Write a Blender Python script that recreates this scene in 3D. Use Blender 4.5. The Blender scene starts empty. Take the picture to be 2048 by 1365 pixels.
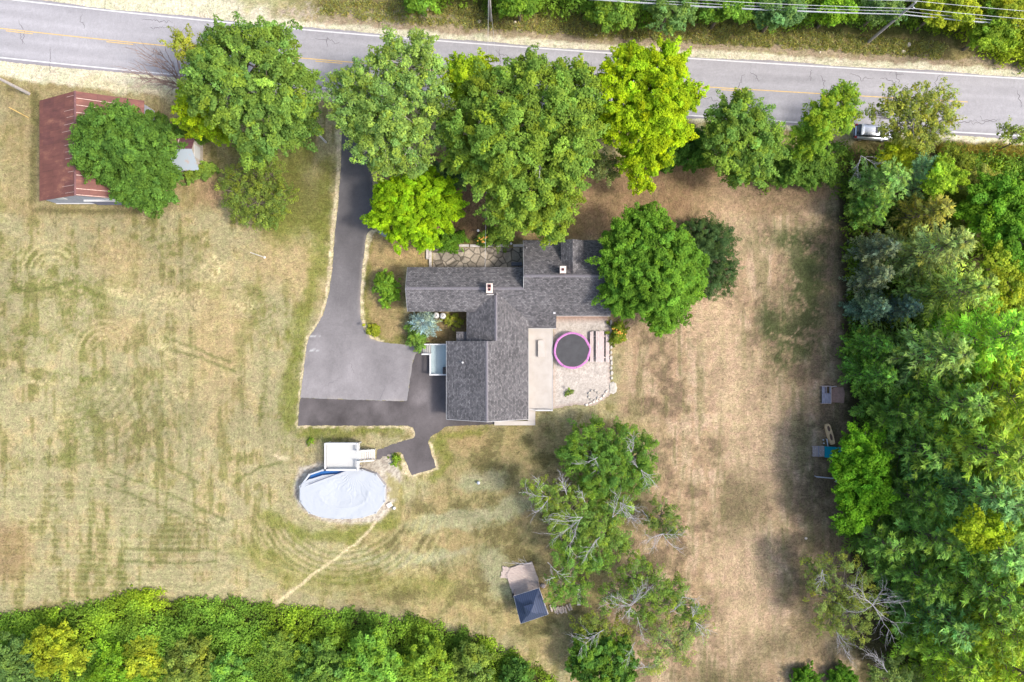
import bpy, math, random
import numpy as np
from mathutils import Vector, Matrix

# ------------------------------------------------------------------ camera, sky, sun, exposure
H = 85.4                       # height of the drone above the lawn, metres
S = 16.0                       # photograph pixels per metre on the ground
sc = bpy.context.scene
col = sc.collection
cam = bpy.data.cameras.new('drone_camera')
cam.sensor_width = 36.0
cam.lens = 36.0 * H / 128.0
cam.clip_start = 0.5
cam.clip_end = 3000
camo = bpy.data.objects.new('drone_camera', cam)
camo.location = (0, 0, H)
camo.rotation_euler = (0, 0, 0)
col.objects.link(camo)
sc.camera = camo

SUN_EL = math.radians(52)
SUN_DIR = Vector((1.0, -0.24, 0)).normalized()      # horizontal direction towards the sun
w = bpy.data.worlds.new('World')
sc.world = w
w.use_nodes = True
nt = w.node_tree
nt.nodes.clear()
wo = nt.nodes.new('ShaderNodeOutputWorld')
wb = nt.nodes.new('ShaderNodeBackground')
sky = nt.nodes.new('ShaderNodeTexSky')
sky.sky_type = 'NISHITA'
sky.sun_disc = False
sky.sun_elevation = SUN_EL
sky.sun_rotation = math.atan2(SUN_DIR.x, SUN_DIR.y)
sky.air_density = 1.3
sky.dust_density = 4.0
sky.ozone_density = 1.0
wb.inputs['Strength'].default_value = 0.15
nt.links.new(sky.outputs[0], wb.inputs['Color'])
nt.links.new(wb.outputs[0], wo.inputs['Surface'])

sl = bpy.data.lights.new('sun', 'SUN')
sl.energy = 2.05
sl.angle = math.radians(8)
sl.color = (1.0, 0.95, 0.87)
slo = bpy.data.objects.new('sun', sl)
sv = Vector((SUN_DIR.x * math.cos(SUN_EL), SUN_DIR.y * math.cos(SUN_EL), math.sin(SUN_EL)))
slo.rotation_euler = sv.to_track_quat('Z', 'Y').to_euler()
slo.location = sv * 150
col.objects.link(slo)

sc.view_settings.view_transform = 'Standard'
sc.view_settings.look = 'None'
sc.view_settings.gamma = 1.0
sc.view_settings.use_curve_mapping = False
sc.view_settings.exposure = 1.05
sc.cycles.max_bounces = 6
sc.cycles.diffuse_bounces = 3
sc.cycles.transparent_max_bounces = 4

rng = np.random.default_rng(11)
random.seed(5)

# ------------------------------------------------------------------ helpers
def W(px, py, h=0.0):
    """point at height h that the camera sees at photograph pixel (px, py)"""
    k = (1 - h / H) / S
    return ((px - 1024.0) * k, (682.5 - py) * k, h)

ORG = {}

def org(o):
    return ORG.get(o.name, (0.0, 0.0, 0.0)) if o is not None else (0.0, 0.0, 0.0)

def tag(o, label=None, cat=None, group=None, kind=None):
    if label: o['label'] = label
    if cat: o['category'] = cat
    if group: o['group'] = group
    if kind: o['kind'] = kind
    return o

def thing(name, label, cat, loc=(0, 0, 0), group=None):
    o = bpy.data.objects.new(name, None)
    o.empty_display_size = 0.3
    o.location = loc
    col.objects.link(o)
    ORG[o.name] = tuple(loc)
    return tag(o, label, cat, group)

def rot2(x, y, a):
    c, s = math.cos(a), math.sin(a)
    return x * c - y * s, x * s + y * c

class MB:
    def __init__(self):
        self.v, self.f = [], []
    def add(self, vs, fs):
        n = len(self.v)
        self.v += [tuple(p) for p in vs]
        self.f += [tuple(i + n for i in f) for f in fs]
        return self
    def box(self, x0, x1, y0, y1, z0, z1, a=0.0, c=None, bev=0.0):
        if x0 > x1: x0, x1 = x1, x0
        if y0 > y1: y0, y1 = y1, y0
        cx, cy = c if c else (0.0, 0.0)
        vs = []
        if bev > 0:
            b = min(bev, (x1 - x0) / 3, (y1 - y0) / 3, (z1 - z0) / 3)
            ring = lambda i, z: [(x0 + i, y0 + i, z), (x1 - i, y0 + i, z), (x1 - i, y1 - i, z), (x0 + i, y1 - i, z)]
            vs = ring(0, z0) + ring(0, z1 - b) + ring(b, z1)
            fs = [(3, 2, 1, 0)] + [(i, (i + 1) % 4, 4 + (i + 1) % 4, 4 + i) for i in range(4)] + [(4 + i, 4 + (i + 1) % 4, 8 + (i + 1) % 4, 8 + i) for i in range(4)] + [(8, 9, 10, 11)]
        else:
            vs = [(x0, y0, z0), (x1, y0, z0), (x1, y1, z0), (x0, y1, z0), (x0, y0, z1), (x1, y0, z1), (x1, y1, z1), (x0, y1, z1)]
            fs = [(3, 2, 1, 0), (4, 5, 6, 7), (0, 1, 5, 4), (1, 2, 6, 5), (2, 3, 7, 6), (3, 0, 4, 7)]
        if a or c:
            vs = [(rot2(x, y, a)[0] + cx, rot2(x, y, a)[1] + cy, z) for x, y, z in vs]
        return self.add(vs, fs)
    def cyl(self, x, y, z0, z1, r0, r1=None, n=16, cap=True):
        r1 = r0 if r1 is None else r1
        vs = [(x + r0 * math.cos(2 * math.pi * i / n), y + r0 * math.sin(2 * math.pi * i / n), z0) for i in range(n)]
        vs += [(x + r1 * math.cos(2 * math.pi * i / n), y + r1 * math.sin(2 * math.pi * i / n), z1) for i in range(n)]
        fs = [(i, (i + 1) % n, n + (i + 1) % n, n + i) for i in range(n)]
        if cap:
            fs += [tuple(range(n, 2 * n)), tuple(range(n - 1, -1, -1))]
        return self.add(vs, fs)
    def lathe(self, x, y, prof, n=20):
        vs, fs = [], []
        for r, z in prof:
            vs += [(x + r * math.cos(2 * math.pi * i / n), y + r * math.sin(2 * math.pi * i / n), z) for i in range(n)]
        for k in range(len(prof) - 1):
            fs += [(k * n + i, k * n + (i + 1) % n, (k + 1) * n + (i + 1) % n, (k + 1) * n + i) for i in range(n)]
        fs += [tuple(range((len(prof) - 1) * n, len(prof) * n)), tuple(range(n - 1, -1, -1))]
        return self.add(vs, fs)
    def tube(self, pts, radii, n=5):
        pts = [Vector(p) for p in pts]
        vs, fs = [], []
        for k, p in enumerate(pts):
            d = (pts[min(k + 1, len(pts) - 1)] - pts[max(k - 1, 0)])
            if d.length < 1e-6: d = Vector((0, 0, 1))
            d.normalize()
            u = d.cross(Vector((0, 0, 1)) if abs(d.z) < 0.9 else Vector((1, 0, 0))).normalized()
            q = d.cross(u)
            r = radii[k] if hasattr(radii, '__len__') else radii
            for i in range(n):
                an = 2 * math.pi * i / n
                vs.append(tuple(p + (u * math.cos(an) + q * math.sin(an)) * r))
        for k in range(len(pts) - 1):
            fs += [(k * n + i, k * n + (i + 1) % n, (k + 1) * n + (i + 1) % n, (k + 1) * n + i) for i in range(n)]
        fs += [tuple(range(n - 1, -1, -1)), tuple(range((len(pts) - 1) * n, len(pts) * n))]
        return self.add(vs, fs)
    def prism(self, poly, z0, z1):
        n = len(poly)
        f0 = z0 if callable(z0) else (lambda x, y: z0)
        f1 = z1 if callable(z1) else (lambda x, y: z1)
        vs = [(x, y, f0(x, y)) for x, y in poly] + [(x, y, f1(x, y)) for x, y in poly]
        ar = sum(poly[i][0] * poly[(i + 1) % n][1] - poly[(i + 1) % n][0] * poly[i][1] for i in range(n))
        up, dn = tuple(range(n, 2 * n)), tuple(range(n - 1, -1, -1))
        sd = [(i, (i + 1) % n, n + (i + 1) % n, n + i) for i in range(n)]
        if ar < 0:
            up, dn, sd = up[::-1], dn[::-1], [s[::-1] for s in sd]
        return self.add(vs, [up, dn] + sd)
    def obj(self, name, mat, parent=None, smooth=False):
        me = bpy.data.meshes.new(name)
        ox, oy, oz = org(parent)
        me.from_pydata([(x - ox, y - oy, z - oz) for x, y, z in self.v], [], self.f)
        me.materials.append(mat)
        me.update()
        if smooth:
            me.shade_smooth()
        o = bpy.data.objects.new(name, me)
        col.objects.link(o)
        if parent is not None:
            o.parent = parent
            ORG[o.name] = org(parent)
        return o

def copy_tree(o, parent=None):
    c = o.copy(); col.objects.link(c)
    if parent is not None: c.parent = parent
    for ch in list(o.children): copy_tree(ch, c)
    return c

# ---- materials
MATS = {}
def mat(name, rgb, rough=0.8, var=0.12, scale=2.0, bump=0.0, metal=0.0, spec=0.3, rgb2=None, stretch=(1, 1, 1), thr=None, detail=4.0):
    if name in MATS: return MATS[name]
    m = bpy.data.materials.new(name); m.use_nodes = True
    n, l = m.node_tree.nodes, m.node_tree.links
    b = n['Principled BSDF']
    b.inputs['Roughness'].default_value = rough
    b.inputs['Metallic'].default_value = metal
    b.inputs['Specular IOR Level'].default_value = spec
    g = n.new('ShaderNodeNewGeometry')
    mp = n.new('ShaderNodeMapping'); mp.inputs['Scale'].default_value = stretch
    l.new(g.outputs['Position'], mp.inputs['Vector'])
    t = n.new('ShaderNodeTexNoise'); t.inputs['Scale'].default_value = scale; t.inputs['Detail'].default_value = detail; t.inputs['Roughness'].default_value = 0.62
    l.new(mp.outputs[0], t.inputs['Vector'])
    r = n.new('ShaderNodeValToRGB')
    lo, hi = (0.3, 0.7) if thr is None else thr
    r.color_ramp.elements[0].position = lo; r.color_ramp.elements[1].position = hi
    a = rgb2 if rgb2 else tuple(c * (1 - var) for c in rgb)
    c2 = rgb if rgb2 else tuple(min(1, c * (1 + var)) for c in rgb)
    r.color_ramp.elements[0].color = (*a, 1); r.color_ramp.elements[1].color = (*c2, 1)
    l.new(t.outputs['Fac'], r.inputs['Fac'])
    l.new(r.outputs[0], b.inputs['Base Color'])
    if bump:
        bp = n.new('ShaderNodeBump'); bp.inputs['Strength'].default_value = bump; bp.inputs['Distance'].default_value = 0.05
        l.new(t.outputs['Fac'], bp.inputs['Height']); l.new(bp.outputs[0], b.inputs['Normal'])
    MATS[name] = m
    return m

def ground_mat(name, fine=1.0):
    """vertex-coloured turf / soil / asphalt with fine procedural grain"""
    m = bpy.data.materials.new(name); m.use_nodes = True
    n, l = m.node_tree.nodes, m.node_tree.links
    b = n['Principled BSDF']; b.inputs['Roughness'].default_value = 0.95; b.inputs['Specular IOR Level'].default_value = 0.1
    g = n.new('ShaderNodeNewGeometry')
    at = n.new('ShaderNodeAttribute'); at.attribute_name = 'Col'
    def noise(s, d, dist=0.0, st=(1, 1, 1)):
        mp = n.new('ShaderNodeMapping'); mp.inputs['Scale'].default_value = st
        l.new(g.outputs['Position'], mp.inputs['Vector'])
        t = n.new('ShaderNodeTexNoise'); t.inputs['Scale'].default_value = s; t.inputs['Detail'].default_value = d
        t.inputs['Roughness'].default_value = 0.68; t.inputs['Distortion'].default_value = dist
        l.new(mp.outputs[0], t.inputs['Vector'])
        return t
    t1 = noise(2.2, 4, 2.6); t2 = noise(0.7, 5, 1.4); t3 = noise(0.9, 6, 1.0)
    # mown streaks: the grain runs north-south in some places, east-west in others
    sa = noise(1.0, 4, 1.6, (3.6, .9, 1)); sb = noise(1.0, 4, 1.6, (.9, 3.6, 1)); sm = noise(.07, 2, 1.0)
    smr = n.new('ShaderNodeMapRange'); smr.inputs['From Min'].default_value = .485; smr.inputs['From Max'].default_value = .515; l.new(sm.outputs['Fac'], smr.inputs['Value'])
    sx_ = n.new('ShaderNodeMix'); l.new(smr.outputs[0], sx_.inputs['Factor']); l.new(sa.outputs['Fac'], sx_.inputs[2]); l.new(sb.outputs['Fac'], sx_.inputs[3])
    av = n.new('ShaderNodeMix'); av.inputs['Factor'].default_value = .34; l.new(t1.outputs['Fac'], av.inputs[2]); l.new(sx_.outputs[0], av.inputs[3])
    a = n.new('ShaderNodeMath'); a.operation = 'MULTIPLY_ADD'; l.new(av.outputs[0], a.inputs[0]); a.inputs[1].default_value = 3.5 * fine; a.inputs[2].default_value = 1 - 1.75 * fine
    c = n.new('ShaderNodeMath'); c.operation = 'MULTIPLY_ADD'; l.new(t2.outputs['Fac'], c.inputs[0]); c.inputs[1].default_value = 0.9 * fine; c.inputs[2].default_value = 1 - 0.45 * fine
    d = n.new('ShaderNodeMath'); d.operation = 'MULTIPLY'; l.new(a.outputs[0], d.inputs[0]); l.new(c.outputs[0], d.inputs[1])
    mx = n.new('ShaderNodeVectorMath'); mx.operation = 'SCALE'
    l.new(at.outputs['Color'], mx.inputs[0]); l.new(d.outputs[0], mx.inputs['Scale'])
    # greener and drier blades side by side
    hr = n.new('ShaderNodeMapRange'); hr.inputs['From Min'].default_value = .40; hr.inputs['From Max'].default_value = .60; hr.inputs['To Min'].default_value = 0; hr.inputs['To Max'].default_value = min(1, fine)
    l.new(t3.outputs['Fac'], hr.inputs['Value'])
    hm = n.new('ShaderNodeMix'); hm.data_type = 'RGBA'
    hm.inputs[6].default_value = (1.04, .98, .95, 1) if fine >= 1 else (1, 1, 1, 1); hm.inputs[7].default_value = (.94, .98, .85, 1) if fine >= 1 else (1, 1, 1, 1)
    l.new(hr.outputs[0], hm.inputs['Factor'])
    hv = n.new('ShaderNodeVectorMath'); hv.operation = 'MULTIPLY'; l.new(mx.outputs[0], hv.inputs[0]); l.new(hm.outputs[2], hv.inputs[1])
    l.new(hv.outputs[0], b.inputs['Base Color'])
    bp = n.new('ShaderNodeBump'); bp.inputs['Strength'].default_value = 0.5 * fine; bp.inputs['Distance'].default_value = 0.12
    l.new(t1.outputs['Fac'], bp.inputs['Height']); l.new(bp.outputs[0], b.inputs['Normal'])
    return m

def shingle_mat(name, along):
    """asphalt shingles; rows run along x ('x') or y ('y')"""
    m = bpy.data.materials.new(name); m.use_nodes = True
    n, l = m.node_tree.nodes, m.node_tree.links
    b = n['Principled BSDF']; b.inputs['Roughness'].default_value = 0.85; b.inputs['Specular IOR Level'].default_value = 0.25
    g = n.new('ShaderNodeNewGeometry')
    sp = n.new('ShaderNodeSeparateXYZ'); l.new(g.outputs['Position'], sp.inputs[0])
    cb = n.new('ShaderNodeCombineXYZ')
    l.new(sp.outputs['X' if along == 'x' else 'Y'], cb.inputs['X']); l.new(sp.outputs['Y' if along == 'x' else 'X'], cb.inputs['Y'])
    br = n.new('ShaderNodeTexBrick'); br.offset = 0.5; br.offset_frequency = 2
    br.inputs['Scale'].default_value = 1.0
    br.inputs['Brick Width'].default_value = 0.30; br.inputs['Row Height'].default_value = 0.165
    br.inputs['Mortar Size'].default_value = 0.018; br.inputs['Mortar Smooth'].default_value = 0.3; br.inputs['Bias'].default_value = -0.1
    br.inputs['Color1'].default_value = (0.072, 0.069, 0.073, 1); br.inputs['Color2'].default_value = (0.158, 0.149, 0.153, 1); br.inputs['Mortar'].default_value = (0.045, 0.043, 0.048, 1)
    l.new(cb.outputs[0], br.inputs['Vector'])
    t = n.new('ShaderNodeTexNoise'); t.inputs['Scale'].default_value = 4.6; t.inputs['Detail'].default_value = 4; t.inputs['Distortion'].default_value = 1.6
    l.new(g.outputs['Position'], t.inputs['Vector'])
    t2 = n.new('ShaderNodeTexNoise'); t2.inputs['Scale'].default_value = 0.25; t2.inputs['Detail'].default_value = 3
    l.new(g.outputs['Position'], t2.inputs['Vector'])
    r = n.new('ShaderNodeMapRange'); r.inputs['From Min'].default_value = 0.3; r.inputs['From Max'].default_value = 0.72; r.inputs['To Min'].default_value = 0.6; r.inputs['To Max'].default_value = 1.55
    l.new(t.outputs['Fac'], r.inputs['Value'])
    r2 = n.new('ShaderNodeMapRange'); r2.inputs['From Min'].default_value = 0.3; r2.inputs['From Max'].default_value = 0.7; r2.inputs['To Min'].default_value = 0.85; r2.inputs['To Max'].default_value = 1.15
    l.new(t2.outputs['Fac'], r2.inputs['Value'])
    mu = n.new('ShaderNodeMath'); mu.operation = 'MULTIPLY'; l.new(r.outputs[0], mu.inputs[0]); l.new(r2.outputs[0], mu.inputs[1])
    v = n.new('ShaderNodeVectorMath'); v.operation = 'SCALE'; l.new(br.outputs['Color'], v.inputs[0]); l.new(mu.outputs[0], v.inputs['Scale'])
    l.new(v.outputs[0], b.inputs['Base Color'])
    bp = n.new('ShaderNodeBump'); bp.inputs['Strength'].default_value = 0.35; bp.inputs['Distance'].default_value = 0.02; l.new(br.outputs['Fac'], bp.inputs['Height']); bp.invert = True
    l.new(bp.outputs[0], b.inputs['Normal'])
    return m

def foliage_mat(name, transl=0.3, gain=2.0):
    m = bpy.data.materials.new(name); m.use_nodes = True
    n, l = m.node_tree.nodes, m.node_tree.links
    b = n['Principled BSDF']; b.inputs['Roughness'].default_value = 0.6; b.inputs['Specular IOR Level'].default_value = 0.06
    at = n.new('ShaderNodeAttribute'); at.attribute_name = 'Col'
    oi = n.new('ShaderNodeObjectInfo')
    mu = n.new('ShaderNodeVectorMath'); mu.operation = 'MULTIPLY'
    l.new(at.outputs['Color'], mu.inputs[0]); l.new(oi.outputs['Color'], mu.inputs[1])
    sc2 = n.new('ShaderNodeVectorMath'); sc2.operation = 'SCALE'; sc2.inputs['Scale'].default_value = gain
    l.new(mu.outputs[0], sc2.inputs[0])
    l.new(sc2.outputs[0], b.inputs['Base Color'])
    tr = n.new('ShaderNodeBsdfTranslucent')
    ty = n.new('ShaderNodeVectorMath'); ty.operation = 'MULTIPLY'; ty.inputs[1].default_value = (1.1, 1.25, 0.5)
    l.new(sc2.outputs[0], ty.inputs[0]); l.new(ty.outputs[0], tr.inputs['Color'])
    mx = n.new('ShaderNodeMixShader'); mx.inputs[0].default_value = transl
    l.new(b.outputs[0], mx.inputs[1]); l.new(tr.outputs[0], mx.inputs[2])
    l.new(mx.outputs[0], n['Material Output'].inputs['Surface'])
    return m

M_LEAF = foliage_mat('leaves', 0.36, 3.15)
M_NEEDLE = foliage_mat('needles', 0.32, 4.7)
M_BARK = mat('bark', (0.16, 0.13, 0.10), 0.95, 0.3, 6, 0.4)
M_PALEBARK = mat('pale_bark', (0.34, 0.31, 0.26), 0.9, 0.25, 6, 0.3)
M_DEAD = mat('dead_wood', (0.37, 0.35, 0.36), 0.9, 0.2, 5)
M_DEADB = mat('dead_brown', (0.22, 0.16, 0.14), 0.9, 0.2, 5)
M_WHITE = mat('white_paint', (0.47, 0.465, 0.465), 0.5, 0.04, 3)
M_DECK = mat('pale_decking', (0.46, 0.435, 0.41), 0.7, 0.05, 2, stretch=(6, 0.3, 1))
M_CREAM = mat('cream_siding', (0.60, 0.57, 0.50), 0.7, 0.05, 2)
M_GLASS = mat('window_glass', (0.05, 0.06, 0.08), 0.1, 0.1, 1, spec=0.8)
M_DARK = mat('dark_plastic', (0.03, 0.03, 0.035), 0.5, 0.2, 3)
M_GREYWOOD = mat('weathered_wood', (0.34, 0.28, 0.27), 0.85, 0.3, 3, 0.2, stretch=(6, 0.6, 1))
M_STONE = mat('garden_stone', (0.40, 0.37, 0.33), 0.9, 0.3, 3, 0.5)
M_SHX = shingle_mat('shingles_across', 'x')
M_SHY = shingle_mat('shingles_along', 'y')

# ------------------------------------------------------------------ numpy noise and masks
def vnoise(x, y, seed):
    r = np.random.default_rng(seed)
    g = r.random((257, 257))
    xi = np.floor(x).astype(int); yi = np.floor(y).astype(int)
    fx = x - xi; fy = y - yi
    fx = fx * fx * (3 - 2 * fx); fy = fy * fy * (3 - 2 * fy)
    a = g[xi % 256, yi % 256]; b_ = g[(xi + 1) % 256, yi % 256]; c = g[xi % 256, (yi + 1) % 256]; d = g[(xi + 1) % 256, (yi + 1) % 256]
    return (a * (1 - fx) + b_ * fx) * (1 - fy) + (c * (1 - fx) + d * fx) * fy

def fbm(x, y, seed, octv=4, rough=0.55):
    s = 0; a = 1; t = 0
    for k in range(octv):
        s = s + a * vnoise(x * 2 ** k + 17 * k, y * 2 ** k + 31 * k, seed + k); t += a; a *= rough
    return s / t

def sstep(v, a, b):
    t = np.clip((v - a) / (b - a), 0, 1)
    return t * t * (3 - 2 * t)

def poly_sd(X, Y, poly):
    """signed distance in pixels: negative inside"""
    P = np.array(poly, float)
    n = len(P)
    d = np.full(X.shape, 1e9); inside = np.zeros(X.shape, bool)
    for i in range(n):
        ax, ay = P[i]; bx, by = P[(i + 1) % n]
        ex, ey = bx - ax, by - ay
        t = np.clip(((X - ax) * ex + (Y - ay) * ey) / max(ex * ex + ey * ey, 1e-9), 0, 1)
        d = np.minimum(d, np.hypot(X - ax - t * ex, Y - ay - t * ey))
        if ay != by:
            cr = ((ay > Y) != (by > Y)) & (X < ex * (Y - ay) / ey + ax)
            inside ^= cr
    return np.where(inside, -d, d)

def line_d(X, Y, pts):
    d = np.full(X.shape, 1e9)
    for (ax, ay), (bx, by) in zip(pts[:-1], pts[1:]):
        ex, ey = bx - ax, by - ay
        t = np.clip(((X - ax) * ex + (Y - ay) * ey) / max(ex * ex + ey * ey, 1e-9), 0, 1)
        d = np.minimum(d, np.hypot(X - ax - t * ex, Y - ay - t * ey))
    return d

def inside(px, py, poly):
    c = False; n = len(poly)
    for i in range(n):
        ax, ay = poly[i]; bx, by = poly[(i + 1) % n]
        if (ay > py) != (by > py) and px < (bx - ax) * (py - ay) / (by - ay) + ax: c = not c
    return c

# ------------------------------------------------------------------ the ground sheet and what lies flush on it
def pfit(pts, deg=3):
    p = np.array(pts, float)
    return np.polynomial.Polynomial.fit(p[:, 0], p[:, 1], deg)
TOPL = pfit([(-300, -40), (0, -6), (44, 0), (448, 46), (680, 69), (1219, 107), (1373, 116), (1697, 136), (2048, 158), (2350, 177)])
BOTL = pfit([(-300, 84), (0, 113), (337, 149), (637, 176), (1000, 205), (1390, 232), (1916, 264), (2048, 272), (2350, 290)])
YELL = pfit([(-300, 22), (0, 53), (354, 94), (680, 126), (1000, 148), (1404, 173), (1640, 187), (1933, 204), (2350, 228)])

fx = np.arange(-76, 76.01, 0.2); fy = np.arange(-52, 52.01, 0.2)
gx = np.concatenate([[-900, -400, -200, -120, -90], fx, [90, 120, 200, 400, 900]])
gy = np.concatenate([[-900, -400, -200, -100, -65], fy, [65, 100, 200, 400, 900]])
X, Y = np.meshgrid(gx, gy, indexing='ij')
PX = 1024 + S * X; PY = 682.5 - S * Y
cx_ = np.clip(PX, -400, 2450); cy_ = np.clip(PY, -300, 1700)
# warped coordinates give every mask a ragged edge
wx = cx_ + (fbm(cx_ / 26, cy_ / 26, 1) - 0.5) * 34 + (fbm(cx_ / 7, cy_ / 7, 2, 3) - 0.5) * 12
wy = cy_ + (fbm(cx_ / 26, cy_ / 26, 3) - 0.5) * 34 + (fbm(cx_ / 7, cy_ / 7, 4, 3) - 0.5) * 12
sx = cx_ + (fbm(cx_ / 9, cy_ / 9, 5, 3) - 0.5) * 7
sy = cy_ + (fbm(cx_ / 9, cy_ / 9, 6, 3) - 0.5) * 7

C = np.zeros(X.shape + (3,))
def paint(rgb, m):
    C[:] = C * (1 - m[..., None]) + np.array(rgb) * m[..., None]
def blob(cx, cy, rx, ry, soft=0.5, a=0.0, ww=True):
    u = (wx if ww else sx) - cx; v = (wy if ww else sy) - cy
    c, s = math.cos(math.radians(a)), math.sin(math.radians(a))
    d = np.hypot((u * c + v * s) / rx, (-u * s + v * c) / ry)
    return 1 - sstep(d, 1 - soft, 1 + soft)
def area(poly, soft=10, ww=True):
    d = poly_sd(wx if ww else sx, wy if ww else sy, poly)
    return 1 - sstep(d, -soft, soft)
def stroke(pts, wd, soft=3, ww=False):
    d = line_d(wx if ww else sx, wy if ww else sy, pts)
    return 1 - sstep(d, wd - soft, wd + soft)

n_big = fbm(cx_ / 120, cy_ / 120, 20); n_mid = fbm(cx_ / 34, cy_ / 34, 21, 5, 0.6); n_fin = fbm(cx_ / 6, cy_ / 6, 22, 3, 0.7)
n_v = fbm(cx_ / 9, cy_ / 90, 23, 4); n_h = fbm(cx_ / 90, cy_ / 7, 24, 4)
STRAW = (0.365, 0.295, 0.185); PALEG = (0.315, 0.278, 0.182); GREEN = (0.175, 0.185, 0.060); OLIVE = (0.215, 0.20, 0.085)
TAN = (0.365, 0.262, 0.172); PINK = (0.35, 0.25, 0.175); DKG = (0.115, 0.125, 0.05); BROWN = (0.20, 0.14, 0.09); DRY = (0.45, 0.38, 0.25)
C[:] = PALEG
paint(STRAW, sstep(n_mid, 0.42, 0.62))
paint(OLIVE, 0.75 * sstep(n_v * 0.5 + n_mid * 0.5, 0.52, 0.62))
paint(GREEN, 0.45 * sstep(n_mid * 0.6 + n_fin * 0.4, 0.56, 0.7))
# back yard east and south-east of the house: dry tan thatch
EAST = [(1150, 340), (1640, 340), (1700, 430), (1720, 1365), (1720, 1500), (1250, 1500), (1180, 1300), (1220, 1150), (1290, 1000), (1310, 860), (1240, 830), (1240, 650), (1180, 620)]
me_ = area(EAST, 30)
paint(TAN, me_ * 0.95)
paint((0.44, 0.335, 0.245), me_ * 0.9 * sstep(n_mid * 0.5 + n_v * 0.5, 0.46, 0.62))
paint((0.235, 0.175, 0.12), me_ * 0.85 * sstep(1 - n_mid, 0.5, 0.66))
paint((0.23, 0.20, 0.10), me_ * 0.7 * sstep(n_v, 0.55, 0.7))
# front yard under the maples
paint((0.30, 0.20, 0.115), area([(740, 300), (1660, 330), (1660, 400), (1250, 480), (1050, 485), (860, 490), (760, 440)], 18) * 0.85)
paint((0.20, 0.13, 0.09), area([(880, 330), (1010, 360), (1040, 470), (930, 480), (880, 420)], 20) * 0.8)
# south yard behind the garage
SY = [(860, 860), (1240, 850), (1290, 1000), (1200, 1180), (1120, 1330), (1000, 1260), (860, 1230), (700, 1200), (740, 1080), (880, 960)]
ms = area(SY, 26)
paint((0.27, 0.225, 0.115), ms * 0.7)
paint((0.33, 0.25, 0.15), ms * 0.7 * sstep(n_mid, 0.5, 0.62))
paint((0.17, 0.145, 0.07), ms * 0.75 * sstep(1 - n_mid, 0.5, 0.62))
paint((0.33, 0.235, 0.14), blob(930, 875, 45, 30) * 0.6)
for a_ in [(960, 965, 50, 24, 0), (900, 1042, 85, 17, -6), (1010, 1020, 60, 20, -18), (800, 1120, 110, 16, 2), (885, 1112, 60, 12, -8), (1000, 1150, 60, 30, 60)]:
    paint((0.30, 0.29, 0.205), blob(*a_[:4], 0.4, a_[4]) * 0.8)
# east lawn: green stripe beside the forest, forest shade painted in brown at its foot
for a_ in [(1625, 520, 38, 60), (1615, 590, 44, 90), (1600, 680, 32, 50), (1560, 700, 30, 60), (1580, 480, 30, 25), (1540, 640, 24, 44), (1500, 470, 50, 30), (1660, 470, 16, 60)]:
    paint((0.105, 0.125, 0.052), blob(*a_, 0.7) * sstep(n_mid * .6 + n_fin * .4, .36, .55) * 0.95)
paint((0.20, 0.15, 0.10), area([(1640, 420), (1720, 420), (1760, 1360), (1650, 1150), (1640, 1000), (1650, 760)], 20) * 0.5)
paint((0.25, 0.185, 0.125), area([(1420, 360), (1640, 360), (1650, 440), (1560, 420), (1440, 400)], 24) * 0.7)
for a_ in [(1450, 470, 60, 70), (1420, 620, 40, 90), (1520, 900, 60, 110), (1460, 760, 45, 90), (1480, 1120, 70, 60), (1500, 1230, 60, 80)]:
    paint((0.45, 0.335, 0.23), blob(*a_, 0.8) * 0.75)
for a_ in [(1560, 1290, 70, 30), (1440, 1360, 80, 26), (1480, 1010, 50, 60), (1660, 1250, 60, 60)]:
    paint((0.17, 0.15, 0.08), blob(*a_, 0.8) * 0.6)
# west field patches and mowing marks
for a_ in [(150, 560, 90, 50), (170, 630, 60, 60), (310, 490, 60, 30), (30, 560, 40, 60), (60, 680, 60, 30), (130, 760, 120, 14), (170, 820, 30, 70), (520, 620, 30, 60), (600, 700, 30, 60), (570, 840, 30, 50), (440, 580, 50, 16), (390, 545, 14, 40), (620, 760, 26, 60), (640, 870, 30, 10), (90, 920, 70, 14)]:
    paint((0.165, 0.185, 0.055), blob(*a_, 0.9) * sstep(n_mid * .5 + n_fin * .5, .38, .6) * 0.75)
for a_ in [(430, 690, 60, 120), (560, 520, 60, 50), (620, 560, 40, 60), (240, 520, 50, 40), (230, 660, 40, 26)]:
    paint((0.37, 0.28, 0.175), blob(*a_, 0.8) * 0.75)
hay = sstep(n_fin * 0.55 + n_mid * 0.45, 0.5, 0.58)
for a_ in [(220, 785, 45, 16), (350, 785, 34, 32), (330, 690, 30, 20), (300, 600, 60, 18), (380, 600, 40, 16), (430, 540, 24, 30), (230, 580, 30, 10), (490, 610, 30, 12), (60, 765, 60, 6)]:
    paint(DRY, blob(*a_, 0.9) * hay * 0.85)
for x0, y0, x1, y1, wd in [(182, 960, 172, 1160, 6), (216, 960, 205, 1170, 3.5), (250, 970, 242, 1190, 6.5), (284, 985, 278, 1095, 5), (330, 1000, 320, 1100, 4), (108, 980, 112, 1100, 5), (375, 900, 380, 985, 4), (376, 560, 380, 850, 3), (478, 700, 480, 760, 4), (530, 700, 520, 860, 6), (240, 1140, 238, 1200, 8)]:
    paint((0.165, 0.18, 0.06), stroke([(x0, y0), ((x0 + x1) / 2 + 3, (y0 + y1) / 2), (x1, y1)], wd, wd * 0.9) * 0.55 * sstep(n_fin + n_mid * 0.5, 0.55, 0.85))
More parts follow.
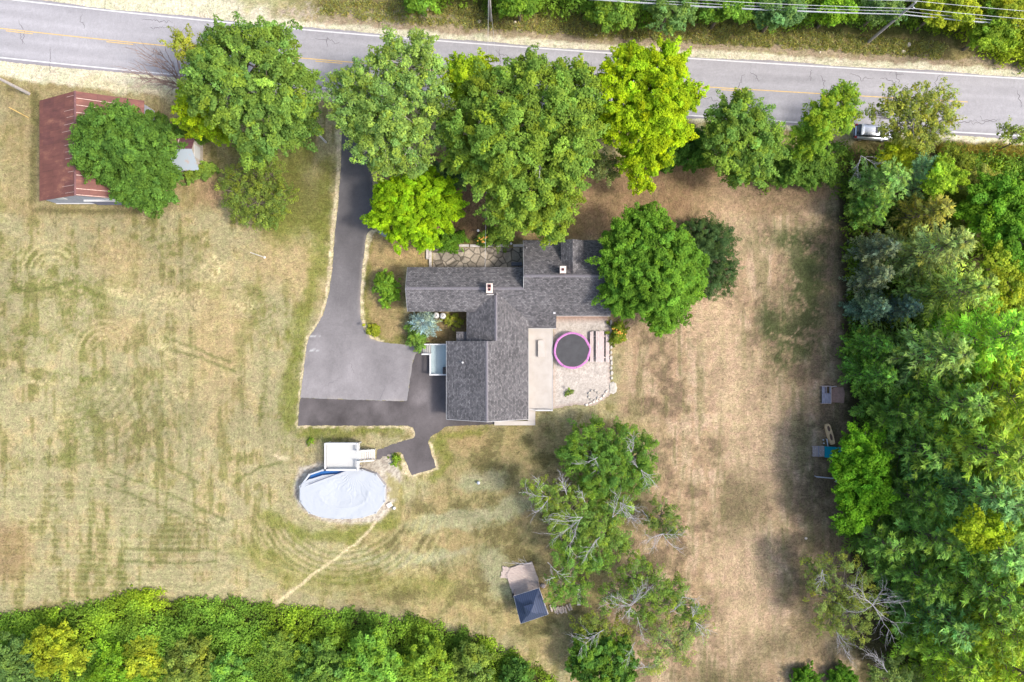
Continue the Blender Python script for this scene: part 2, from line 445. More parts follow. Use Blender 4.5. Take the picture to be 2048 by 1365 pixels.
for pts in [[(215, 940), (330, 985), (450, 1040)], [(210, 970), (340, 1020), (445, 1068)], [(300, 910), (350, 940), (395, 965)], [(250, 1098), (330, 1100), (440, 1102)], [(250, 1122), (340, 1128), (430, 1124)], [(330, 675), (400, 700), (460, 725)], [(340, 700), (400, 715), (470, 745)], [(20, 570), (60, 585), (160, 560)], [(470, 965), (520, 935), (560, 925)]]:
    paint((0.15, 0.165, 0.06), stroke(pts, 2.6, 2.4) * 0.65)
# concentric mower turns
def rings(cx, cy, r0, r1, per, a0, a1, k, colr):
    u, v = sx - cx, sy - cy
    r = np.hypot(u, v); an = np.degrees(np.arctan2(v, u))
    m = sstep(r, r0, r0 + 8) * (1 - sstep(r, r1 - 8, r1)) * sstep(an, a0, a0 + 15) * (1 - sstep(an, a1 - 15, a1))
    paint(colr, m * k * sstep(np.sin(r / per * 2 * math.pi), -0.1, 0.8))
rings(105, 545, 12, 75, 14, -190, -30, 0.8, (0.38, 0.33, 0.20))
rings(340, 640, 8, 64, 14, -175, 10, 0.75, (0.40, 0.33, 0.21))
rings(205, 700, 14, 66, 14, -185, -10, 0.7, (0.40, 0.33, 0.21))
rings(340, 1040, 10, 62, 9, -30, 110, 0.45, (0.17, 0.18, 0.07))
rings(110, 690, 90, 260, 17, 15, 95, 0.4, (0.2, 0.2, 0.09))
rings(685, 985, 112, 230, 16, 10, 172, 0.6, (0.36, 0.31, 0.18))
rings(685, 985, 112, 190, 12, 40, 165, 0.55, (0.17, 0.18, 0.06))
stripes = sstep(np.sin((cy_ + 3 * np.sin(cx_ / 70)) / 9.5 * 2 * math.pi / 1.3), 0.0, 0.9)
paint((0.38, 0.355, 0.225), area([(0, 950), (250, 930), (470, 1060), (460, 1190), (0, 1215)], 20) * stripes * 0.28)
vst = sstep(np.sin(cx_ / 7.5), 0.1, 0.9)
paint((0.22, 0.205, 0.11), area([(330, 650), (560, 650), (540, 950), (330, 900)], 25) * vst * 0.18)
paint((0.23, 0.2, 0.10), area([(1260, 640), (1640, 640), (1640, 1360), (1350, 1360)], 30) * sstep(np.sin(cx_ / 6.4 + n_mid * 4), 0.3, 0.9) * 0.15)
rings(1010, 1100, 60, 330, 22, 150, 200, .35, (.36,.31,.2))
rings(300, 330, 120, 330, 19, 60, 130, .35, (.37, .31, .2))
rings(60, 900, 60, 330, 21, -50, 20, .3, (.2, .2, .09))
paint((0.29, 0.20, 0.12), blob(15, 1105, 50, 55) * 0.7)
# green fringes along the drive, pool and lots
for pts, wd in [([(650, 330), (640, 460), (635, 560), (600, 650), (580, 760), (575, 850)], 14), ([(600, 870), (700, 862), (800, 862)], 9), ([(600, 300), (560, 440), (640, 440)], 20), ([(530, 1030), (600, 1070), (700, 1075), (790, 1040)], 12), ([(860, 960), (900, 920), (870, 880), (960, 860)], 9), ([(560, 330), (600, 400), (560, 450)], 34)]:
    paint((0.20, 0.215, 0.05), stroke(pts, wd, wd * 0.9, True) * 0.75)
for a_ in [(600, 380, 60, 70), (480, 330, 60, 60)]:
    paint((0.15, 0.14, 0.055), blob(*a_, 0.8) * 0.6)
paint((0.20, 0.215, 0.04), area([(445, 1090), (560, 1100), (600, 1140), (720, 1150), (900, 1160), (900, 1190), (560, 1170)], 24) * 0.5)
for pts in [[(500, 1130), (560, 1160)], [(510, 1145), (575, 1172)], [(520, 1120), (600, 1150)]]:
    paint((0.40, 0.33, 0.17), stroke(pts, 1.5, 1.5) * 0.6)
# house beds
paint((0.30, 0.22, 0.12), area([(742, 470), (862, 480), (862, 535), (812, 540), (812, 625), (820, 690), (740, 676), (725, 640), (728, 560)], 8) * 0.85)
paint((0.37, 0.26, 0.15), blob(800, 500, 50, 26) * 0.7)
paint((0.19, 0.12, 0.07), area([(820, 620), (940, 620), (940, 690), (820, 690)], 5) * 0.7)
paint((0.21, 0.20, 0.06), stroke([(740, 480), (732, 560), (732, 640), (760, 680), (815, 686)], 8, 7, True) * 0.8)
paint((0.16, 0.14, 0.06), area([(840, 470), (1046, 474), (1046, 490), (840, 490)], 5) * 0.8)
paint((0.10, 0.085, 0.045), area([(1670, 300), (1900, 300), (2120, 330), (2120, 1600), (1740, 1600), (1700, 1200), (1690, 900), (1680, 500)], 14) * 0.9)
paint((0.12, 0.12, 0.045), area([(-100, 1236), (150, 1216), (300, 1196), (480, 1206), (700, 1240), (900, 1268), (1050, 1325), (1130, 1400), (1130, 1700), (-100, 1700)], 10) * 0.9)
# barn yard
paint((0.30, 0.23, 0.13), area([(0, 150), (340, 170), (350, 330), (430, 420), (60, 440), (0, 420)], 18) * 0.6)
paint((0.34, 0.225, 0.15), blob(420, 385, 34, 30) * 0.8)
paint((0.13, 0.12, 0.05), stroke([(70, 190), (68, 300), (66, 400)], 7, 6) * 0.6)
paint((0.13, 0.12, 0.05), stroke([(70, 420), (180, 424), (280, 424)], 5, 5) * 0.6)
# north side of the road: verge, rip-rap and brush
yy = sy
tl = TOPL(np.clip(cx_, -300, 2350)); bl = BOTL(np.clip(cx_, -300, 2350))
paint((0.145, 0.15, 0.055), 1 - sstep(wy - tl, -60, -36))
paint((0.26, 0.215, 0.11), sstep(wy - tl, -75, -60) * (1 - sstep(wy - tl, -30, -24)) * (1 - sstep(cy_ - bl, 0, 20)) * sstep(cx_, 600, 680))
paint((0.36, 0.30, 0.27), (sstep(wy - tl, -58, -50) * (1 - sstep(wy - tl, -22, -16)) * sstep(wx, 540, 570) * (1 - sstep(wx, 840, 980))) * sstep(n_fin, 0.35, 0.6))
paint((0.33, 0.26, 0.21), sstep(wy - tl, -34, -30) * (1 - sstep(wy - tl, -18, -14)) * sstep(wx, 600, 700))
paint((0.25, 0.20, 0.11), 0.8 * (1 - sstep(wy - tl, -60, -50)) * sstep(wx, 540, 600) * (1 - sstep(wx, 760, 840)))
# sand shoulders
SAND = (0.46, 0.425, 0.375)
sn = (sstep(wy * 0.4 + sy * 0.6 - tl, -20, -15)) * (1 - sstep(sy - tl, 0, 6))
sn = np.maximum(sn, (sstep(sy - tl, -400, -200) * (sy < tl)) * (1 - sstep(wx, 520, 570)) * 1.0)
paint(SAND, sn)
paint((0.36, 0.33, 0.19), area([(560, -60), (640, 0), (560, 20), (490, 18), (430, -20)], 10) * 0.7 * (sy < tl - 12))
wdt = np.interp(np.clip(cx_, -300, 2350), [-300, 0, 200, 340, 380, 700, 1100, 1390, 1700, 1950, 2100, 2350], [30, 36, 46, 44, 34, 26, 12, 10, 16, 20, 18, 16])
ssn = sstep(sy - bl, -4, 2) * (1 - sstep(wy * 0.5 + sy * 0.5 - bl, wdt - 5, wdt + 4))
paint((0.47, 0.43, 0.375), ssn)
paint((0.44, 0.38, 0.29), stroke([(160, 168), (240, 176), (340, 190)], 9, 8, True) * 0.7)
paint((0.15, 0.13, 0.055), area([(1700, 286), (1870, 284), (2060, 294), (2060, 330), (1880, 320), (1700, 330)], 6) * 0.8)
# foot path, bare patches
for pts, wd in [([(752, 1045), (715, 1085), (670, 1118), (620, 1155), (575, 1190)], 2.6), ([(575, 1190), (552, 1206)], 4.0)]:
    paint((0.46, 0.38, 0.27), stroke(pts, wd, 1.4))
paint((0.46, 0.38, 0.29), blob(561, 915, 13, 8, 0.4))
# pebble ring at the pool, pale strips along the drive
RING = [(590, 960), (598, 935), (640, 925), (715, 928), (755, 918), (780, 905), (800, 925), (803, 960), (798, 990), (780, 1020), (760, 1044), (700, 1048), (640, 1042), (600, 1018), (588, 990)]
GRAV = (0.42, 0.375, 0.345)
dv = n_fin * 0.6 + vnoise(cx_ / 2.2, cy_ / 2.2, 44) * 0.4
paint(GRAV, area(RING, 5, False)); paint((0.27, 0.22, 0.20), area(RING, 5, False) * sstep(dv, 0.45, 0.62) * 0.8)
paint((0.30, 0.26, 0.11), area([(776, 940), (800, 960), (796, 1000), (776, 1000)], 6) * 0.8)
paint((0.21, 0.22, 0.05), area([(780, 908), (806, 905), (818, 950), (800, 940)], 6) * 0.9)
# gravel yard beside the trampoline
GY = [(1108, 632), (1214, 632), (1220, 650), (1221, 762), (1226, 785), (1208, 800), (1185, 812), (1150, 810), (1104, 818)]
LOT_EDGE = [(678, 256), (676, 330), (670, 400), (664, 470), (659, 545), (650, 605)]

def grid_sheet(name, pxpoly, z, matr, colour=None, edge=None):
    """a flush sheet cut out of the ground's grid, its rim pulled onto the outline"""
    wob = 3.0 if edge else 1.7
    P = []
    n = len(pxpoly)
    for i in range(n):
        (ax, ay), (bx, by) = pxpoly[i], pxpoly[(i + 1) % n]
        k = max(1, int(math.hypot(bx - ax, by - ay) / 5))
        for j in range(k):
            P.append((ax + (bx - ax) * j / k + random.uniform(-wob, wob) * .5, ay + (by - ay) * j / k + random.uniform(-wob, wob) * .5))
    P = np.array(P)
    bb = (PX > P[:, 0].min() - 8) & (PX < P[:, 0].max() + 8) & (PY > P[:, 1].min() - 8) & (PY < P[:, 1].max() + 8)
    d = np.full(X.shape, 99.0); d[bb] = poly_sd(PX[bb], PY[bb], P)
    dc = (d[:-1, :-1] + d[1:, 1:] + d[1:, :-1] + d[:-1, 1:]) / 4
    ii, jj = np.nonzero(dc < 0.9)
    ny = X.shape[1]
    q = np.stack([ii * ny + jj, (ii + 1) * ny + jj, (ii + 1) * ny + jj + 1, ii * ny + jj + 1], 1)
    used, inv = np.unique(q, return_inverse=True)
    ux, uy, ud = PX.ravel()[used], PY.ravel()[used], d.ravel()[used]
    for k in np.nonzero(ud > -0.6)[0]:
        best = 1e9
        A = P; B = np.roll(P, -1, 0); E = B - A
        t = np.clip(((ux[k] - A[:, 0]) * E[:, 0] + (uy[k] - A[:, 1]) * E[:, 1]) / np.maximum((E ** 2).sum(1), 1e-9), 0, 1)
        Q_ = A + E * t[:, None]; dd = (Q_[:, 0] - ux[k]) ** 2 + (Q_[:, 1] - uy[k]) ** 2; m_ = dd.argmin()
        ux[k], uy[k] = Q_[m_]
    vx = np.stack([(ux - 1024) / S, (682.5 - uy) / S, np.full(len(used), z)], 1)
    cc = C.reshape(-1, 3)[used] if colour is None else colour.reshape(-1, 3)[used]
    return np_mesh(name, vx, inv.reshape(-1, 4), matr, cc)

def sheet_from_mask(name, msk, z, matr, colour, grain=None):
    cell = msk[:-1, :-1] & msk[1:, 1:] & msk[1:, :-1] & msk[:-1, 1:]
    ii, jj = np.nonzero(cell)
    ny = X.shape[1]
    q = np.stack([ii * ny + jj, (ii + 1) * ny + jj, (ii + 1) * ny + jj + 1, ii * ny + jj + 1], 1)
    used, inv = np.unique(q, return_inverse=True)
    vx = np.stack([X.ravel()[used], Y.ravel()[used], np.full(len(used), z)], 1)
    cc = C.reshape(-1, 3)[used] if colour is None else colour.reshape(-1, 3)[used]
    return np_mesh(name, vx, inv.reshape(-1, 4), matr, cc)

def np_mesh(name, V, Q, matr, vcol=None, parent=None):
    me = bpy.data.meshes.new(name)
    V = np.asarray(V, np.float32)
    if parent is not None:
        V = V - np.array(org(parent), np.float32)
    k = Q.shape[1]
    me.vertices.add(len(V)); me.vertices.foreach_set('co', V.astype(np.float32).ravel())
    me.loops.add(Q.size); me.loops.foreach_set('vertex_index', Q.astype(np.int32).ravel())
    me.polygons.add(len(Q)); me.polygons.foreach_set('loop_start', np.arange(0, Q.size, k, dtype=np.int32)); me.polygons.foreach_set('loop_total', np.full(len(Q), k, np.int32))
    me.update(calc_edges=True)
    if vcol is not None:
        at = me.color_attributes.new('Col', 'FLOAT_COLOR', 'POINT')
        c4 = np.ones((len(V), 4), np.float32); c4[:, :3] = vcol
        at.data.foreach_set('color', c4.ravel())
    me.materials.append(matr)
    o = bpy.data.objects.new(name, me); col.objects.link(o)
    if parent is not None:
        o.parent = parent; ORG[o.name] = org(parent)
    return o

VERGE = [[(672, 255), (684, 255), (682, 330), (677, 400), (669, 475), (664, 545), (657, 590), (645, 632), (616, 680), (604, 770), (596, 855), (593, 850), (600, 765), (612, 678), (641, 630), (652, 590), (656, 545), (661, 475), (668, 400), (674, 330)],
 [(757, 460), (748, 466), (739, 490), (731, 540), (727, 600), (728, 640), (745, 672), (770, 684), (765, 688), (738, 679), (724, 655), (717, 600), (721, 540), (731, 470), (741, 458)],
 [(798, 905), (806, 912), (825, 950), (818, 954), (806, 948)], [(820, 951), (870, 936), (857, 885), (862, 880), (877, 938), (824, 956)],
 [(740, 250), (750, 250), (754, 330), (756, 380), (746, 380), (744, 330)], [(594, 851), (700, 851), (818, 851), (832, 862), (832, 880), (800, 888), (796, 884), (828, 872), (824, 858), (700, 855), (594, 856)]]
for P_ in VERGE:
    paint((0.47, 0.39, 0.31), area(P_, 1.6, False) * (0.55 + 0.45 * sstep(n_fin, .4, .6)))
C *= 0.77
C *= (1 + (n_big - 0.5) * 0.3)[..., None]
lm_ = C.sum(-1, keepdims=True); inl = (np.abs(X) < 76) & (np.abs(Y) < 52)
C *= (lm_ / lm_[inl].mean()) ** .45
C *= (1 - .13 * me_)[..., None] * .95
C = C * (me_[..., None] + (1 - me_[..., None]) * np.array((.945, .965, .86)))
C = np.clip(C * (0.88 + 0.24 * n_fin)[..., None], 0.01, 0.8)
far_ = np.maximum(sstep(np.abs(X), 70, 95), sstep(np.abs(Y), 46, 66))[..., None]
C = C * (1 - far_) + np.array((.15, .16, .07)) * far_
M_GROUND = ground_mat('turf_and_soil', 1.0)
M_ASPH = ground_mat('asphalt_grain', 0.22)
M_GRAVEL = ground_mat('gravel_grain', 0.55)
nxg, nyg = X.shape
ii, jj = np.meshgrid(np.arange(nxg - 1), np.arange(nyg - 1), indexing='ij')
ii = ii.ravel(); jj = jj.ravel()
Q = np.stack([ii * nyg + jj, (ii + 1) * nyg + jj, (ii + 1) * nyg + jj + 1, ii * nyg + jj + 1], 1)
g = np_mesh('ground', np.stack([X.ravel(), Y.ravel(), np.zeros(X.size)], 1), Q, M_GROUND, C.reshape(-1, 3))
tag(g, kind='structure')
ok_ = (np.abs(X) < 76) & (np.abs(Y) < 52)
tag(sheet_from_mask('road_shoulder', ((sn > 0.5) | (ssn > 0.5)) & ok_, 0.006, M_GROUND, None), kind='structure')

# gravel surfaces
Cg = np.zeros_like(C); Cg[:] = (0.385, 0.345, 0.31)
v2 = vnoise(cx_ / 2.4, cy_ / 2.4, 61) * 0.6 + n_fin * 0.4
Cg *= (0.72 + 0.5 * v2)[..., None]
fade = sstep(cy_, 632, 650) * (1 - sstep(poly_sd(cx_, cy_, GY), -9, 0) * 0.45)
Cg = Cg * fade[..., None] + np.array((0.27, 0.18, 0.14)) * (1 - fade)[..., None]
tag(grid_sheet('gravel_yard', GY, 0.012, M_GRAVEL, Cg, edge=1), kind='structure')
tag(sheet_from_mask('pebble_bed', (area(RING, 5, False) > 0.5), 0.010, M_GRAVEL, None), kind='structure')

def flag_mat():
    m = ground_mat('flagstones', .5); n, l = m.node_tree.nodes, m.node_tree.links
    b = n['Principled BSDF']; src = b.inputs['Base Color'].links[0].from_socket
    g_ = n.new('ShaderNodeNewGeometry')
    v = n.new('ShaderNodeTexVoronoi'); v.feature = 'DISTANCE_TO_EDGE'; v.inputs['Scale'].default_value = .95
    c = n.new('ShaderNodeTexVoronoi'); c.inputs['Scale'].default_value = .95
    l.new(g_.outputs['Position'], v.inputs['Vector']); l.new(g_.outputs['Position'], c.inputs['Vector'])
    r = n.new('ShaderNodeMapRange'); r.inputs['From Min'].default_value = .02; r.inputs['From Max'].default_value = .09; r.inputs['To Min'].default_value = .38; l.new(v.outputs['Distance'], r.inputs['Value'])
    sp = n.new('ShaderNodeSeparateXYZ'); l.new(c.outputs['Color'], sp.inputs[0])
    t = n.new('ShaderNodeMapRange'); t.inputs['To Min'].default_value = .7; t.inputs['To Max'].default_value = 1.3; l.new(sp.outputs['X'], t.inputs['Value'])
    mu = n.new('ShaderNodeMath'); mu.operation = 'MULTIPLY'; l.new(r.outputs[0], mu.inputs[0]); l.new(t.outputs[0], mu.inputs[1])
    s_ = n.new('ShaderNodeVectorMath'); s_.operation = 'SCALE'; l.new(src, s_.inputs[0]); l.new(mu.outputs[0], s_.inputs['Scale']); l.new(s_.outputs[0], b.inputs['Base Color'])
    return m
M_FLAG = flag_mat()
# flagstones: a cell pattern drawn into the patio's own colour
pts_ = rng.random((150, 2)) * np.array([190, 46]) + np.array([858, 489])
pm = (cx_ > 850) & (cx_ < 1056) & (cy_ > 484) & (cy_ < 540)
d1 = np.full(X.shape, 1e9); d2 = d1.copy(); idx = np.zeros(X.shape, int)
for k, (a_, b_) in enumerate(pts_[::3]):
    d = np.where(pm, np.hypot((sx - a_) * 0.8, sy - b_), 1e8)
    nb = d < d1
    d2 = np.where(nb, d1, np.minimum(d2, d)); idx = np.where(nb, k, idx); d1 = np.where(nb, d, d1)
tone = rng.random(60)[idx % 60]
Cf = np.zeros_like(C); Cf[:] = (0.30, 0.255, 0.20)

jn = 0 * d1
Cf = Cf * (1 - 0.6 * jn[..., None]) + np.array((0.13, 0.12, 0.06)) * 0.6 * jn[..., None]
st = sstep(n_mid, 0.5, 0.62) * 0.45
Cf = Cf * (1 - st[..., None]) + np.array((0.14, 0.13, 0.11)) * st[..., None]
tag(grid_sheet('flagstone_path', [(866, 496), (1047, 496), (1047, 540), (866, 540)], 0.02, M_FLAG, Cf), kind='structure')

# the road
RD = np.zeros_like(C); RD[:] = (0.268, 0.260, 0.274)
lane = (cy_ - tl) / np.maximum(bl - tl, 1)
trk = np.exp(-((lane - 0.13) / 0.05) ** 2) + np.exp(-((lane - 0.36) / 0.05) ** 2) + np.exp(-((lane - 0.66) / 0.05) ** 2) + np.exp(-((lane - 0.88) / 0.05) ** 2)
lw = fbm(cx_ / 160, lane * 9, 70, 4)
RD *= (1.0 + 0.09 * trk + (lw - 0.5) * 0.35 + (n_fin - 0.5) * 0.12)[..., None]
edgem = sstep(lane, 1.0, 1.02) + (1 - sstep(lane, -0.035, -0.02))
RD = RD * (1 - 0.45 * edgem[..., None]) + np.array((0.17, 0.15, 0.17)) * 0.45 * edgem[..., None]
# cracks
ck = np.abs(fbm(cx_ / 60, cy_ / 30, 80, 4, 0.7) - 0.5)
ck2 = np.abs(fbm(cx_ / 34, cy_ / 60, 86, 4, 0.7) - 0.5)
cmask = sstep(fbm(cx_ / 120, cy_ / 50, 90, 2), 0.5, 0.6)
crack = (1 - sstep(ck, 0.002, 0.009)) * cmask * 0.75 + (1 - sstep(ck2, 0.002, 0.007)) * cmask * 0.4
xs = np.concatenate([[-900, -300], np.arange(-76, 77, 1.0), [300, 900]])
def road_y(px, fn, off):
    c = min(max(px, -300), 2350)
    s_ = (fn(2350) - fn(2250)) / 100 if px > c else (fn(-200) - fn(-300)) / 100
    return (682.5 - (float(fn(c)) + s_ * (px - c) + off)) / S
def road_strip(name, fn0, o0, fn1, o1, z, matr, x0=-900, x1=900, j=0.0, step=1.0):
    """strip between two edge curves"""
    xx = [x for x in ([-900, -300] + list(np.arange(-76, 77, step)) + [300, 900]) if x0 <= x <= x1]
    if x0 > -900: xx = [x0] + [x for x in xx if x > x0]
    if x1 < 900: xx = [x for x in xx if x < x1] + [x1]
    V, F = [], []
    for x in xx:
        px = 1024 + S * x
        r = random.uniform(-j, j)
        V += [(x, road_y(px, fn0, o0 + r), z), (x, road_y(px, fn1, o1 - r), z)]
    F = [(2 * i + 1, 2 * i + 3, 2 * i + 2, 2 * i) for i in range(len(xx) - 1)]
    m = MB(); m.add(V, F); return m
xr = np.arange(-180, 2233, 12)
rp = [(x, float(TOPL(x)) - 4.5 - 1.6 * math.sin(x / 47.0)) for x in xr] + [(x, float(BOTL(x)) + 6.5 + 1.2 * math.sin(x / 61.0)) for x in xr[::-1]]
r_ = grid_sheet('road', rp, 0.016, M_ASPH, RD)
tag(r_, kind='structure')
M_FARROAD = mat('far_asphalt', (0.265, 0.252, 0.275), 0.9, 0.1, 0.5)
for nm, a0, a1 in (('road', -900, -75.2), ('road', 75.2, 900)):
    mm = road_strip(nm, TOPL, -5, BOTL, 7, 0.016, None, a0, a1)
    tag(mm.obj(nm, M_FARROAD), kind='structure')
M_LINE = mat('white_road_paint', (0.50, 0.49, 0.50), 0.7, 0.14, 3.0)
M_YEL = mat('yellow_road_paint', (0.50, 0.34, 0.12), 0.7, 0.16, 3.0)
tag(road_strip('road_marking', TOPL, -1.1, TOPL, 1.3, 0.026, None).obj('road_marking', M_LINE), kind='structure')
tag(road_strip('road_marking', BOTL, -1.1, BOTL, 1.3, 0.026, None).obj('road_marking', M_LINE), kind='structure')
tag(road_strip('road_marking', YELL, -0.8, YELL, 0.9, 0.026, None, -76, (1935 - 1024) / S).obj('road_marking', M_YEL), kind='structure')
for a0 in (-187, 12, 213, 425, 631, 838, 1040, 1240, 1442, 1650):
    tag(road_strip('road_marking', YELL, 3.0, YELL, 4.6, 0.026, None, (a0 - 1024) / S, (a0 + 54 - 1024) / S).obj('road_marking', M_YEL), kind='structure')

# cracks: thin irregular dark lines lying on the asphalt
M_CRACK = mat('crack_sealant', (0.10, 0.09, 0.10), 0.9, 0.3, 3)
def crack_line(px, py, L_, ang_, seed, wd=.035):
    rg = np.random.default_rng(seed); x, y, _ = W(px, py); a = math.radians(ang_); pts = []
    for k in range(int(L_ / .22)):
        pts.append((x, y)); a2 = a + rg.normal(0, .75); x += .22 * math.cos(a2); y += .22 * math.sin(a2)
    V = []
    for k, (u, v) in enumerate(pts):
        (p0, p1) = pts[max(k - 1, 0)], pts[min(k + 1, len(pts) - 1)]; dx, dy = p1[0] - p0[0], p1[1] - p0[1]; ll = math.hypot(dx, dy) or 1
        h_ = wd * (.4 + .6 * math.sin(math.pi * (k + .5) / len(pts))) * rg.uniform(.6, 1.2)
        V += [(u - dy / ll * h_, v + dx / ll * h_, .022), (u + dy / ll * h_, v - dx / ll * h_, .022)]
    m = MB(); m.add(V, [(2 * i, 2 * i + 1, 2 * i + 3, 2 * i + 2) for i in range(len(pts) - 1)])
    tag(m.obj('road_crack', M_CRACK), kind='structure')
for k, c_ in enumerate([(38, 40, 4, -85), (40, 66, 2, -80), (165, 30, 3, -88), (285, 40, 5, -5), (300, 55, 3, -10), (100, 95, 4, -95), (630, 78, 4, -12), (655, 74, 2, -80), (590, 80, 3, -90), (310, 95, 2.4, -90), (990, 100, 4, -10), (1000, 98, 3, -90), (1380, 150, 2.6, -85), (1490, 150, 3.4, -92), (1500, 145, 2.5, -60), (1700, 147, 4.6, -8), (1760, 158, 3.6, -14), (1790, 148, 2.0, -70), (1640, 150, 3, -88), (1780, 150, 3.0, 2), (1880, 150, 4, -90), (1400, 200, 4, -4), (1440, 208, 5, 0), (1410, 215, 3, 2), (1900, 236, 5, 0), (1940, 243, 5, 3), (1960, 232, 3, -3), (1620, 140, 2, -95), (1870, 245, 2.5, -60), (2035, 180, 3, -90), (1180, 125, 3, -90), (860, 120, 4, -85)]):
    crack_line(*c_, 700 + k)
for k, c_ in enumerate([(650, 770, 3.4, 10, 801, .02), (700, 720, 2.6, -60, 802, .018), (760, 800, 2.4, 80, 803, .018), (690, 560, 3, -85, 804, .018), (860, 830, 2.4, 150, 805, .018)]):
    crack_line(*c_)
# the driveway: older grey lot and fresher black strips
OLD = [(684, 150), (684, 262), (682, 330), (677, 400), (669, 475), (664, 545), (657, 590), (645, 632), (616, 680), (611, 712), (604, 770), (600, 796), (814, 803), (820, 760), (826, 722), (832, 707), (850, 706), (850, 690), (800, 689), (765, 685), (742, 677), (728, 660), (721, 636), (720, 600), (724, 540), (733, 470), (739, 462), (750, 460), (748, 420), (744, 360), (742, 300), (742, 180)]
NEW = [(600, 796), (596, 852), (815, 852), (826, 856), (831, 866), (829, 876), (800, 884), (754, 900), (752, 921), (800, 903), (808, 916), (823, 951), (868, 938), (872, 935), (856, 885), (862, 874), (893, 853), (1000, 849), (1000, 790), (896, 790), (896, 690), (850, 700), (850, 706), (832, 707), (826, 722), (820, 760), (814, 803)]
def asph(rgb, seed, k=0.3):
    A = np.zeros_like(C); A[:] = rgb
    A *= (1 + (fbm(cx_ / 40, cy_ / 60, seed, 4) - 0.5) * k * 2 + (n_fin - 0.5) * 0.14)[..., None]
    return A
A1 = asph((0.154, 0.144, 0.148), 100)
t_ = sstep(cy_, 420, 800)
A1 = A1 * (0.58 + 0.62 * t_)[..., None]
for pts in [[(622, 672), (640, 672)], [(620, 700), (638, 701)]]:
    mk = stroke(pts, 1.2, 1.2)[..., None]; A1 = A1 * (1 - mk) + 0.32 * mk
pale = (np.exp(-(poly_sd(cx_, cy_, OLD) / 3.5) ** 2) * sstep(n_mid, 0.45, 0.6) * 0.25)[..., None]
A1 = A1 * (1 - pale) + np.array((0.4, 0.34, 0.28)) * pale
A2 = asph((0.083, 0.074, 0.075), 110, 0.6)
seam = (1 - sstep(line_d(cx_, cy_, [(600, 796), (814, 803), (820, 760), (826, 722), (832, 707)]), 0.5, 2.6))[..., None] * 0.45
A1 = A1 * (1 - seam) + 0.2 * seam
for sx0, sy0, sr, kk in ((690, 760, 40, .12), (760, 740, 30, -.10), (650, 700, 30, .10), (700, 600, 26, -.1), (640, 780, 20, .15), (780, 790, 22, .12)):
    A1 = A1 * (1 + kk * blob(sx0, sy0, sr, sr * .7, .8))[..., None]
for sx0, sy0, sr, kk in ((640, 830, 26, .35), (760, 820, 30, .25), (840, 800, 20, .4), (720, 835, 16, -.2), (860, 900, 20, .2)):
    A2 = A2 * (1 + kk * blob(sx0, sy0, sr, sr * .6, .9))[..., None]
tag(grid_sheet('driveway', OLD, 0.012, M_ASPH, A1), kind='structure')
tag(grid_sheet('driveway', NEW, 0.009, M_ASPH, A2), kind='structure')

# ------------------------------------------------------------------ the house
M_BRICK = mat('chimney_brick', (0.42, 0.24, 0.20), 0.9, 0.25, 8, 0.3)
M_CAP = mat('chimney_mortar_cap', (0.58, 0.50, 0.44), 0.9, 0.12, 5)
M_FLUE = mat('clay_flue', (0.20, 0.05, 0.06), 0.9, 0.2, 5)
M_FLUEDARK = mat('flue_dark', (0.01, 0.01, 0.01), 1.0, 0.1, 5)
hs = thing('house', 'large grey-shingled house with brick chimneys and several joined gable roofs', 'house', (0, 0, 0))
T = 0.14
def slab(poly, f, matr, name='roof', parent=hs, t=T):
    m = MB(); m.prism(poly, lambda x, y: f(x, y) - t, f)
    return m.obj(name, matr, parent)
RB = lambda y: 3.3 + .62 * (y - 3.034)
fS = lambda x, y: RB(y)                                   # the long south slope shared by two wings
fAN = lambda x, y: RB(6.19) - .62 * (y - 6.19)
fBN = lambda x, y: RB(7.574) - .62 * (y - 7.574)
Lr, Rr = 5.55, .525
fDE = lambda x, y: Lr - Rr * (x + 2.95)
fDW = lambda x, y: Lr + Rr * (x + 2.95)
fCW = lambda x, y: fDE(-1.88, 0) + Rr * (x + 1.88)
ax0 = -12.5
r1 = slab([(ax0, 6.19), (1.37, 6.19), (1.37, 6.189), (.7, 6.189), (.7, 3.52), (ax0, 3.52)], fS, M_SHX)
r2 = slab([(ax0, 6.192), (1.37, 6.192), (1.37, 8.85), (ax0, 8.85)], fAN, M_SHX)
r3 = slab([(1.373, 7.574), (11.85, 7.574), (11.85, 3.034), (5.35, 3.034), (5.35, 1.55), (1.2, 1.55), (1.2, 3.03), (.703, 3.03), (.703, 6.188), (1.373, 6.188)], fS, M_SHX)
r4 = slab([(1.373, 7.576), (11.85, 7.576), (11.85, 12.12), (1.373, 12.12)], fBN, M_SHX)
r5 = slab([(-1.88, 0.0), (1.99, 0.0), (1.99, 2.4), (1.4, 3.6), (-1.88, 5.77)], lambda x, y: fDE(x, y) + .004, M_SHY)
r6 = slab([(-5.49, .003), (-1.883, .003), (-1.883, 5.77), (-4.7, 3.6), (-5.49, 3.6)], fCW, M_SHY)
r7 = slab([(-7.905, -.003), (-2.952, -.003), (-2.952, -9.44), (-7.905, -9.44)], fDW, M_SHY)
r8 = slab([(-2.948, -.003), (1.99, -.003), (1.99, -9.44), (-2.948, -9.44)], fDE, M_SHY)
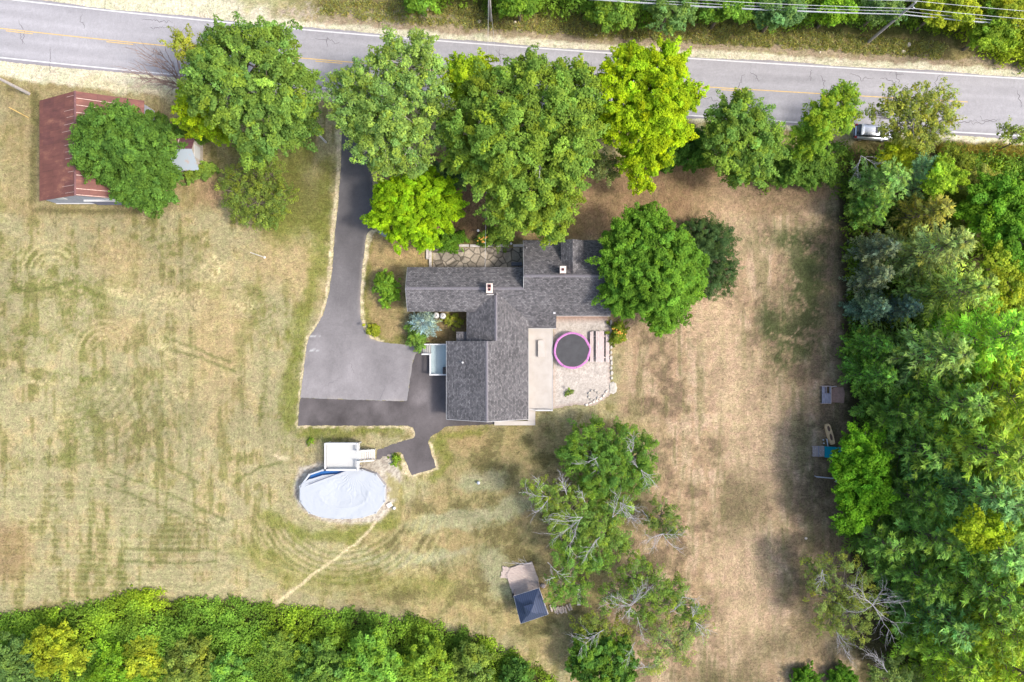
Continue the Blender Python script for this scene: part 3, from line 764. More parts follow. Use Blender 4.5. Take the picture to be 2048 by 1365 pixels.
# ridge caps
M_RIDGE = mat('ridge_shingle', (0.15, 0.14, 0.155), 0.85, 0.3, 9, stretch=(1, 1, 1))
for (xa, ya, xb, yb, zz) in ((ax0 + .02, 6.19, 1.36, 6.19, RB(6.19)), (1.38, 7.575, 11.8, 7.575, RB(7.574)), (-2.95, -.02, -2.95, -9.4, Lr), (-1.88, .02, -1.88, 5.4, fDE(-1.88, 0))):
    m = MB(); L_ = math.hypot(xb - xa, yb - ya); n_ = int(L_ / .22); w_ = .16
    for k in range(n_):
        t0, t1 = k / n_, (k + 1) / n_
        dz = .012 + .012 * (k % 2)
        if abs(yb - ya) < .01:
            x0, x1 = xa + (xb - xa) * t0, xa + (xb - xa) * t1
            m.add([(x0, ya - w_, zz - .62 * w_ + dz), (x1, ya - w_, zz - .62 * w_ + dz), (x1, ya, zz + dz + .01), (x0, ya, zz + dz + .01), (x1, ya + w_, zz - .62 * w_ + dz), (x0, ya + w_, zz - .62 * w_ + dz)], [(0, 1, 2, 3), (3, 2, 4, 5)])
        else:
            y0, y1 = ya + (yb - ya) * t0, ya + (yb - ya) * t1
            m.add([(xa - w_, y0, zz - .525 * w_ + dz), (xa - w_, y1, zz - .525 * w_ + dz), (xa, y1, zz + dz + .01), (xa, y0, zz + dz + .01), (xa + w_, y1, zz - .525 * w_ + dz), (xa + w_, y0, zz - .525 * w_ + dz)], [(0, 1, 2, 3), (3, 2, 4, 5)])
    m.obj('ridge_cap', M_RIDGE, hs)
# walls, following the roof undersides
def wallblock(poly, f):
    m = MB(); m.prism(poly, 0.0, lambda x, y: f(x, y) - T - .02); return m
m = MB()
def addw(poly, f): m.prism(poly, 0.0, lambda x, y: f(x, y) - T - .03)
addw([(ax0 + .3, 3.9), (1.3, 3.9), (1.3, 6.19), (ax0 + .3, 6.19)], fS)
addw([(ax0 + .3, 6.192), (1.3, 6.192), (1.3, 8.5), (ax0 + .3, 8.5)], fAN)
addw([(1.45, 3.4), (11.5, 3.4), (11.5, 7.574), (1.45, 7.574)], fS)
addw([(1.45, 7.576), (11.5, 7.576), (11.5, 11.75), (1.45, 11.75)], fBN)
addw([(2.1, 1.9), (5.0, 1.9), (5.0, 3.38), (2.1, 3.38)], fS)
addw([(-7.6, -9.2), (-2.95, -9.2), (-2.95, -.25), (-7.6, -.25)], fDW)
addw([(-2.948, -9.2), (1.7, -9.2), (1.7, -.25), (-2.948, -.25)], fDE)
addw([(-5.15, -.24), (-1.882, -.24), (-1.882, 3.88), (-5.15, 3.88)], fCW)
addw([(-1.88, -.24), (1.65, -.24), (1.65, 3.38), (-1.88, 3.88)], fDE)
m.obj('wall', M_CREAM, hs)
# white trim boards under the rakes and eaves
def bar3(m, p, q, w_, h_):
    p, q = Vector(p), Vector(q); d = (q - p).normalized(); u = d.cross(Vector((0, 0, 1))).normalized() * w_ / 2; v = Vector((0, 0, h_))
    m.add([p - u, p + u, q + u, q - u, p - u + v, p + u + v, q + u + v, q - u + v], [(3, 2, 1, 0), (4, 5, 6, 7), (0, 1, 5, 4), (1, 2, 6, 5), (2, 3, 7, 6), (3, 0, 4, 7)])
m = MB()
for p, q in (((-7.93, 0, 2.75), (-7.93, -9.44, 2.75)), ((ax0 - .02, 3.52, 3.4), (ax0 - .02, 6.19, RB(6.19) - .2)), ((ax0 - .02, 8.85, 3.4), (ax0 - .02, 6.19, RB(6.19) - .2)), ((-7.9, -9.47, 2.75), (-2.95, -9.47, 5.35)), ((1.99, -9.47, 2.75), (-2.95, -9.47, 5.35)), ((2.02, 0, 2.75), (2.02, -9.44, 2.75)), ((1.2, 1.52, 2.2), (5.35, 1.52, 2.2)), ((5.38, 3.0, 3.12), (11.85, 3.0, 3.12)), ((1.345, 6.25, 5.2), (1.345, 7.57, 5.9)), ((1.345, 12.1, 3.12), (1.345, 7.58, 5.9))):
    m = MB(); bar3(m, p, q, .04, .17); m.obj('fascia', M_WHITE, hs)
# dormer
dx0, dx1, dz0, dzr = 5.75, 8.42, 4.95, 6.05
dm = MB()
yb = 7.62
fW = lambda x, y: dz0 + (dzr - dz0) * (x - dx0) / (7.05 - dx0)
fE = lambda x, y: dz0 + (dzr - dz0) * (dx1 - x) / (dx1 - 7.05)
dm = MB(); dm.prism([(dx0 + .2, 8.6), (7.05, yb + .1), (7.05, 11.5), (dx0 + .2, 11.5)], 3.2, lambda x, y: fW(x, y) - .16)
dm.prism([(7.052, yb + .1), (dx1 - .2, 8.6), (dx1 - .2, 11.5), (7.052, 11.5)], 3.2, lambda x, y: fE(x, y) - .16)
dor = dm.obj('dormer', M_CREAM, hs)
dm = MB(); dm.prism([(dx0, 9.2), (7.049, yb), (7.049, 11.85), (dx0, 11.85)], lambda x, y: fW(x, y) - .13, fW); dm.prism([(7.051, yb), (dx1, 9.2), (dx1, 11.85), (7.051, 11.85)], lambda x, y: fE(x, y) - .13, fE)
dm.obj('dormer_roof', M_SHY, dor)
mw = MB(); mw.box(6.4, 7.7, 11.5, 11.56, 3.95, 5.0); mw.obj('window', M_GLASS, dor)
# chimneys
def chimney(x, y, wx_, wy_, z1, flues):
    m = MB(); m.box(x - wx_ / 2, x + wx_ / 2, y - wy_ / 2, y + wy_ / 2, 3.5, z1 - .12)
    c = m.obj('chimney', M_BRICK, r1)
    m = MB(); m.box(x - wx_ / 2 - .05, x + wx_ / 2 + .05, y - wy_ / 2 - .05, y + wy_ / 2 + .05, z1 - .12, z1, bev=.05)
    # in this house the crown is pale mortar
    cp = m.obj('chimney_cap', M_CAP, r1)
    for fx_, fy_, s_ in flues:
        m = MB(); m.box(x + fx_ - s_, x + fx_ + s_, y + fy_ - s_, y + fy_ + s_, z1, z1 + .10); m.obj('flue', M_FLUE, r1)
        m = MB(); m.box(x + fx_ - s_ * .72, x + fx_ + s_ * .72, y + fy_ - s_ * .72, y + fy_ + s_ * .72, z1 + .08, z1 + .104); m.obj('flue_opening', M_FLUEDARK, r1)  # black plate on the solid flue stands for its shaded hollow
chimney(-2.62, 6.12, .66, 1.02, 6.4, [(0, .24, .19), (0, -.16, .15)])
chimney(5.84, 8.2, .62, .72, 7.1, [(0, 0, .14)])
m = MB(); m.box(-2.98, -2.15, 5.45, 5.53, RB(5.5) + .0, RB(5.5) + .05); m.obj('flashing', M_WHITE, r1)
# vents, small porch roof, windows, doors
m = MB(); m.cyl(-5.85, -2.55, 3.9, 4.35, .07, n=8); m.cyl(-5.85, -2.55, 4.33, 4.4, .12, n=8); m.obj('vent_pipe', M_WHITE, r7)
m = MB(); m.cyl(5.02, 3.36, 3.4, 3.75, .07, n=8); m.box(4.93, 5.2, 3.25, 3.45, 3.7, 3.78); m.obj('vent_pipe', M_WHITE, r3)
m = MB(); m.cyl(1.75, 11.1, 3.9, 4.2, .06, n=8); m.obj('vent_pipe', M_WHITE, r4)
pr = slab([(-6.75, 0.0), (-5.2, 0.0), (-5.2, 1.13), (-6.75, 1.13)], lambda x, y: 2.75 + .18 * (x + 5.2), M_SHY, 'porch_roof')
m = MB(); m.box(-6.62, -6.5, .95, 1.07, 0, 2.35); m.obj('porch_post', M_WHITE, hs)
def window(x0, x1, y0, y1, z0, z1, ax, outw):
    m = MB()
    if ax == 'x': m.box(x0, x1, y0 - .0, y0 + outw * .07, z0, z1)
    else: m.box(x0, x0 + outw * .07, y0, y1, z0, z1)
    f = m.obj('window', M_WHITE, hs)
    m = MB()
    if ax == 'x': m.box(x0 + .09, x1 - .09, y0 + outw * .07, y0 + outw * .08, z0 + .09, z1 - .09)
    else: m.box(x0 + outw * .07, x0 + outw * .08, y0 + .09, y1 - .09, z0 + .09, z1 - .09)
    m.obj('pane', M_GLASS, f)
for x in (-10.6, -7.6, -4.4): window(x, x + 1.1, 8.5, 0, 1.2, 2.6, 'x', 1)
for x in (-10.8, -8.0): window(x, x + 1.1, 3.9, 0, 1.2, 2.6, 'x', -1)
window(ax0 + .3, 0, 5.4, 7.0, 1.2, 2.6, 'y', -1)
for x in (2.4, 9.4): window(x, x + 1.1, 11.75, 0, 1.2, 2.5, 'x', 1)
for x in (6.4, 9.2): window(x, x + 1.2, 3.4, 0, 1.2, 2.5, 'x', -1)
for y in (-2.2, -6.4): window(1.7, 0, y, y + 1.3, 1.3, 2.4, 'y', 1)
window(11.5, 0, 6.8, 8.2, 1.2, 2.6, 'y', 1)
for y in (-8.6, ):
    m = MB(); m.box(-7.68, -7.6, y, y + 3.0, 0.02, 2.4); gd = m.obj('garage_door', M_WHITE, hs)
m = MB(); m.box(-7.67, -7.6, -2.6, -1.6, .8, 2.7); dd = m.obj('door', M_WHITE, hs); m = MB(); m.cyl(-7.72, -1.75, 1.7, 1.8, .03, n=8); m.obj('door_handle', M_DARK, dd)
m = MB(); m.box(1.7, 1.76, -4.4, -2.6, .65, 2.5); dd = m.obj('door', M_GLASS, hs)

# ---- west entry porch
pz = .8
po = thing('entry_porch', 'white-railed entry porch with pale blue boards and steps above the dark asphalt', 'porch', (-9.0, -2.2, 0))
M_BLUEDECK = mat('pale_blue_boards', (0.33, 0.40, 0.41), 0.6, 0.05, 2)
m = MB()
for k in range(15):
    x0 = -10.0 + k * .16
    m.box(x0, x0 + .145, -4.12, -.5, pz - .06, pz)
m.box(-10.0, -7.6, -4.12, -.5, pz - .18, pz - .07); m.obj('decking', M_BLUEDECK, po)
def railing(pts, z, parent, hh=.95, wd=.16, posts=None):
    m = MB()
    for (xa, ya), (xb, yb_) in zip(pts[:-1], pts[1:]):
        L_ = math.hypot(xb - xa, yb_ - ya); n_ = max(1, int(L_ / .14))
        bar3(m, (xa, ya, z + hh - .07), (xb, yb_, z + hh - .07), wd, .06)
        bar3(m, (xa, ya, z + .12), (xb, yb_, z + .12), .07, .05)
        for k in range(1, n_):
            t = k / n_; x, y = xa + (xb - xa) * t, yb_ * t + ya * (1 - t)
            m.box(x - .017, x + .017, y - .017, y + .017, z + .15, z + hh - .07)
    for x, y in pts:
        m.box(x - .06, x + .06, y - .06, y + .06, z - .02, z + hh + .04); m.box(x - .09, x + .09, y - .09, y + .09, z + hh + .04, z + hh + .09)
    return m.obj('railing', M_WHITE, parent)
railing([(-7.65, -.42), (-10.0, -.42), (-11.0, -.42)], pz - .25, po, wd=.14)
railing([(-11.0, -1.62), (-10.04, -1.62), (-10.04, -4.14), (-7.65, -4.14)], pz - .2, po, wd=.18)
m = MB()
for k in range(4):
    x0 = -10.03 - k * .26
    m.box(x0 - .26, x0 - .005, -1.5, -.5, 0, pz - .17 * (k + 1))
st_ = m.obj('steps', M_GREYWOOD if False else M_DECK, po)
for y in (-.55, -2.0, -4.0):
    m = MB(); m.box(-9.98, -9.84, y - .07, y + .07, 0, pz - .18); m.obj('post', M_WHITE, po)
# gas grill
gr = thing('gas_grill', 'small black covered grill on the entry porch against the garage wall', 'grill', W(890, 742, .8))
gx_, gy_, _ = W(889, 742, 1.4)
m = MB(); m.box(gx_ - .22, gx_ + .22, gy_ - .45, gy_ + .45, .85, 1.55, bev=.08); m.obj('body', M_DARK, gr)
m = MB(); m.box(gx_ - .2, gx_ + .2, gy_ - .3, gy_ + .3, 1.55, 1.8, bev=.12); m.obj('lid', M_DARK, gr)

# ---- east deck
dk = thing('deck', 'long cream-coloured deck along the east wall of the garage', 'deck', (3.5, -3.5, 0))
M_DK2 = mat('cream_decking', (0.43, 0.395, 0.37), 0.75, 0.05, 1.5, rgb2=(0.37, 0.335, 0.30), stretch=(.6, .6, 1))
m = MB(); dz = .6
k = 0; x0 = 2.0
while x0 < 5.0:
    m.box(x0, min(x0 + .14, 5.03), -8.62, 1.58, dz - .04, dz + (.0 if k % 2 else .003)); x0 += .15; k += 1
m.box(2.0, 5.03, -8.62, 1.58, dz - .2, dz - .05); m.obj('decking', M_DK2, dk)
m = MB(); m.box(2.0, 2.9, -9.95, -8.64, .15, .34); m.box(-2.2, 2.9, -10.5, -9.97, .12, .3); m.obj('lower_landing', M_DK2, dk)
m = MB(); bar3(m, (2.05, -8.4, dz + .6), (3.2, -8.55, dz + .66), .06, .05); bar3(m, (3.0, -8.55, dz + .66), (5.0, -8.55, dz + .66), .13, .05)
for x in (3.05, 4.95): m.box(x - .05, x + .05, -8.6, -8.5, dz, dz + .66)
m.obj('railing', M_WHITE, dk)
m = MB(); m.box(5.03, 5.08, -8.64, 1.6, .1, dz + .01); m.box(2.9, 5.08, -8.7, -8.62, .1, dz + .01); m.obj('skirting', M_WHITE, dk)
# long white table on the deck
tx, ty, _ = W(1083, 698, 1.3)
tb = thing('deck_table', 'pale low table in the middle of the cream deck', 'table', (tx, ty, dz))
m = MB(); m.box(tx - .42, tx + .42, ty - 1.05, ty + 1.05, dz + .38, dz + .43, bev=.02); m.obj('tabletop', M_DK2, tb)
for sx_, sy_ in ((1, 1), (1, -1), (-1, 1), (-1, -1)):
    m = MB(); m.cyl(tx + sx_ * .36, ty + sy_ * .95, dz, dz + .38, .03, n=8); m.obj('leg', M_DARK, tb)

# ---- white tanks by the spruce
for (px, py), lb in (((871.5, 631), 'white round tank beside the blue spruce, the one touching its branches'), ((885, 632), 'white round tank against the house wall, the one away from the blue spruce')):
    x, y, _ = W(px, py, 1.25)
    t_ = thing('gas_tank', lb, 'tank', (x, y, 0), 'white gas tanks')
    m = MB(); m.lathe(x, y, [(.30, 0), (.37, .06), (.38, .2), (.38, 1.0), (.34, 1.12), (.2, 1.2), (.06, 1.23)], 24); m.obj('cylinder', M_WHITE, t_, True)
    m = MB(); m.lathe(x, y, [(.17, 1.12), (.17, 1.38), (.15, 1.38), (.15, 1.2)], 20); m.obj('collar', M_WHITE, t_)
    m = MB(); m.cyl(x, y, 1.2, 1.32, .04, n=8); m.obj('valve', M_CAP, t_)

# ------------------------------------------------------------------ trampoline
x, y, _ = W(1144.5, 701.5, .9)
tr = thing('trampoline', 'round trampoline with black mat and pink edge padding on the gravel', 'trampoline', (x, y, 0))
M_PINK = mat('pink_vinyl', (0.40, 0.15, 0.36), 0.5, 0.1, 2)
M_MAT = mat('black_jumping_mat', (0.05, 0.05, 0.055), 0.7, 0.15, 1.2)
M_STEEL = mat('galvanised_steel', (0.45, 0.46, 0.48), 0.4, 0.1, 3, metal=.7)
R_ = 2.28; n_ = 56
def pad_in(an):
    d_ = math.degrees(an) % 360
    if d_ > 320 or d_ < 50: 
        t = (d_ - 320) if d_ > 320 else d_ + 40
        return R_ - (.14 + .16 * abs(math.sin(t / 90 * math.pi * 2)))
    return R_ - .25 - .02 * math.sin(an * 7)
V, F = [], []
for i in range(n_):
    an = 2 * math.pi * i / n_
    ca, sa = math.cos(an), math.sin(an)
    ri = pad_in(an); ro = R_ + .02 * math.sin(an * 8)
    for r, z in ((ro, .86), (ro, .92), ((ro + ri) / 2, .945), (ri, .92), (ri, .89)):
        V.append((x + r * ca, y + r * sa, z))
for i in range(n_):
    j = (i + 1) % n_
    for k in range(4):
        F.append((i * 5 + k, j * 5 + k, j * 5 + k + 1, i * 5 + k + 1))
m = MB(); m.add(V, F); m.obj('edge_padding', M_PINK, tr)
m = MB(); m.cyl(x, y, .87, .88, 2.02, n=56); m.obj('jumping_mat', M_MAT, tr)
m = MB()
pts = [(x + (R_ - .04) * math.cos(a), y + (R_ - .04) * math.sin(a), .85) for a in np.linspace(0, 2 * math.pi, 41)]
m.tube(pts, .035, 6); m.obj('frame', M_STEEL, tr)
for k in range(4):
    a = k * math.pi / 2 + .4
    m = MB(); p = [(x + R_ * math.cos(a + s_) * .96, y + R_ * math.sin(a + s_) * .96, z) for s_, z in ((-.25, .84), (-.25, .04), (.25, .04), (.25, .84))]
    m.tube(p, .03, 6); m.obj('leg', M_STEEL, tr)
for a in np.linspace(0, 2 * math.pi, 9)[:-1] + .25:
    m = MB(); m.add([(x + r * math.cos(a + s_), y + r * math.sin(a + s_), .951) for r, s_ in ((R_ - .3, -.007), (R_, -.007), (R_, .007), (R_ - .3, .007))], [(0, 1, 2, 3)]); m.obj('strap', M_DARK, tr)
# picnic table
x, y, _ = W(1200, 694, .75)
M_PIC = mat('weathered_planks', (0.56, 0.47, 0.45), 0.85, 0.3, 2.5, 0.2, rgb2=(0.34, 0.27, 0.265), stretch=(7, .7, 1))
pt = thing('picnic_table', 'long weathered plank picnic table with two benches beside the trampoline', 'picnic table', (x, y, 0))
m = MB()
for k in range(5): m.box(x - .50 + k * .20, x - .50 + k * .20 + .185, y - 1.92 + .05 * math.sin(k * 2.1), y + 1.92 + .05 * math.cos(k * 1.7), .72, .765)
m.obj('tabletop', M_PIC, pt)
for s_ in (-1, 1):
    m = MB()
    for k in range(2): m.box(x + s_ * .98 - .21 + k * .215, x + s_ * .98 - .21 + k * .215 + .2, y - 1.88 - .05 * k, y + 1.85 + .06 * k, .42, .46)
    m.obj('bench', M_PIC, pt)
    m = MB()
    for t in (-1, 1):
        bar3(m, (x + t * .95, y + s_ * 1.3, 0), (x + t * .35, y + s_ * 1.3, .7), .09, .06)
    bar3(m, (x - 1.1, y + s_ * 1.34, .36), (x + 1.1, y + s_ * 1.34, .36), .09, .06); bar3(m, (x - .5, y + s_ * 1.34, .66), (x + .5, y + s_ * 1.34, .66), .09, .06)
    m.obj('leg_frame', M_PIC, pt)

# stone edging of the gravel yard, each stone lifted separately
def rock(name, x, y, z, sx_, sy_, sz_, rot, matr, label, cat, group):
    m = MB(); n_ = 8; vs = []
    for zz, k in ((0, 1.0), (.55, 1.02), (1.0, .68)):
        for i in range(n_):
            a = 2 * math.pi * i / n_; q = k * random.uniform(.8, 1.1)
            u, v = rot2(math.cos(a) * sx_ * q, math.sin(a) * sy_ * q, rot); vs.append((x + u, y + v, z + zz * sz_ * random.uniform(.9, 1.05)))
    fs = [tuple(range(2 * n_, 3 * n_))] + [(k * n_ + i, k * n_ + (i + 1) % n_, (k + 1) * n_ + (i + 1) % n_, (k + 1) * n_ + i) for k in range(2) for i in range(n_)]
    m.add(vs, fs); return tag(m.obj(name, matr), label, cat, group)
ORD = 'first second third fourth fifth sixth seventh eighth ninth tenth eleventh twelfth thirteenth fourteenth fifteenth sixteenth'.split()
def rock_row(pts, step, lab, cat, grp, s=(.3, .2, .2), name='edging_stone', matr=None, jit=.05):
    cnt_ = 0
    for (xa, ya), (xb, yb_) in zip(pts[:-1], pts[1:]):
        L_ = math.hypot(xb - xa, yb_ - ya) / S; n_ = max(1, round(L_ / step))
        for k in range(n_):
            t = (k + .5) / n_; x, y, _ = W(xa + (xb - xa) * t, ya + (yb_ - ya) * t)
            a = math.atan2(-(yb_ - ya), xb - xa)
            rock(name, x + random.uniform(-jit, jit), y + random.uniform(-jit, jit), 0, s[0] * random.uniform(.75, 1.2), s[1] * random.uniform(.8, 1.2), s[2] * random.uniform(.7, 1.3), a, matr or M_STONE, ORD[min(cnt_, 15)] + ' ' + lab, cat, grp); cnt_ += 1
rock_row([(1222, 640), (1222, 700), (1223, 762)], .62, 'rough stone from the flower clump in the straight gravel yard edging', 'stone', 'straight gravel yard edging stones')
rock_row([(1170, 811), (1190, 803), (1204, 795), (1215, 780)], .5, 'pale stone from the house side in the curved gravel yard edging', 'stone', 'curved gravel yard edging stones', (.26, .17, .18), matr=M_CAP)
rock('flat_rock', *W(1226, 776)[:2], 0, .55, .75, .12, 0, M_STONE, 'wide flat tan rock at the corner of the gravel yard', 'rock', None)
for k in range(8):
    a = k * math.pi / 4 * .95 + .5
    x, y, _ = W(1187, 791)
    rock('ring_stone', x + .62 * math.cos(a), y + .62 * math.sin(a), 0, .2, .15, .2, a + 1.57, M_STONE, ORD[k] + ' small stone counterclockwise from the top of the fire ring on gravel', 'stone', 'fire ring stones')
# flagstone patio kerb
M_GRAN = mat('granite_kerb', (0.44, 0.40, 0.37), 0.85, 0.2, 3, .3)
for k, (xa, xb) in enumerate(((868, 886), (890, 912), (918, 938), (940, 960), (962, 988), (992, 1018), (1026, 1046))):
    m = MB(); x0, y0, _ = W(xa, 492); x1, _, _ = W(xb, 492); m.box(x0, x1, y0 - .16 - .03 * (k % 2), y0 + .16, 0, .22, bev=.04)
    tag(m.obj('kerb_stone', M_GRAN), ORD[k] + ' pale granite block from the driveway end of the patio kerb', 'stone', 'granite patio edging blocks')
for k, (px_, py_, a) in enumerate(((861, 512, 0), (855, 508, 0), (861, 529, 0))):
    x, y, _ = W(px_, py_); m = MB(); L_ = (.95, .7, .35)[k]
    m.box(-.17, .17, -L_, L_, 0, .3 - .05 * k, a=a, c=(x, y), bev=.04)
    tag(m.obj('granite_step', M_GRAN), ('long upright granite block ending the flagstone patio on the driveway side', 'narrow granite block lying outside the patio end block', 'short granite block between patio end and roof edge')[k], 'stone')
x, y, _ = W(1034, 529); m = MB(); m.box(x - .7, x + .7, y - .22, y + .22, 0, .42, bev=.03); m.box(x - .65, x + .65, y - .2, y + .2, .42, .46, bev=.01)
tag(m.obj('garden_bench', mat('slate_bench', (0.10, 0.105, 0.13), .7, .2, 3)), 'dark slate bench in the patio corner beside the tall wing', 'bench')
for k, (px_, py_, lb) in enumerate(((860, 489, 'at the driveway end of the granite kerb'), (914, 489, 'on the granite kerb past the orange flowers'), (969, 488, 'midway along the granite kerb'), (1022, 490, 'near the tall wing on the granite kerb'), (957, 464, 'alone among the shrubs above the patio'))):
    x, y, _ = W(px_, py_); l_ = thing('path_lamp', 'small white lamp post cap ' + lb, 'lamp', (x, y, 0), 'patio lamps')
    m = MB(); m.cyl(x, y, 0, .8, .03, n=8); m.obj('post', M_DARK, l_); m = MB(); m.lathe(x, y, [(.08, .8), (.13, .86), (.13, .98), (.16, 1.0), (.05, 1.08)], 12); m.obj('lamp_head', M_WHITE, l_)
# stepping slab by the drive
x, y, _ = W(767, 466); tag(MB().box(-.55, .55, -.35, .35, 0, .12, a=-.6, c=(x, y), bev=.03).obj('stepping_stone', mat('bluestone', (.22, .25, .29), .8, .2, 3)), 'bluish stepping slab under the bright tree at the drive edge', 'slab')

# ------------------------------------------------------------------ pool
pl = thing('swimming_pool', 'oval above-ground pool under a pale wrinkled cover', 'swimming pool', W(685, 988))
zc = 1.25; k_ = (1 - zc / H) / S
pcx, pcy, _ = W(685, 988, zc); hl, hh_ = 87 * k_, 50.5 * k_
def oval(t, off=0.0):
    ca, sa = math.cos(t), math.sin(t); p = 2.7
    r = (abs(ca / (hl + off)) ** p + abs(sa / (hh_ + off)) ** p) ** (-1 / p)
    return r * ca, r * sa
NN = 18
ts = [2 * math.pi * (i + .5) / NN for i in range(NN)]
outer = [oval(t) for t in ts]
M_PWALL = mat('pool_wall', (0.36, 0.345, 0.37), 0.5, 0.06, 2)
M_POOLRIM = mat('pool_rim', (0.40, 0.42, 0.45), 0.4, 0.05, 2)
M_COVER = mat('pool_cover', (0.325, 0.345, 0.375), 0.6, 0.01, .5, spec=.2)
M_WATER = mat('pool_water', (0.02, 0.10, 0.30), 0.08, 0.1, 1, spec=.6)
m = MB(); V = []
for s_, z in ((.985, 0), (.985, zc - .03), (.965, zc - .03), (.965, .05)): V += [(pcx + a * s_, pcy + b_ * s_, z) for a, b_ in outer]
m.add(V, [(k * NN + i, k * NN + (i + 1) % NN, (k + 1) * NN + (i + 1) % NN, (k + 1) * NN + i) for k in range(3) for i in range(NN)]); m.obj('pool_wall', M_PWALL, pl)
m = MB(); V = []; 
for s_, z in ((1.0, zc - .08), (1.0, zc), (.955, zc + .01), (.955, zc - .06)):
    V += [(pcx + a * s_, pcy + b_ * s_, z) for a, b_ in outer]
F = [(k * NN + i, k * NN + (i + 1) % NN, (k + 1) * NN + (i + 1) % NN, (k + 1) * NN + i) for k in range(3) for i in range(NN)]
m.add(V, F); m.obj('pool_rim', M_POOLRIM, pl)
m = MB()
for a, b_ in outer: m.box(-.07, .07, -.13, .13, zc + .0, zc + .05, a=math.atan2(b_, a) + 1.57, c=(pcx + a * .98, pcy + b_ * .98))
m.obj('rim_cap', M_DARK if False else M_POOLRIM, pl)
# water showing where the cover has slipped
m = MB(); m.prism([(pcx + a * .952, pcy + b_ * .952) for a, b_ in outer], zc - .45, zc - .40); m.obj('water', M_WATER, pl)
# cover: a sagging, folded sheet
NR, NT = 90, 300
V = []; vals = []
for i in range(NR + 1):
    r = i / NR
    for j in range(NT):
        t = 2 * math.pi * j / NT
        # polygon radius in this direction
        u = (t / (2 * math.pi) * NN - .5) % NN; i0 = int(u); f = u - i0
        a0, b0 = outer[i0 % NN]; a1, b1 = outer[(i0 + 1) % NN]
        ex, ey = (a0 + (a1 - a0) * f) * .985, (b0 + (b1 - b0) * f) * .985
        X_, Y_ = ex * r, ey * r
        pull = 0.0
        if Y_ > 1.3 and X_ < 1.0:          # slipped edge, north-west side
            w_ = min(1, (Y_ - 1.3) / 1.2) * min(1, (1.0 - X_) / 1.5)
            pull = .62 * w_
            Y_ -= pull
        V.append([pcx + X_, pcy + Y_, 0, X_, Y_, r])
V = np.array(V)
xx, yy_ = V[:, 3], V[:, 4]
ex_ = np.hypot((xx - .2) / 3.0, (yy_ - .1) / 1.9)
z = zc + .045 - .13 * (1 - sstep(ex_, .35, 1.1)) 
z += .03 * np.exp(-((ex_ - 1.0) / .07) ** 2) * (yy_ < .4)
# radiating wrinkles from the deck corner
ddx, ddy = xx - 1.6, yy_ - 2.9
an = np.arctan2(ddy, ddx); rr = np.hypot(ddx, ddy)
wr = np.sin(an * 34 + 2 * fbm(xx * 1.2 + 9, yy_ * 1.2 + 9, 300, 3) * 6)
z += .028 * wr * sstep(fbm(xx + 3, yy_ + 3, 301, 3), .42, .6) * np.exp(-rr / 3.6)
z += (fbm(xx * 2.2 + 20, yy_ * 2.2 + 20, 302, 3) - .5) * .035
z += .02 * np.sin((xx * .9 - yy_ * .55) * 2.3 + 1.5 * np.sin(yy_ * 1.1)) * sstep(xx, -2.5, 0) * (1 - sstep(xx, 2.5, 4.5))
# long fold line
fl = np.abs((yy_ - (1.02 + (xx + 4.6) * .38)) * .93)
z += np.where((xx > -4.5) & (xx < 1.2), .09 * np.exp(-((fl - .10) / .05) ** 2) - .06 * np.exp(-(fl / .05) ** 2), 0)
z = np.where(V[:, 5] > .97, zc + .05, z)
V[:, 2] = z
q = np.array([(i * NT + j, (i + 1) * NT + j, (i + 1) * NT + (j + 1) % NT, i * NT + (j + 1) % NT) for i in range(NR) for j in range(NT)])
co = np_mesh('pool_cover', V[:, :3], q, M_COVER, None, pl); co.data.shade_smooth()
m = MB(); p0 = np.array((-4.1, 1.2)); p1 = np.array((.9, 3.02))
pp = [(pcx + a, pcy + b_, zc + .13) for a, b_ in [tuple(p0 + (p1 - p0) * t) for t in np.linspace(0, 1, 8)]]
m.tube(pp, .03, 5); m.obj('cover_fold_line', mat('fold_dark', (.12, .13, .2), .9, .2, 3), co)  # dark tube drawn along the fold as its shaded crease
# pool deck
pd = thing('pool_deck', 'square white-railed platform deck against the pool', 'pool deck', W(685, 912))
x0, y0, _ = W(654, 938, 1.3); x1, y1, _ = W(719, 886, 1.3)
M_WD = mat('white_boards', (0.43, 0.43, 0.42), 0.7, 0.03, 2)
m = MB(); yy0 = y0
while yy0 < y1 - .05:
    m.box(x0, x1, yy0, yy0 + .145, 1.2, 1.25); yy0 += .155
m.box(x0, x1, y0, y1, 1.05, 1.19); m.obj('decking', M_WD, pd)
railing([(x0, y0), (x0, y1), (x1 - .05, y1), (x1 - .05, y1 - 1.0)], 1.25, pd, .9, .2)
railing([(x1 - .05, y0 + 1.0), (x1 - .05, y0), (x0, y0)], 1.25, pd, .9, .2)
for x in (x0 + .1, x1 - .1):
    for y in (y0 + .1, y1 - .1):
        m = MB(); m.box(x - .07, x + .07, y - .07, y + .07, 0, 1.05); m.obj('post', M_WHITE, pd)
m = MB(); n_ = 7; xe = W(751, 912, 0)[0]
for k in range(n_):
    a, b_ = x1 + (xe - x1) * k / n_, x1 + (xe - x1) * (k + 1) / n_
    m.box(a, b_ - .03, y0 + 1.02, y1 - .98, 0.02, 1.2 - 1.1 * (k + .6) / n_)
m.obj('steps', M_DECK, pd)
for yy in (y0 + .98, y1 - .95):
    m = MB(); bar3(m, (x1, yy, 2.0), (xe, yy, 1.0), .16, .06)
    for k in range(5):
        t = k / 4; m.box(x1 + (xe - x1) * t - .04, x1 + (xe - x1) * t + .04, yy - .04, yy + .04, .05, 2.0 - t * 1.0)
    m.obj('handrail', M_WHITE, pd)
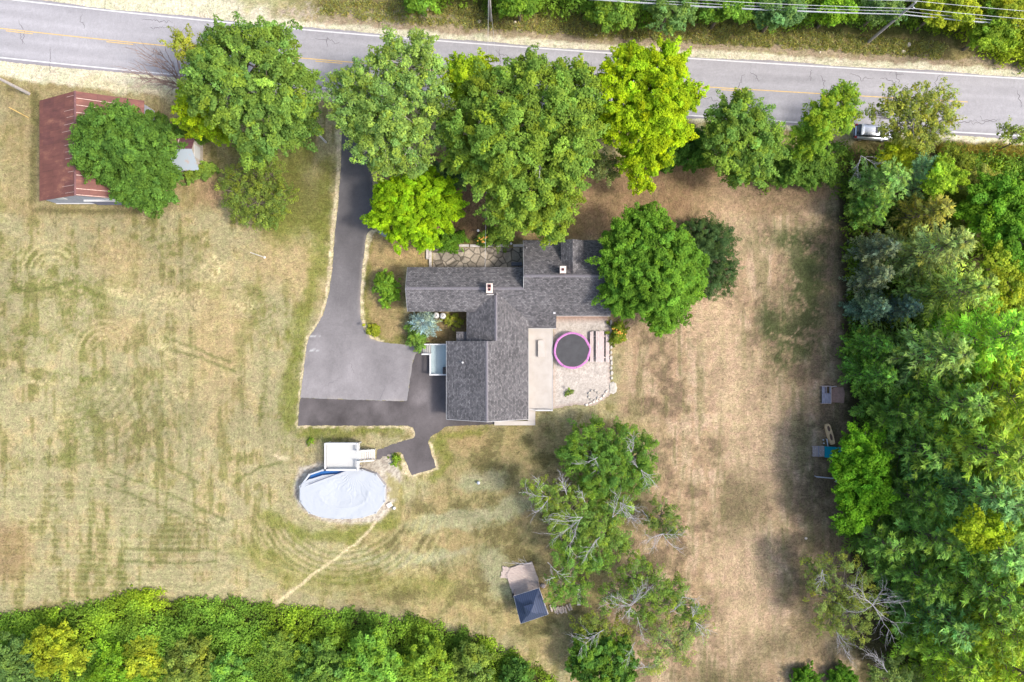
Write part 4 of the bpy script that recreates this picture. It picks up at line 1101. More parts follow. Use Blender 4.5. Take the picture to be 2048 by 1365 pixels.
x, y, _ = W(789, 1016); tag(MB().lathe(x, y, [(.17, 0), (.2, .05), (.2, .3), (.12, .38)], 10).obj('bucket', M_WHITE), 'small white bucket on the pebbles at the pool corner', 'bucket')
x, y, _ = W(779, 1010); tag(MB().box(-.35, .35, -.28, .28, 0, .25, a=.5, c=(x, y), bev=.05).obj('pump_cover', M_CAP), 'pale block beside the pool pebbles', 'block')
x, y, _ = W(957, 965); o = MB().lathe(x, y, [(.16, 0), (.16, .35), (.2, .36), (.2, .42), (.08, .48)], 12).obj('well_cap', M_STEEL); tag(o, 'short grey pipe cap standing alone on the south lawn', 'pipe cap')

# ------------------------------------------------------------------ red-roofed barn
bn = thing('barn', 'old barn with a rusty red metal gable roof and grey boards', 'barn', (-50.7, 23, 0))
def rust_mat(name, base, lite, seed):
    m = bpy.data.materials.new(name); m.use_nodes = True
    n, l = m.node_tree.nodes, m.node_tree.links; b = n['Principled BSDF']; b.inputs['Roughness'].default_value = .55; b.inputs['Specular IOR Level'].default_value = .4
    g = n.new('ShaderNodeNewGeometry'); mp = n.new('ShaderNodeMapping'); mp.inputs['Location'].default_value = (seed, seed * 2, 0); l.new(g.outputs['Position'], mp.inputs['Vector'])
    sp = n.new('ShaderNodeMapping'); sp.inputs['Scale'].default_value = (.35, 1.4, 1); l.new(mp.outputs[0], sp.inputs['Vector'])
    t = n.new('ShaderNodeTexNoise'); t.inputs['Scale'].default_value = .9; t.inputs['Detail'].default_value = 8; t.inputs['Roughness'].default_value = .7; l.new(sp.outputs[0], t.inputs['Vector'])
    r = n.new('ShaderNodeValToRGB'); e = r.color_ramp.elements
    e[0].position = .34; e[0].color = (*[c * .65 for c in base], 1); e[1].position = .74; e[1].color = (*lite, 1)
    q_ = e.new(.55); q_.color = (*base, 1)
    l.new(t.outputs['Fac'], r.inputs['Fac'])
    # darker, purplish replacement panels
    br = n.new('ShaderNodeTexBrick'); br.offset = .35; br.offset_frequency = 3; br.inputs['Scale'].default_value = 1
    br.inputs['Brick Width'].default_value = 1.9; br.inputs['Row Height'].default_value = .78; br.inputs['Mortar Size'].default_value = .012; br.inputs['Bias'].default_value = -.45
    br.inputs['Color1'].default_value = (1, 1, 1, 1); br.inputs['Color2'].default_value = (.55, .5, .75, 1); br.inputs['Mortar'].default_value = (.45, .4, .4, 1)
    l.new(mp.outputs[0], br.inputs['Vector'])
    mx = n.new('ShaderNodeMix'); mx.data_type = 'RGBA'; mx.blend_type = 'MULTIPLY'; mx.inputs['Factor'].default_value = .8
    l.new(r.outputs[0], mx.inputs[6]); l.new(br.outputs['Color'], mx.inputs[7]); l.new(mx.outputs[2], b.inputs['Base Color'])
    return m
M_RUST = rust_mat('rusty_metal', (0.175, 0.060, 0.045), (0.32, 0.14, 0.085), 3.1)
M_RUSTD = rust_mat('maroon_metal', (0.13, 0.05, 0.055), (0.24, 0.10, 0.09), 8.3)
M_SEAM = mat('bare_metal_seam', (0.58, 0.42, 0.36), .6, .3, 4)
M_BARN = mat('grey_boards', (0.30, 0.31, 0.36), .85, .25, 2.5, .3, stretch=(5, 5, .5))
bx0, bx1, bxr, by0, by1 = -57.0, -44.4, -50.72, 16.9, 29.0
sl_ = (6.16 - 3.0) / (bxr - bx0)
fl_ = lambda x, y: 6.16 - sl_ * abs(x - bxr)
rfw = slab([(bx0, by0), (bxr - .001, by0), (bxr - .001, by1), (bx0, by1)], fl_, M_RUST, 'roof', bn, .08)
rfe = slab([(bxr + .001, by0), (bx1, by0), (bx1, by1), (bxr + .001, by1)], fl_, M_RUST, 'roof', bn, .08)
m = MB()
yy = by0 + .05; k = 0
while yy < by1:
    L_ = random.uniform(2.2, 6.0) if k % 4 else 6.2
    if random.random() < .8:
        xa = bxr + .15; xb = min(bxr + L_, bx1 - .1); zt = .03
        m = MB(); m.add([(xa, yy, fl_(xa, 0) + zt), (xb, yy - .0, fl_(xb, 0) + zt), (xb, yy + .045, fl_(xb, 0) + zt), (xa, yy + .06, fl_(xa, 0) + zt)], [(0, 1, 2, 3)]); m.obj('roof_seam', M_SEAM, rfe)
    yy += random.choice((.72, .8, .86)); k += 1
m = MB(); yy = by0 + .4
while yy < by1:
    if random.random() < .55:
        xa = bxr - random.uniform(1.0, 2.2); xb = bxr - .1; zt = .03
        m = MB(); m.add([(xa, yy, fl_(xa, 0) + zt), (xb, yy, fl_(xb, 0) + zt), (xb, yy + .035, fl_(xb, 0) + zt), (xa, yy + .035, fl_(xa, 0) + zt)], [(0, 1, 2, 3)]); m.obj('roof_seam', M_SEAM, rfw)
    yy += .8
m = MB(); m.add([(bxr - .14, by0 - .02, 6.12), (bxr, by0 - .02, 6.24), (bxr, by1 + .02, 6.24), (bxr - .14, by1 + .02, 6.12), (bxr + .14, by0 - .02, 6.12), (bxr + .14, by1 + .02, 6.12)], [(0, 1, 2, 3), (1, 4, 5, 2)]); m.obj('ridge_cap', M_SEAM if False else M_RUSTD, bn)
m = MB(); m.prism([(bx0 + .25, by0 + .25), (bxr, by0 + .25), (bxr, by1 - .25), (bx0 + .25, by1 - .25)], 0, lambda x, y: fl_(x, y) - .1); m.prism([(bxr + .001, by0 + .25), (bx1 - .25, by0 + .25), (bx1 - .25, by1 - .25), (bxr + .001, by1 - .25)], 0, lambda x, y: fl_(x, y) - .1)
wl = m.obj('wall', M_BARN, bn)
m = MB(); m.box(-51.6, -46.3, by0 + .08, by0 + .24, .1, 2.3); m.obj('sliding_door', mat('slate_boards', (.16, .16, .22), .8, .25, 2, stretch=(4, 4, .5)), bn)
m = MB(); m.box(-52.0, -45.5, by0 + .02, by0 + .25, 2.36, 2.5); m.box(-56.7, -52.0, by0 + .15, by0 + .25, .3, .45); m.obj('door_track', M_WHITE, bn)
for xw in (-54.2, -48.4):
    m = MB(); m.box(xw - .55, xw + .55, by0 + .17, by0 + .25, 2.9, 3.9); wf = m.obj('window', M_WHITE, bn); m = MB(); m.box(xw - .45, xw + .45, by0 + .155, by0 + .17, 3.0, 3.8); m.obj('pane', mat('pale_glass', (.45, .5, .55), .3, .1, 2), wf)
# small shed
sd = thing('shed', 'small leaning shed with maroon and pale metal roof slopes behind the round tree', 'shed', (-39.8, 22.8, 0))
sx0, sx1 = -41.6, -38.5
fN = lambda x, y: 3.3 - (y - 23.1) * (3.3 - 2.5) / 1.5
fSo = lambda x, y: 3.3 - (23.1 - y) * (3.3 - 1.3) / 2.1
slab([(sx0, 23.101), (sx1, 23.101), (sx1, 24.6), (sx0, 24.6)], fN, M_RUSTD, 'roof', sd, .06)
M_PALEM = mat('pale_sheet_metal', (0.33, 0.38, 0.44), .5, .12, 1.5, rgb2=(0.40, 0.33, 0.31), thr=(.3, .45))
slab([(sx0, 21.0), (sx1, 21.0), (sx1, 23.099), (sx0, 23.099)], fSo, M_PALEM, 'roof', sd, .06)
m = MB(); m.box(-40.35, -40.28, 23.12, 24.6, 3.0, 3.0); 
m = MB(); m.add([(-40.4, 23.12, fN(0, 23.12) + .02), (-40.3, 23.12, fN(0, 23.12) + .02), (-40.3, 24.58, fN(0, 24.58) + .02), (-40.4, 24.58, fN(0, 24.58) + .02)], [(0, 1, 2, 3)]); m.obj('roof_seam', M_SEAM, sd)
m = MB(); m.prism([(sx0 + .1, 23.1), (sx1 - .12, 23.1), (sx1 - .12, 24.4), (sx0 + .1, 24.4)], 0, lambda x, y: fN(x, y) - .07); m.prism([(sx0 + .1, 21.15), (sx1 - .12, 21.15), (sx1 - .12, 23.099), (sx0 + .1, 23.099)], 0, lambda x, y: fSo(x, y) - .07)
m.obj('wall', mat('tan_boards', (.42, .37, .32), .85, .2, 3, stretch=(4, 4, .5)), sd)
m = MB(); m.box(sx1 - .12, sx1 - .07, 22.4, 23.9, .9, 2.4); m.obj('door', M_WHITE, sd)
# fallen board by the shed
x, y, _ = W(409, 324); tag(MB().box(-.9, .9, -.06, .06, .02, .07, a=-.65, c=(x, y)).obj('loose_board', M_DECK), 'thin pale board lying in the grass beside the shed', 'board')

# ------------------------------------------------------------------ gazebo with its deck
ga = thing('gazebo', 'garden gazebo with dark blue metal hip roof and small cupola', 'gazebo', W(1060, 1215))
hE, hP = 2.5, 4.0
cs = [W(1027.5, 1193, hE), W(1078, 1177, hE), W(1096, 1229.5, hE), W(1041.5, 1248, hE)]
gc = np.mean(np.array(cs), 0); 
M_BLUEM = bpy.data.materials.new('blue_metal'); M_BLUEM.use_nodes = True
ang = math.atan2(cs[1][1] - cs[0][1], cs[1][0] - cs[0][0])
n, l = M_BLUEM.node_tree.nodes, M_BLUEM.node_tree.links; b = n['Principled BSDF']; b.inputs['Roughness'].default_value = .38
g_ = n.new('ShaderNodeNewGeometry'); mp = n.new('ShaderNodeMapping'); mp.inputs['Rotation'].default_value = (0, 0, -ang); l.new(g_.outputs['Position'], mp.inputs['Vector'])
wv = n.new('ShaderNodeTexWave'); wv.bands_direction = 'X'; wv.inputs['Scale'].default_value = 1.3; l.new(mp.outputs[0], wv.inputs['Vector'])
r = n.new('ShaderNodeValToRGB'); r.color_ramp.elements[0].color = (.020, .030, .062, 1); r.color_ramp.elements[1].color = (.038, .052, .105, 1); l.new(wv.outputs['Fac'], r.inputs['Fac']); l.new(r.outputs[0], b.inputs['Base Color'])
def hip(cs, c, zp, t, name, par, half=.0):
    m = MB(); ap = (c[0], c[1], zp)
    vs = [tuple(p) for p in cs] + [ap] + [(p[0], p[1], p[2] - t) for p in cs]
    m.add(vs, [(0, 3, 4)[::-1], (0, 1, 4)[::-1], (1, 2, 4)[::-1], (2, 3, 4)[::-1], (0, 1, 6, 5), (1, 2, 7, 6), (2, 3, 8, 7), (3, 0, 5, 8), (5, 6, 7, 8)])
    return m.obj(name, M_BLUEM, par)
cp_ = np.array(gc)
rf = hip(cs, cp_, hP, .08, 'roof', ga)
cu = [tuple(cp_ + np.array((*rot2(u * .68, v * .68, ang), hP - gc[2] - .15))) for u, v in ((-1, 1), (1, 1), (1, -1), (-1, -1))]
hip(cu, cp_, hP + .42, .06, 'cupola', rf)
m = MB()
for p in cs:
    q_ = cp_ + (np.array(p) - cp_) * .94
    m.box(q_[0] - .07, q_[0] + .07, q_[1] - .07, q_[1] + .07, .2, hE - .06)
m.obj('post', M_GREYWOOD, ga)
m = MB()
for a_, b_ in ((0, 1), (1, 2), (2, 3), (3, 0)):
    bar3(m, (cs[a_][0], cs[a_][1], hE - .1), (cs[b_][0], cs[b_][1], hE - .1), .06, .06)
m.obj('roof_edge', M_STEEL, ga)
gd_ = thing('garden_deck', 'weathered plank deck running under and in front of the gazebo', 'deck', W(1045, 1170))
zz = .25
P4 = [W(1012.5, 1150, zz), W(1022, 1136, zz), W(1064, 1124, zz), W(1077, 1160, zz), W(1079, 1178, zz), W(1097, 1228, zz), W(1044, 1244, zz)]
poly = [(p[0], p[1]) for p in P4]
# boards: clip strips of the polygon along the deck direction
def clip_boards(poly, a, wd, gap, z0, z1, matr, name, parent):
    r_ = [rot2(x, y, -a) for x, y in poly]; m = MB(); ys = [p[1] for p in r_]; yv = min(ys); k = 0
    while yv < max(ys):
        y0, y1 = yv, min(yv + wd, max(ys)); ym = (y0 + y1) / 2; xs_ = []
        for i in range(len(r_)):
            (xa, ya), (xb, yb_) = r_[i], r_[(i + 1) % len(r_)]
            if (ya > ym) != (yb_ > ym): xs_.append(xa + (xb - xa) * (ym - ya) / (yb_ - ya))
        xs_.sort()
        if len(xs_) >= 2:
            j_ = random.uniform(-.03, .05)
            m.box(xs_[0] - j_, xs_[-1] + j_, y0, y1, z0, z1 + .004 * (k % 3), a=a, c=(1e-9, 1e-9))
        yv += wd + gap; k += 1
    return m.obj(name, matr, parent)
M_GDK = mat('silvered_planks', (0.46, 0.38, 0.33), .85, .3, 2, .15, rgb2=(.33, .26, .24), stretch=(1.2, 5, 1))
clip_boards(poly, ang, .15, .02, .12, zz, M_GDK, 'decking', gd_)
P5 = [W(1001, 1156, .15), W(1006, 1133, .15), W(1022, 1136, .15), W(1013, 1157, .15)]
clip_boards([(p[0], p[1]) for p in P5], ang + 1.3, .16, .02, .02, .15, M_GDK, 'ramp', gd_)
m = MB(); m.prism([(p[0], p[1]) for p in P4[::-1]], .0, .11); m.obj('base_frame', M_GREYWOOD, gd_)
# rolled awning post at deck corner
x, y, _ = W(1026, 1189, .3); tag(MB().cyl(x, y, .26, 1.15, .13, .11, 12).obj('planter_post', M_DARK), 'dark narrow barrel on the garden deck at the gazebo corner', 'barrel')
# split log pile
for k, (px_, py_) in enumerate(((1109, 1219), (1114, 1221), (1118, 1219), (1122, 1220), (1126, 1218), (1131, 1219), (1136, 1215), (1141, 1213), (1102, 1216))):
    x, y, _ = W(px_, py_); m = MB(); a = ang + math.pi / 2 + random.uniform(-.2, .2)
    dx_, dy_ = math.cos(a) * .42, math.sin(a) * .42
    m.tube([(x - dx_, y - dy_, .13), (x + dx_, y + dy_, .13)], [.13, .12], 7)
    tag(m.obj('split_log', mat('cut_wood', (.46, .37, .31), .85, .35, 5)), (ORD[k] + ' pale split log from the gazebo in the short row beside it' if k < 8 else 'round log lying closest to the gazebo roof corner'), 'log', 'logs beside the gazebo')
x, y, _ = W(1086, 1171); rock('tree_stump', x, y, 0, .35, .3, .35, 0, M_GREYWOOD, 'grey stump beside the garden deck', 'stump', None)
x, y, _ = W(1158, 1190); tag(MB().box(-.22, .22, -1.3, 1.3, 0, .14, a=-.02, c=(x, y), bev=.03).obj('stone_bench', M_GRAN), 'narrow pale slab lying under the trees past the gazebo', 'slab')

# ------------------------------------------------------------------ play things at the forest edge
x, y, _ = W(1654, 790, .5)
sb = thing('sandbox', 'weathered grey sandbox with open slatted seat beside the forest', 'sandbox', (x, y, 0))
M_SLATE = mat('slate_planks', (.20, .20, .25), .85, .3, 3, .2, stretch=(5, .6, 1))
m = MB(); m.box(x - .58, x + .5, y - 1.05, y + .18, .35, .42, bev=.02); m.box(x - .58, x - .2, y + .2, y + 1.0, .35, .42); m.box(x - .1, x + .0, y + .2, y + 1.0, .35, .42); m.box(x + .38, x + .5, y + .2, y + 1.0, .35, .42); m.obj('seat', M_SLATE, sb)
m = MB()
for a_ in ((x - .6, x + .55, y + 1.0, y + 1.1), (x - .6, x + .55, y - 1.12, y - 1.05), (x + .5, x + .58, y - 1.05, y + 1.0)): m.box(*a_, 0, .46)
bar3(m, (x + .5, y + 1.0, .45), (x + 1.2, y + 1.05, .45), .12, .06); m.obj('frame', M_GREYWOOD, sb)
m = MB(); m.prism([(x + .6, y - .95), (x + 2.3, y - 1.05), (x + 2.4, y + .2), (x + 2.2, y + .95), (x + 1.0, y + .85), (x + .6, y + .4)], 0, .12); m.obj('sand_bed', mat('reddish_sand', (.26, .165, .135), .95, .2, 4, .4), sb)
x, y, _ = W(1660, 869, .3)
M_TAN = mat('varnished_pine', (.62, .42, .24), .6, .15, 3)
bt = thing('toy_boat', 'narrow tan wooden play boat with open cockpits at the forest edge', 'play boat', (x, y, 0))
m = MB(); pr_ = [(0, .25), (.12, .38), (.5, .44), (.88, .4), (1, .3)]; a = -1.3
L0 = [(-1.3 + 2.6 * t, hw) for t, hw in pr_]; pol = L0 + [(u, -v) for u, v in L0[::-1]]
pol = [(x + rot2(u, v * .8, a)[0], y + rot2(u, v * .8, a)[1]) for u, v in pol]
m.prism(pol[::-1], .0, .4); m.obj('hull', M_TAN, bt)
m = MB()
for u, hl2 in ((-.75, .38), (.35, .45)):
    q_ = [(x + rot2(u + hl2 * math.cos(t), .17 * math.sin(t), a)[0], y + rot2(u + hl2 * math.cos(t), .17 * math.sin(t), a)[1]) for t in np.linspace(0, 2 * math.pi, 13)[:-1]]
    m.prism(q_, .395, .404)
m.obj('cockpit', mat('dark_hollow', (.12, .07, .05), .9, .2, 4), bt)
x, y, _ = W(1637, 903, .5)
ps = thing('play_platform', 'low plank platform joined to a teal plastic slide under leaves', 'play platform', (x, y, 0))
m = MB()
for k in range(7): m.box(x - .72, x + .72, y - .66 + k * .19, y - .66 + k * .19 + .17, .42, .5)
m.obj('platform', M_GREYWOOD, ps)
m = MB(); m.box(x - .03, x + .05, y - .7, y + .68, .5, .53); m.obj('batten', M_SLATE, ps)
for u in (-.6, .6):
    for v in (-.55, .55):
        m = MB(); m.box(x + u - .05, x + u + .05, y + v - .05, y + v + .05, 0, .42); m.obj('leg', M_GREYWOOD, ps)
m = MB(); m.prism([(x + .74, y - .75), (x + 3.0, y - .85), (x + 3.0, y + .55), (x + .74, y + .62)], lambda a_, b_: .3 + .25 * (a_ - x), lambda a_, b_: .38 + .25 * (a_ - x)); 
m.obj('slide', mat('teal_plastic', (.0, .19, .26), .35, .1, 2), ps)
for u, v in ((-.45, .35), (.1, .45), (.32, -.1), (-.6, -.3), (.55, .0)):
    pass
m = MB()
for u, v in ((-.35, .38), (.12, -.25), (.28, .1), (-.62, -.15), (.6, .12), (.2, -.42)): m.cyl(x + u, y + v, .51, .56, .045, n=7)
m.obj('bolt_cap', M_WHITE, ps)
for (pa, pb, lb, h0) in (((1633, 954), (1672, 957.5), 'long pale pole lying crosswise on the lawn at the forest edge', .5), ((1654, 879), (1656, 894), 'short pale pole between the play boat and the plank platform', .3), ((1672, 925), (1673, 965), 'upright-running pale pole half hidden by the bright leaves', .45)):
    a_, b_ = W(*pa, h0), W(*pb, h0); m = MB(); m.tube([a_, b_], .075, 8)
    m.tube([(a_[0], a_[1], 0), a_], .05, 6); m.tube([(b_[0], b_[1], 0), b_], .05, 6)
    tag(m.obj('rail_pole', mat('grey_pole', (.42, .42, .47), .6, .15, 3)), lb, 'pole')
for k, (px_, py_) in enumerate(((1646, 880), (1647, 887))):
    x, y, _ = W(px_, py_); tag(MB().lathe(x, y, [(.05, 0), (.1, .05), (.1, .14), (.04, .18)], 8).obj('play_ball', M_WHITE), ('white ball on the soil farther from the plank platform', 'white ball on the soil nearer the plank platform')[k], 'ball', 'white balls at the forest edge')

# ------------------------------------------------------------------ parked silver SUV
def suv():
    x, y, _ = W(1748, 265, .9); a = math.radians(-4)
    cr = thing('parked_car', 'silver SUV parked on the road shoulder beneath a sparse tree', 'car', (0, 0, 0))
    M_SIL = mat('silver_paint', (.50, .52, .56), .25, .03, 1, metal=.55, spec=.6); M_GL = mat('tinted_glass', (.02, .025, .035), .08, .1, 1, spec=.8)
    M_RED = mat('red_lens', (.35, .02, .03), .3, .1, 2); M_TYR = mat('tyre_rubber', (.02, .02, .02), .8, .1, 3); M_TRM = mat('black_trim', (.04, .04, .045), .5, .1, 3)
    def sec(st, matr, name, par, cap=True):
        V, F = [], []; n_ = 12
        for (u, hw, z0, z1) in st:
            ring = [(-hw * .86, z0), (-hw, z0 + (z1 - z0) * .2), (-hw * 1.0, z0 + (z1 - z0) * .6), (-hw * .94, z1 - .05), (-hw * .8, z1), (-hw * .4, z1 + .012), (hw * .4, z1 + .012), (hw * .8, z1), (hw * .94, z1 - .05), (hw, z0 + (z1 - z0) * .6), (hw, z0 + (z1 - z0) * .2), (hw * .86, z0)]
            V += [(u, v, z) for v, z in ring]
        for k in range(len(st) - 1):
            for i in range(n_): F.append((k * n_ + i, k * n_ + (i + 1) % n_, (k + 1) * n_ + (i + 1) % n_, (k + 1) * n_ + i))
        F += [tuple(range(n_)), tuple(range((len(st) - 1) * n_, len(st) * n_))[::-1]]
        m = MB(); m.add(V, F); o = m.obj(name, matr, par, True); return o
    body = sec([(-2.35, .72, .45, .85), (-2.3, .86, .38, .98), (-1.9, .92, .3, 1.05), (0, .94, .28, 1.05), (1.1, .93, .3, 1.03), (1.7, .88, .32, .98), (2.2, .8, .36, .88), (2.38, .62, .42, .74)], M_SIL, 'body', cr)
    gh = sec([(-2.22, .74, 1.0, 1.08), (-1.98, .73, 1.0, 1.58), (-1.6, .72, 1.0, 1.66), (.3, .70, 1.0, 1.66), (.62, .70, 1.0, 1.6), (1.3, .76, 1.0, 1.06)], M_GL, 'window_glass', cr)
    rf_ = sec([(-1.93, .66, 1.6, 1.68), (-1.5, .66, 1.64, 1.72), (.25, .64, 1.64, 1.72), (.52, .6, 1.58, 1.66)], M_SIL, 'roof_panel', cr)
    m = MB(); m.box(-.25, .2, -.4, .4, 1.722, 1.74, bev=.01); m.obj('sunroof', M_GL, rf_)
    for s_ in (-1, 1):
        m = MB(); m.tube([(-1.7, s_ * .6, 1.72), (-1.6, s_ * .6, 1.79), (.1, s_ * .58, 1.79), (.25, s_ * .58, 1.72)], .025, 6); m.obj('roof_rail', M_TRM, rf_)
        m = MB(); m.box(-2.36, -2.1, s_ * .74 - .13, s_ * .74 + .13, .82, 1.08, bev=.05); m.obj('taillight', M_RED, body)
        m = MB(); m.box(2.1, 2.32, s_ * .62 - .14, s_ * .62 + .14, .66, .82, bev=.05); m.obj('headlight', M_WHITE, body)
        m = MB(); m.box(.75, .95, s_ * 1.0 - .09, s_ * 1.0 + .09, 1.02, 1.16, bev=.04); m.obj('mirror', M_SIL, body)
        for u in (-1.45, 1.45):
            m = MB(); m.tube([(u, s_ * .70, .35), (u, s_ * .93, .35)], .35, 18); wh = m.obj('wheel', M_TYR, cr)
            m = MB(); m.tube([(u, s_ * .931, .35), (u, s_ * .945, .35)], .22, 14); m.obj('rim', M_STEEL, wh)
    cr.location = (x, y, .016); cr.rotation_euler = (0, 0, a)
suv()

# ------------------------------------------------------------------ poles and wires
M_POLE = mat('weathered_pole', (.36, .33, .32), .9, .2, 4); M_WIRE = mat('grey_cable', (.46, .47, .50), .5, .05, 2)
def utility_pole(base, top, label, arm=None, r=.16):
    bx, by, _ = W(*base)
    p = thing('utility_pole', label, 'utility pole', (bx, by, 0), 'utility poles along the road')
    m = MB(); m.tube([(bx, by, 0), (top[0], top[1], top[2])], [r * 1.15, r * .75], 10); m.obj('pole', M_POLE, p)
    m = MB(); m.box(top[0] - .07, top[0] + .07, top[1] - .12, top[1] + .12, top[2] - 3.1, top[2] - 2.5); m.obj('cable_clamp', M_STEEL, p)
    m = MB(); m.tube([(top[0], top[1] + .05, top[2] - .5), (top[0] - .1, top[1] - .55, top[2] - .35)], .05, 6); m.cyl(top[0] - .1, top[1] - .55, top[2] - .4, top[2] - .15, .08, n=8)
    m.obj('insulator_arm', M_STEEL, p)
    m = MB(); m.cyl(top[0], top[1], top[2], top[2] + .22, .06, n=8); m.obj('insulator', M_WHITE, p)
    return p
P1 = W(982, 42); P2 = W(1737, 84); 
T1 = (P1[0], P1[1], 10.2); T2 = (P2[0], P2[1], 10.0)
T3 = (P2[0] + 47, P2[1] - 3.2, 10.0); T0 = (P1[0] - 48, P1[1] + 3.0, 10.2)
utility_pole((982, 42), T1, 'brown utility pole rising past the top edge of the road verge')
utility_pole((1737, 84), T2, 'leaning-looking utility pole in the grass verge opposite the parked car')
# overhead cables, each a thing strung pole to pole
def cable(name, pts, sag, r, label, group='overhead cables'):
    m = MB()
    for a_, b_ in zip(pts[:-1], pts[1:]):
        q_ = []
        for k in range(17):
            t = k / 16; p = Vector(a_).lerp(Vector(b_), t); p.z -= sag * 4 * t * (1 - t); q_.append(tuple(p))
        m.tube(q_, r, 5)
    return tag(m.obj(name, M_WIRE), label, 'cable', group)
def at(T, dy, dz): return (T[0], T[1] + dy, T[2] + dz)
for dy, dz, r, sag, lb in ((0, .22, .022, .7, 'topmost thin cable above the roadside poles'), (-.62, -.2, .024, .8, 'thin cable carried just under the pole tops on the road side'), (-.05, -2.75, .05, .9, 'thickest dark telephone cable, lowest on the poles'), (-.12, -2.55, .028, .75, 'middle strand of the bundled lower cables'), (.1, -2.3, .022, .85, 'uppermost strand of the bundled lower cables')):
    cable('overhead_cable', [at(T0, dy, dz), at(T1, dy, dz), at(T2, dy, dz), at(T3, dy, dz)], sag, r, lb)
cable('service_cable', [at(T1, -.1, -1.2), (-3.2, 8.7, 4.4)], .9, .014, 'thin service cable crossing the road from pole to house', None)
cable('guy_wire', [at(T1, -.1, -2.2), (P1[0] + .6, P1[1] - 4.5, 0)], .02, .014, 'taut guy wire beside the brown utility pole', None)
bx, by, _ = W(58, 188); 
utility_pole((58, 188), (bx - .2, by + .1, 9.5), 'pale utility pole with dark foot at the left edge above the red barn', r=.17)
b_ = W(652, 285); m = MB(); m.tube([b_, (b_[0], b_[1], 6.5)], [.13, .11], 10); m.cyl(b_[0], b_[1], 6.5, 6.56, .12, n=10); tag(m.obj('white_post', M_WHITE), 'tall white post half under the oak crown near the driveway', 'post')
b_ = W(529, 515); fp = thing('flagpole', 'thin white bare pole alone on the west lawn', 'pole', b_)
m = MB(); m.tube([b_, (b_[0], b_[1], 4.6)], [.06, .045], 8); m.obj('pole', M_WHITE, fp); m = MB(); m.cyl(b_[0], b_[1], 0, .12, .18, .12, 10); m.obj('base', M_CAP, fp)
a_ = W(57, 236, .0); b_ = W(29, 210, 1.2); tag(MB().tube([a_, (a_[0] - .7, a_[1] + .5, 2.4)], .06, 6).obj('guy_guard', M_YEL), 'slanted yellow guard tube on the grass above the barn', 'guard tube')
x, y, _ = W(1612, 1077); rock('lawn_stone', x, y, 0, .2, .15, .12, 0, M_CAP, 'small white stone on the brown lawn near the forest', 'stone', None)
for k, (px_, py_, s_) in enumerate(((1186, 44, .25), (958, 44, .3), (1817, 90, .35), (1806, 104, .3), (1030, 45, .2), (855, 20, .22), (1192, 71, .25), (1640, 105, .15))):
    x, y, _ = W(px_, py_); rock('verge_rock', x, y, 0, s_, s_ * .7, s_ * .6, k, M_CAP, ('pale rock right of the brown utility pole under the green crowns', 'pale rock just left of the brown utility pole', 'pale rock below the slanting utility pole nearer the bushes', 'pale rock below the slanting utility pole nearer the road', 'small rock in dry grass right of the brown utility pole', 'small rock in the verge left of the brown utility pole', 'pale rock close to the sand shoulder above the giant maple', 'tiny rock on the sand shoulder left of the slanting pole')[k], 'rock', 'rocks in the north verge')

# ------------------------------------------------------------------ foliage
def leaf_quads(P, N, L, Wd, rng, along=None):
    """diamond leaf blades: centres P, normals N, half-length L, half-width Wd"""
    n = len(P)
    N = N / np.maximum(np.linalg.norm(N, axis=1, keepdims=True), 1e-6)
    A = rng.normal(size=(n, 3)) if along is None else along
    T_ = A - N * np.sum(A * N, 1, keepdims=True)
    T_ /= np.maximum(np.linalg.norm(T_, axis=1, keepdims=True), 1e-6)
    B = np.cross(N, T_)
    L = np.broadcast_to(L, (n,))[:, None]; Wd = np.broadcast_to(Wd, (n,))[:, None]
    V = np.stack([P - T_ * L, P + B * Wd - T_ * L * .15, P + T_ * L, P - B * Wd - T_ * L * .15], 1)
    V[:, 1] += N * (Wd * .25); V[:, 3] += N * (Wd * .25)
    return V

def tint_rgb(n, rng, bright, yel):
    c = np.ones((n, 3)) * .5
    c *= np.clip(bright, .35, 2.2)[:, None]
    c[:, 0] *= 1 + np.clip(yel, -.35, 1.2) * .42
    c[:, 1] *= 1 + np.clip(yel, -.5, 1.2) * .12
    c[:, 2] *= 1 - np.clip(yel, -.2, .8) * .5
    return c

def foliage_mesh(name, P, N, L, Wd, bright, yel, matr, rng, parent=None, along=None):
    V = leaf_quads(P, N, L, Wd, rng, along)
    n = len(P)
    c = tint_rgb(n, rng, bright, yel)
    return np_mesh(name, V.reshape(-1, 3), np.arange(4 * n).reshape(-1, 4), matr, np.repeat(c, 4, 0), parent)

def sph(n, rng, zlo=-1):
    z = rng.uniform(zlo, 1, n); a = rng.uniform(0, 2 * math.pi, n); s_ = np.sqrt(1 - z * z)
    return np.stack([s_ * np.cos(a), s_ * np.sin(a), z], 1)

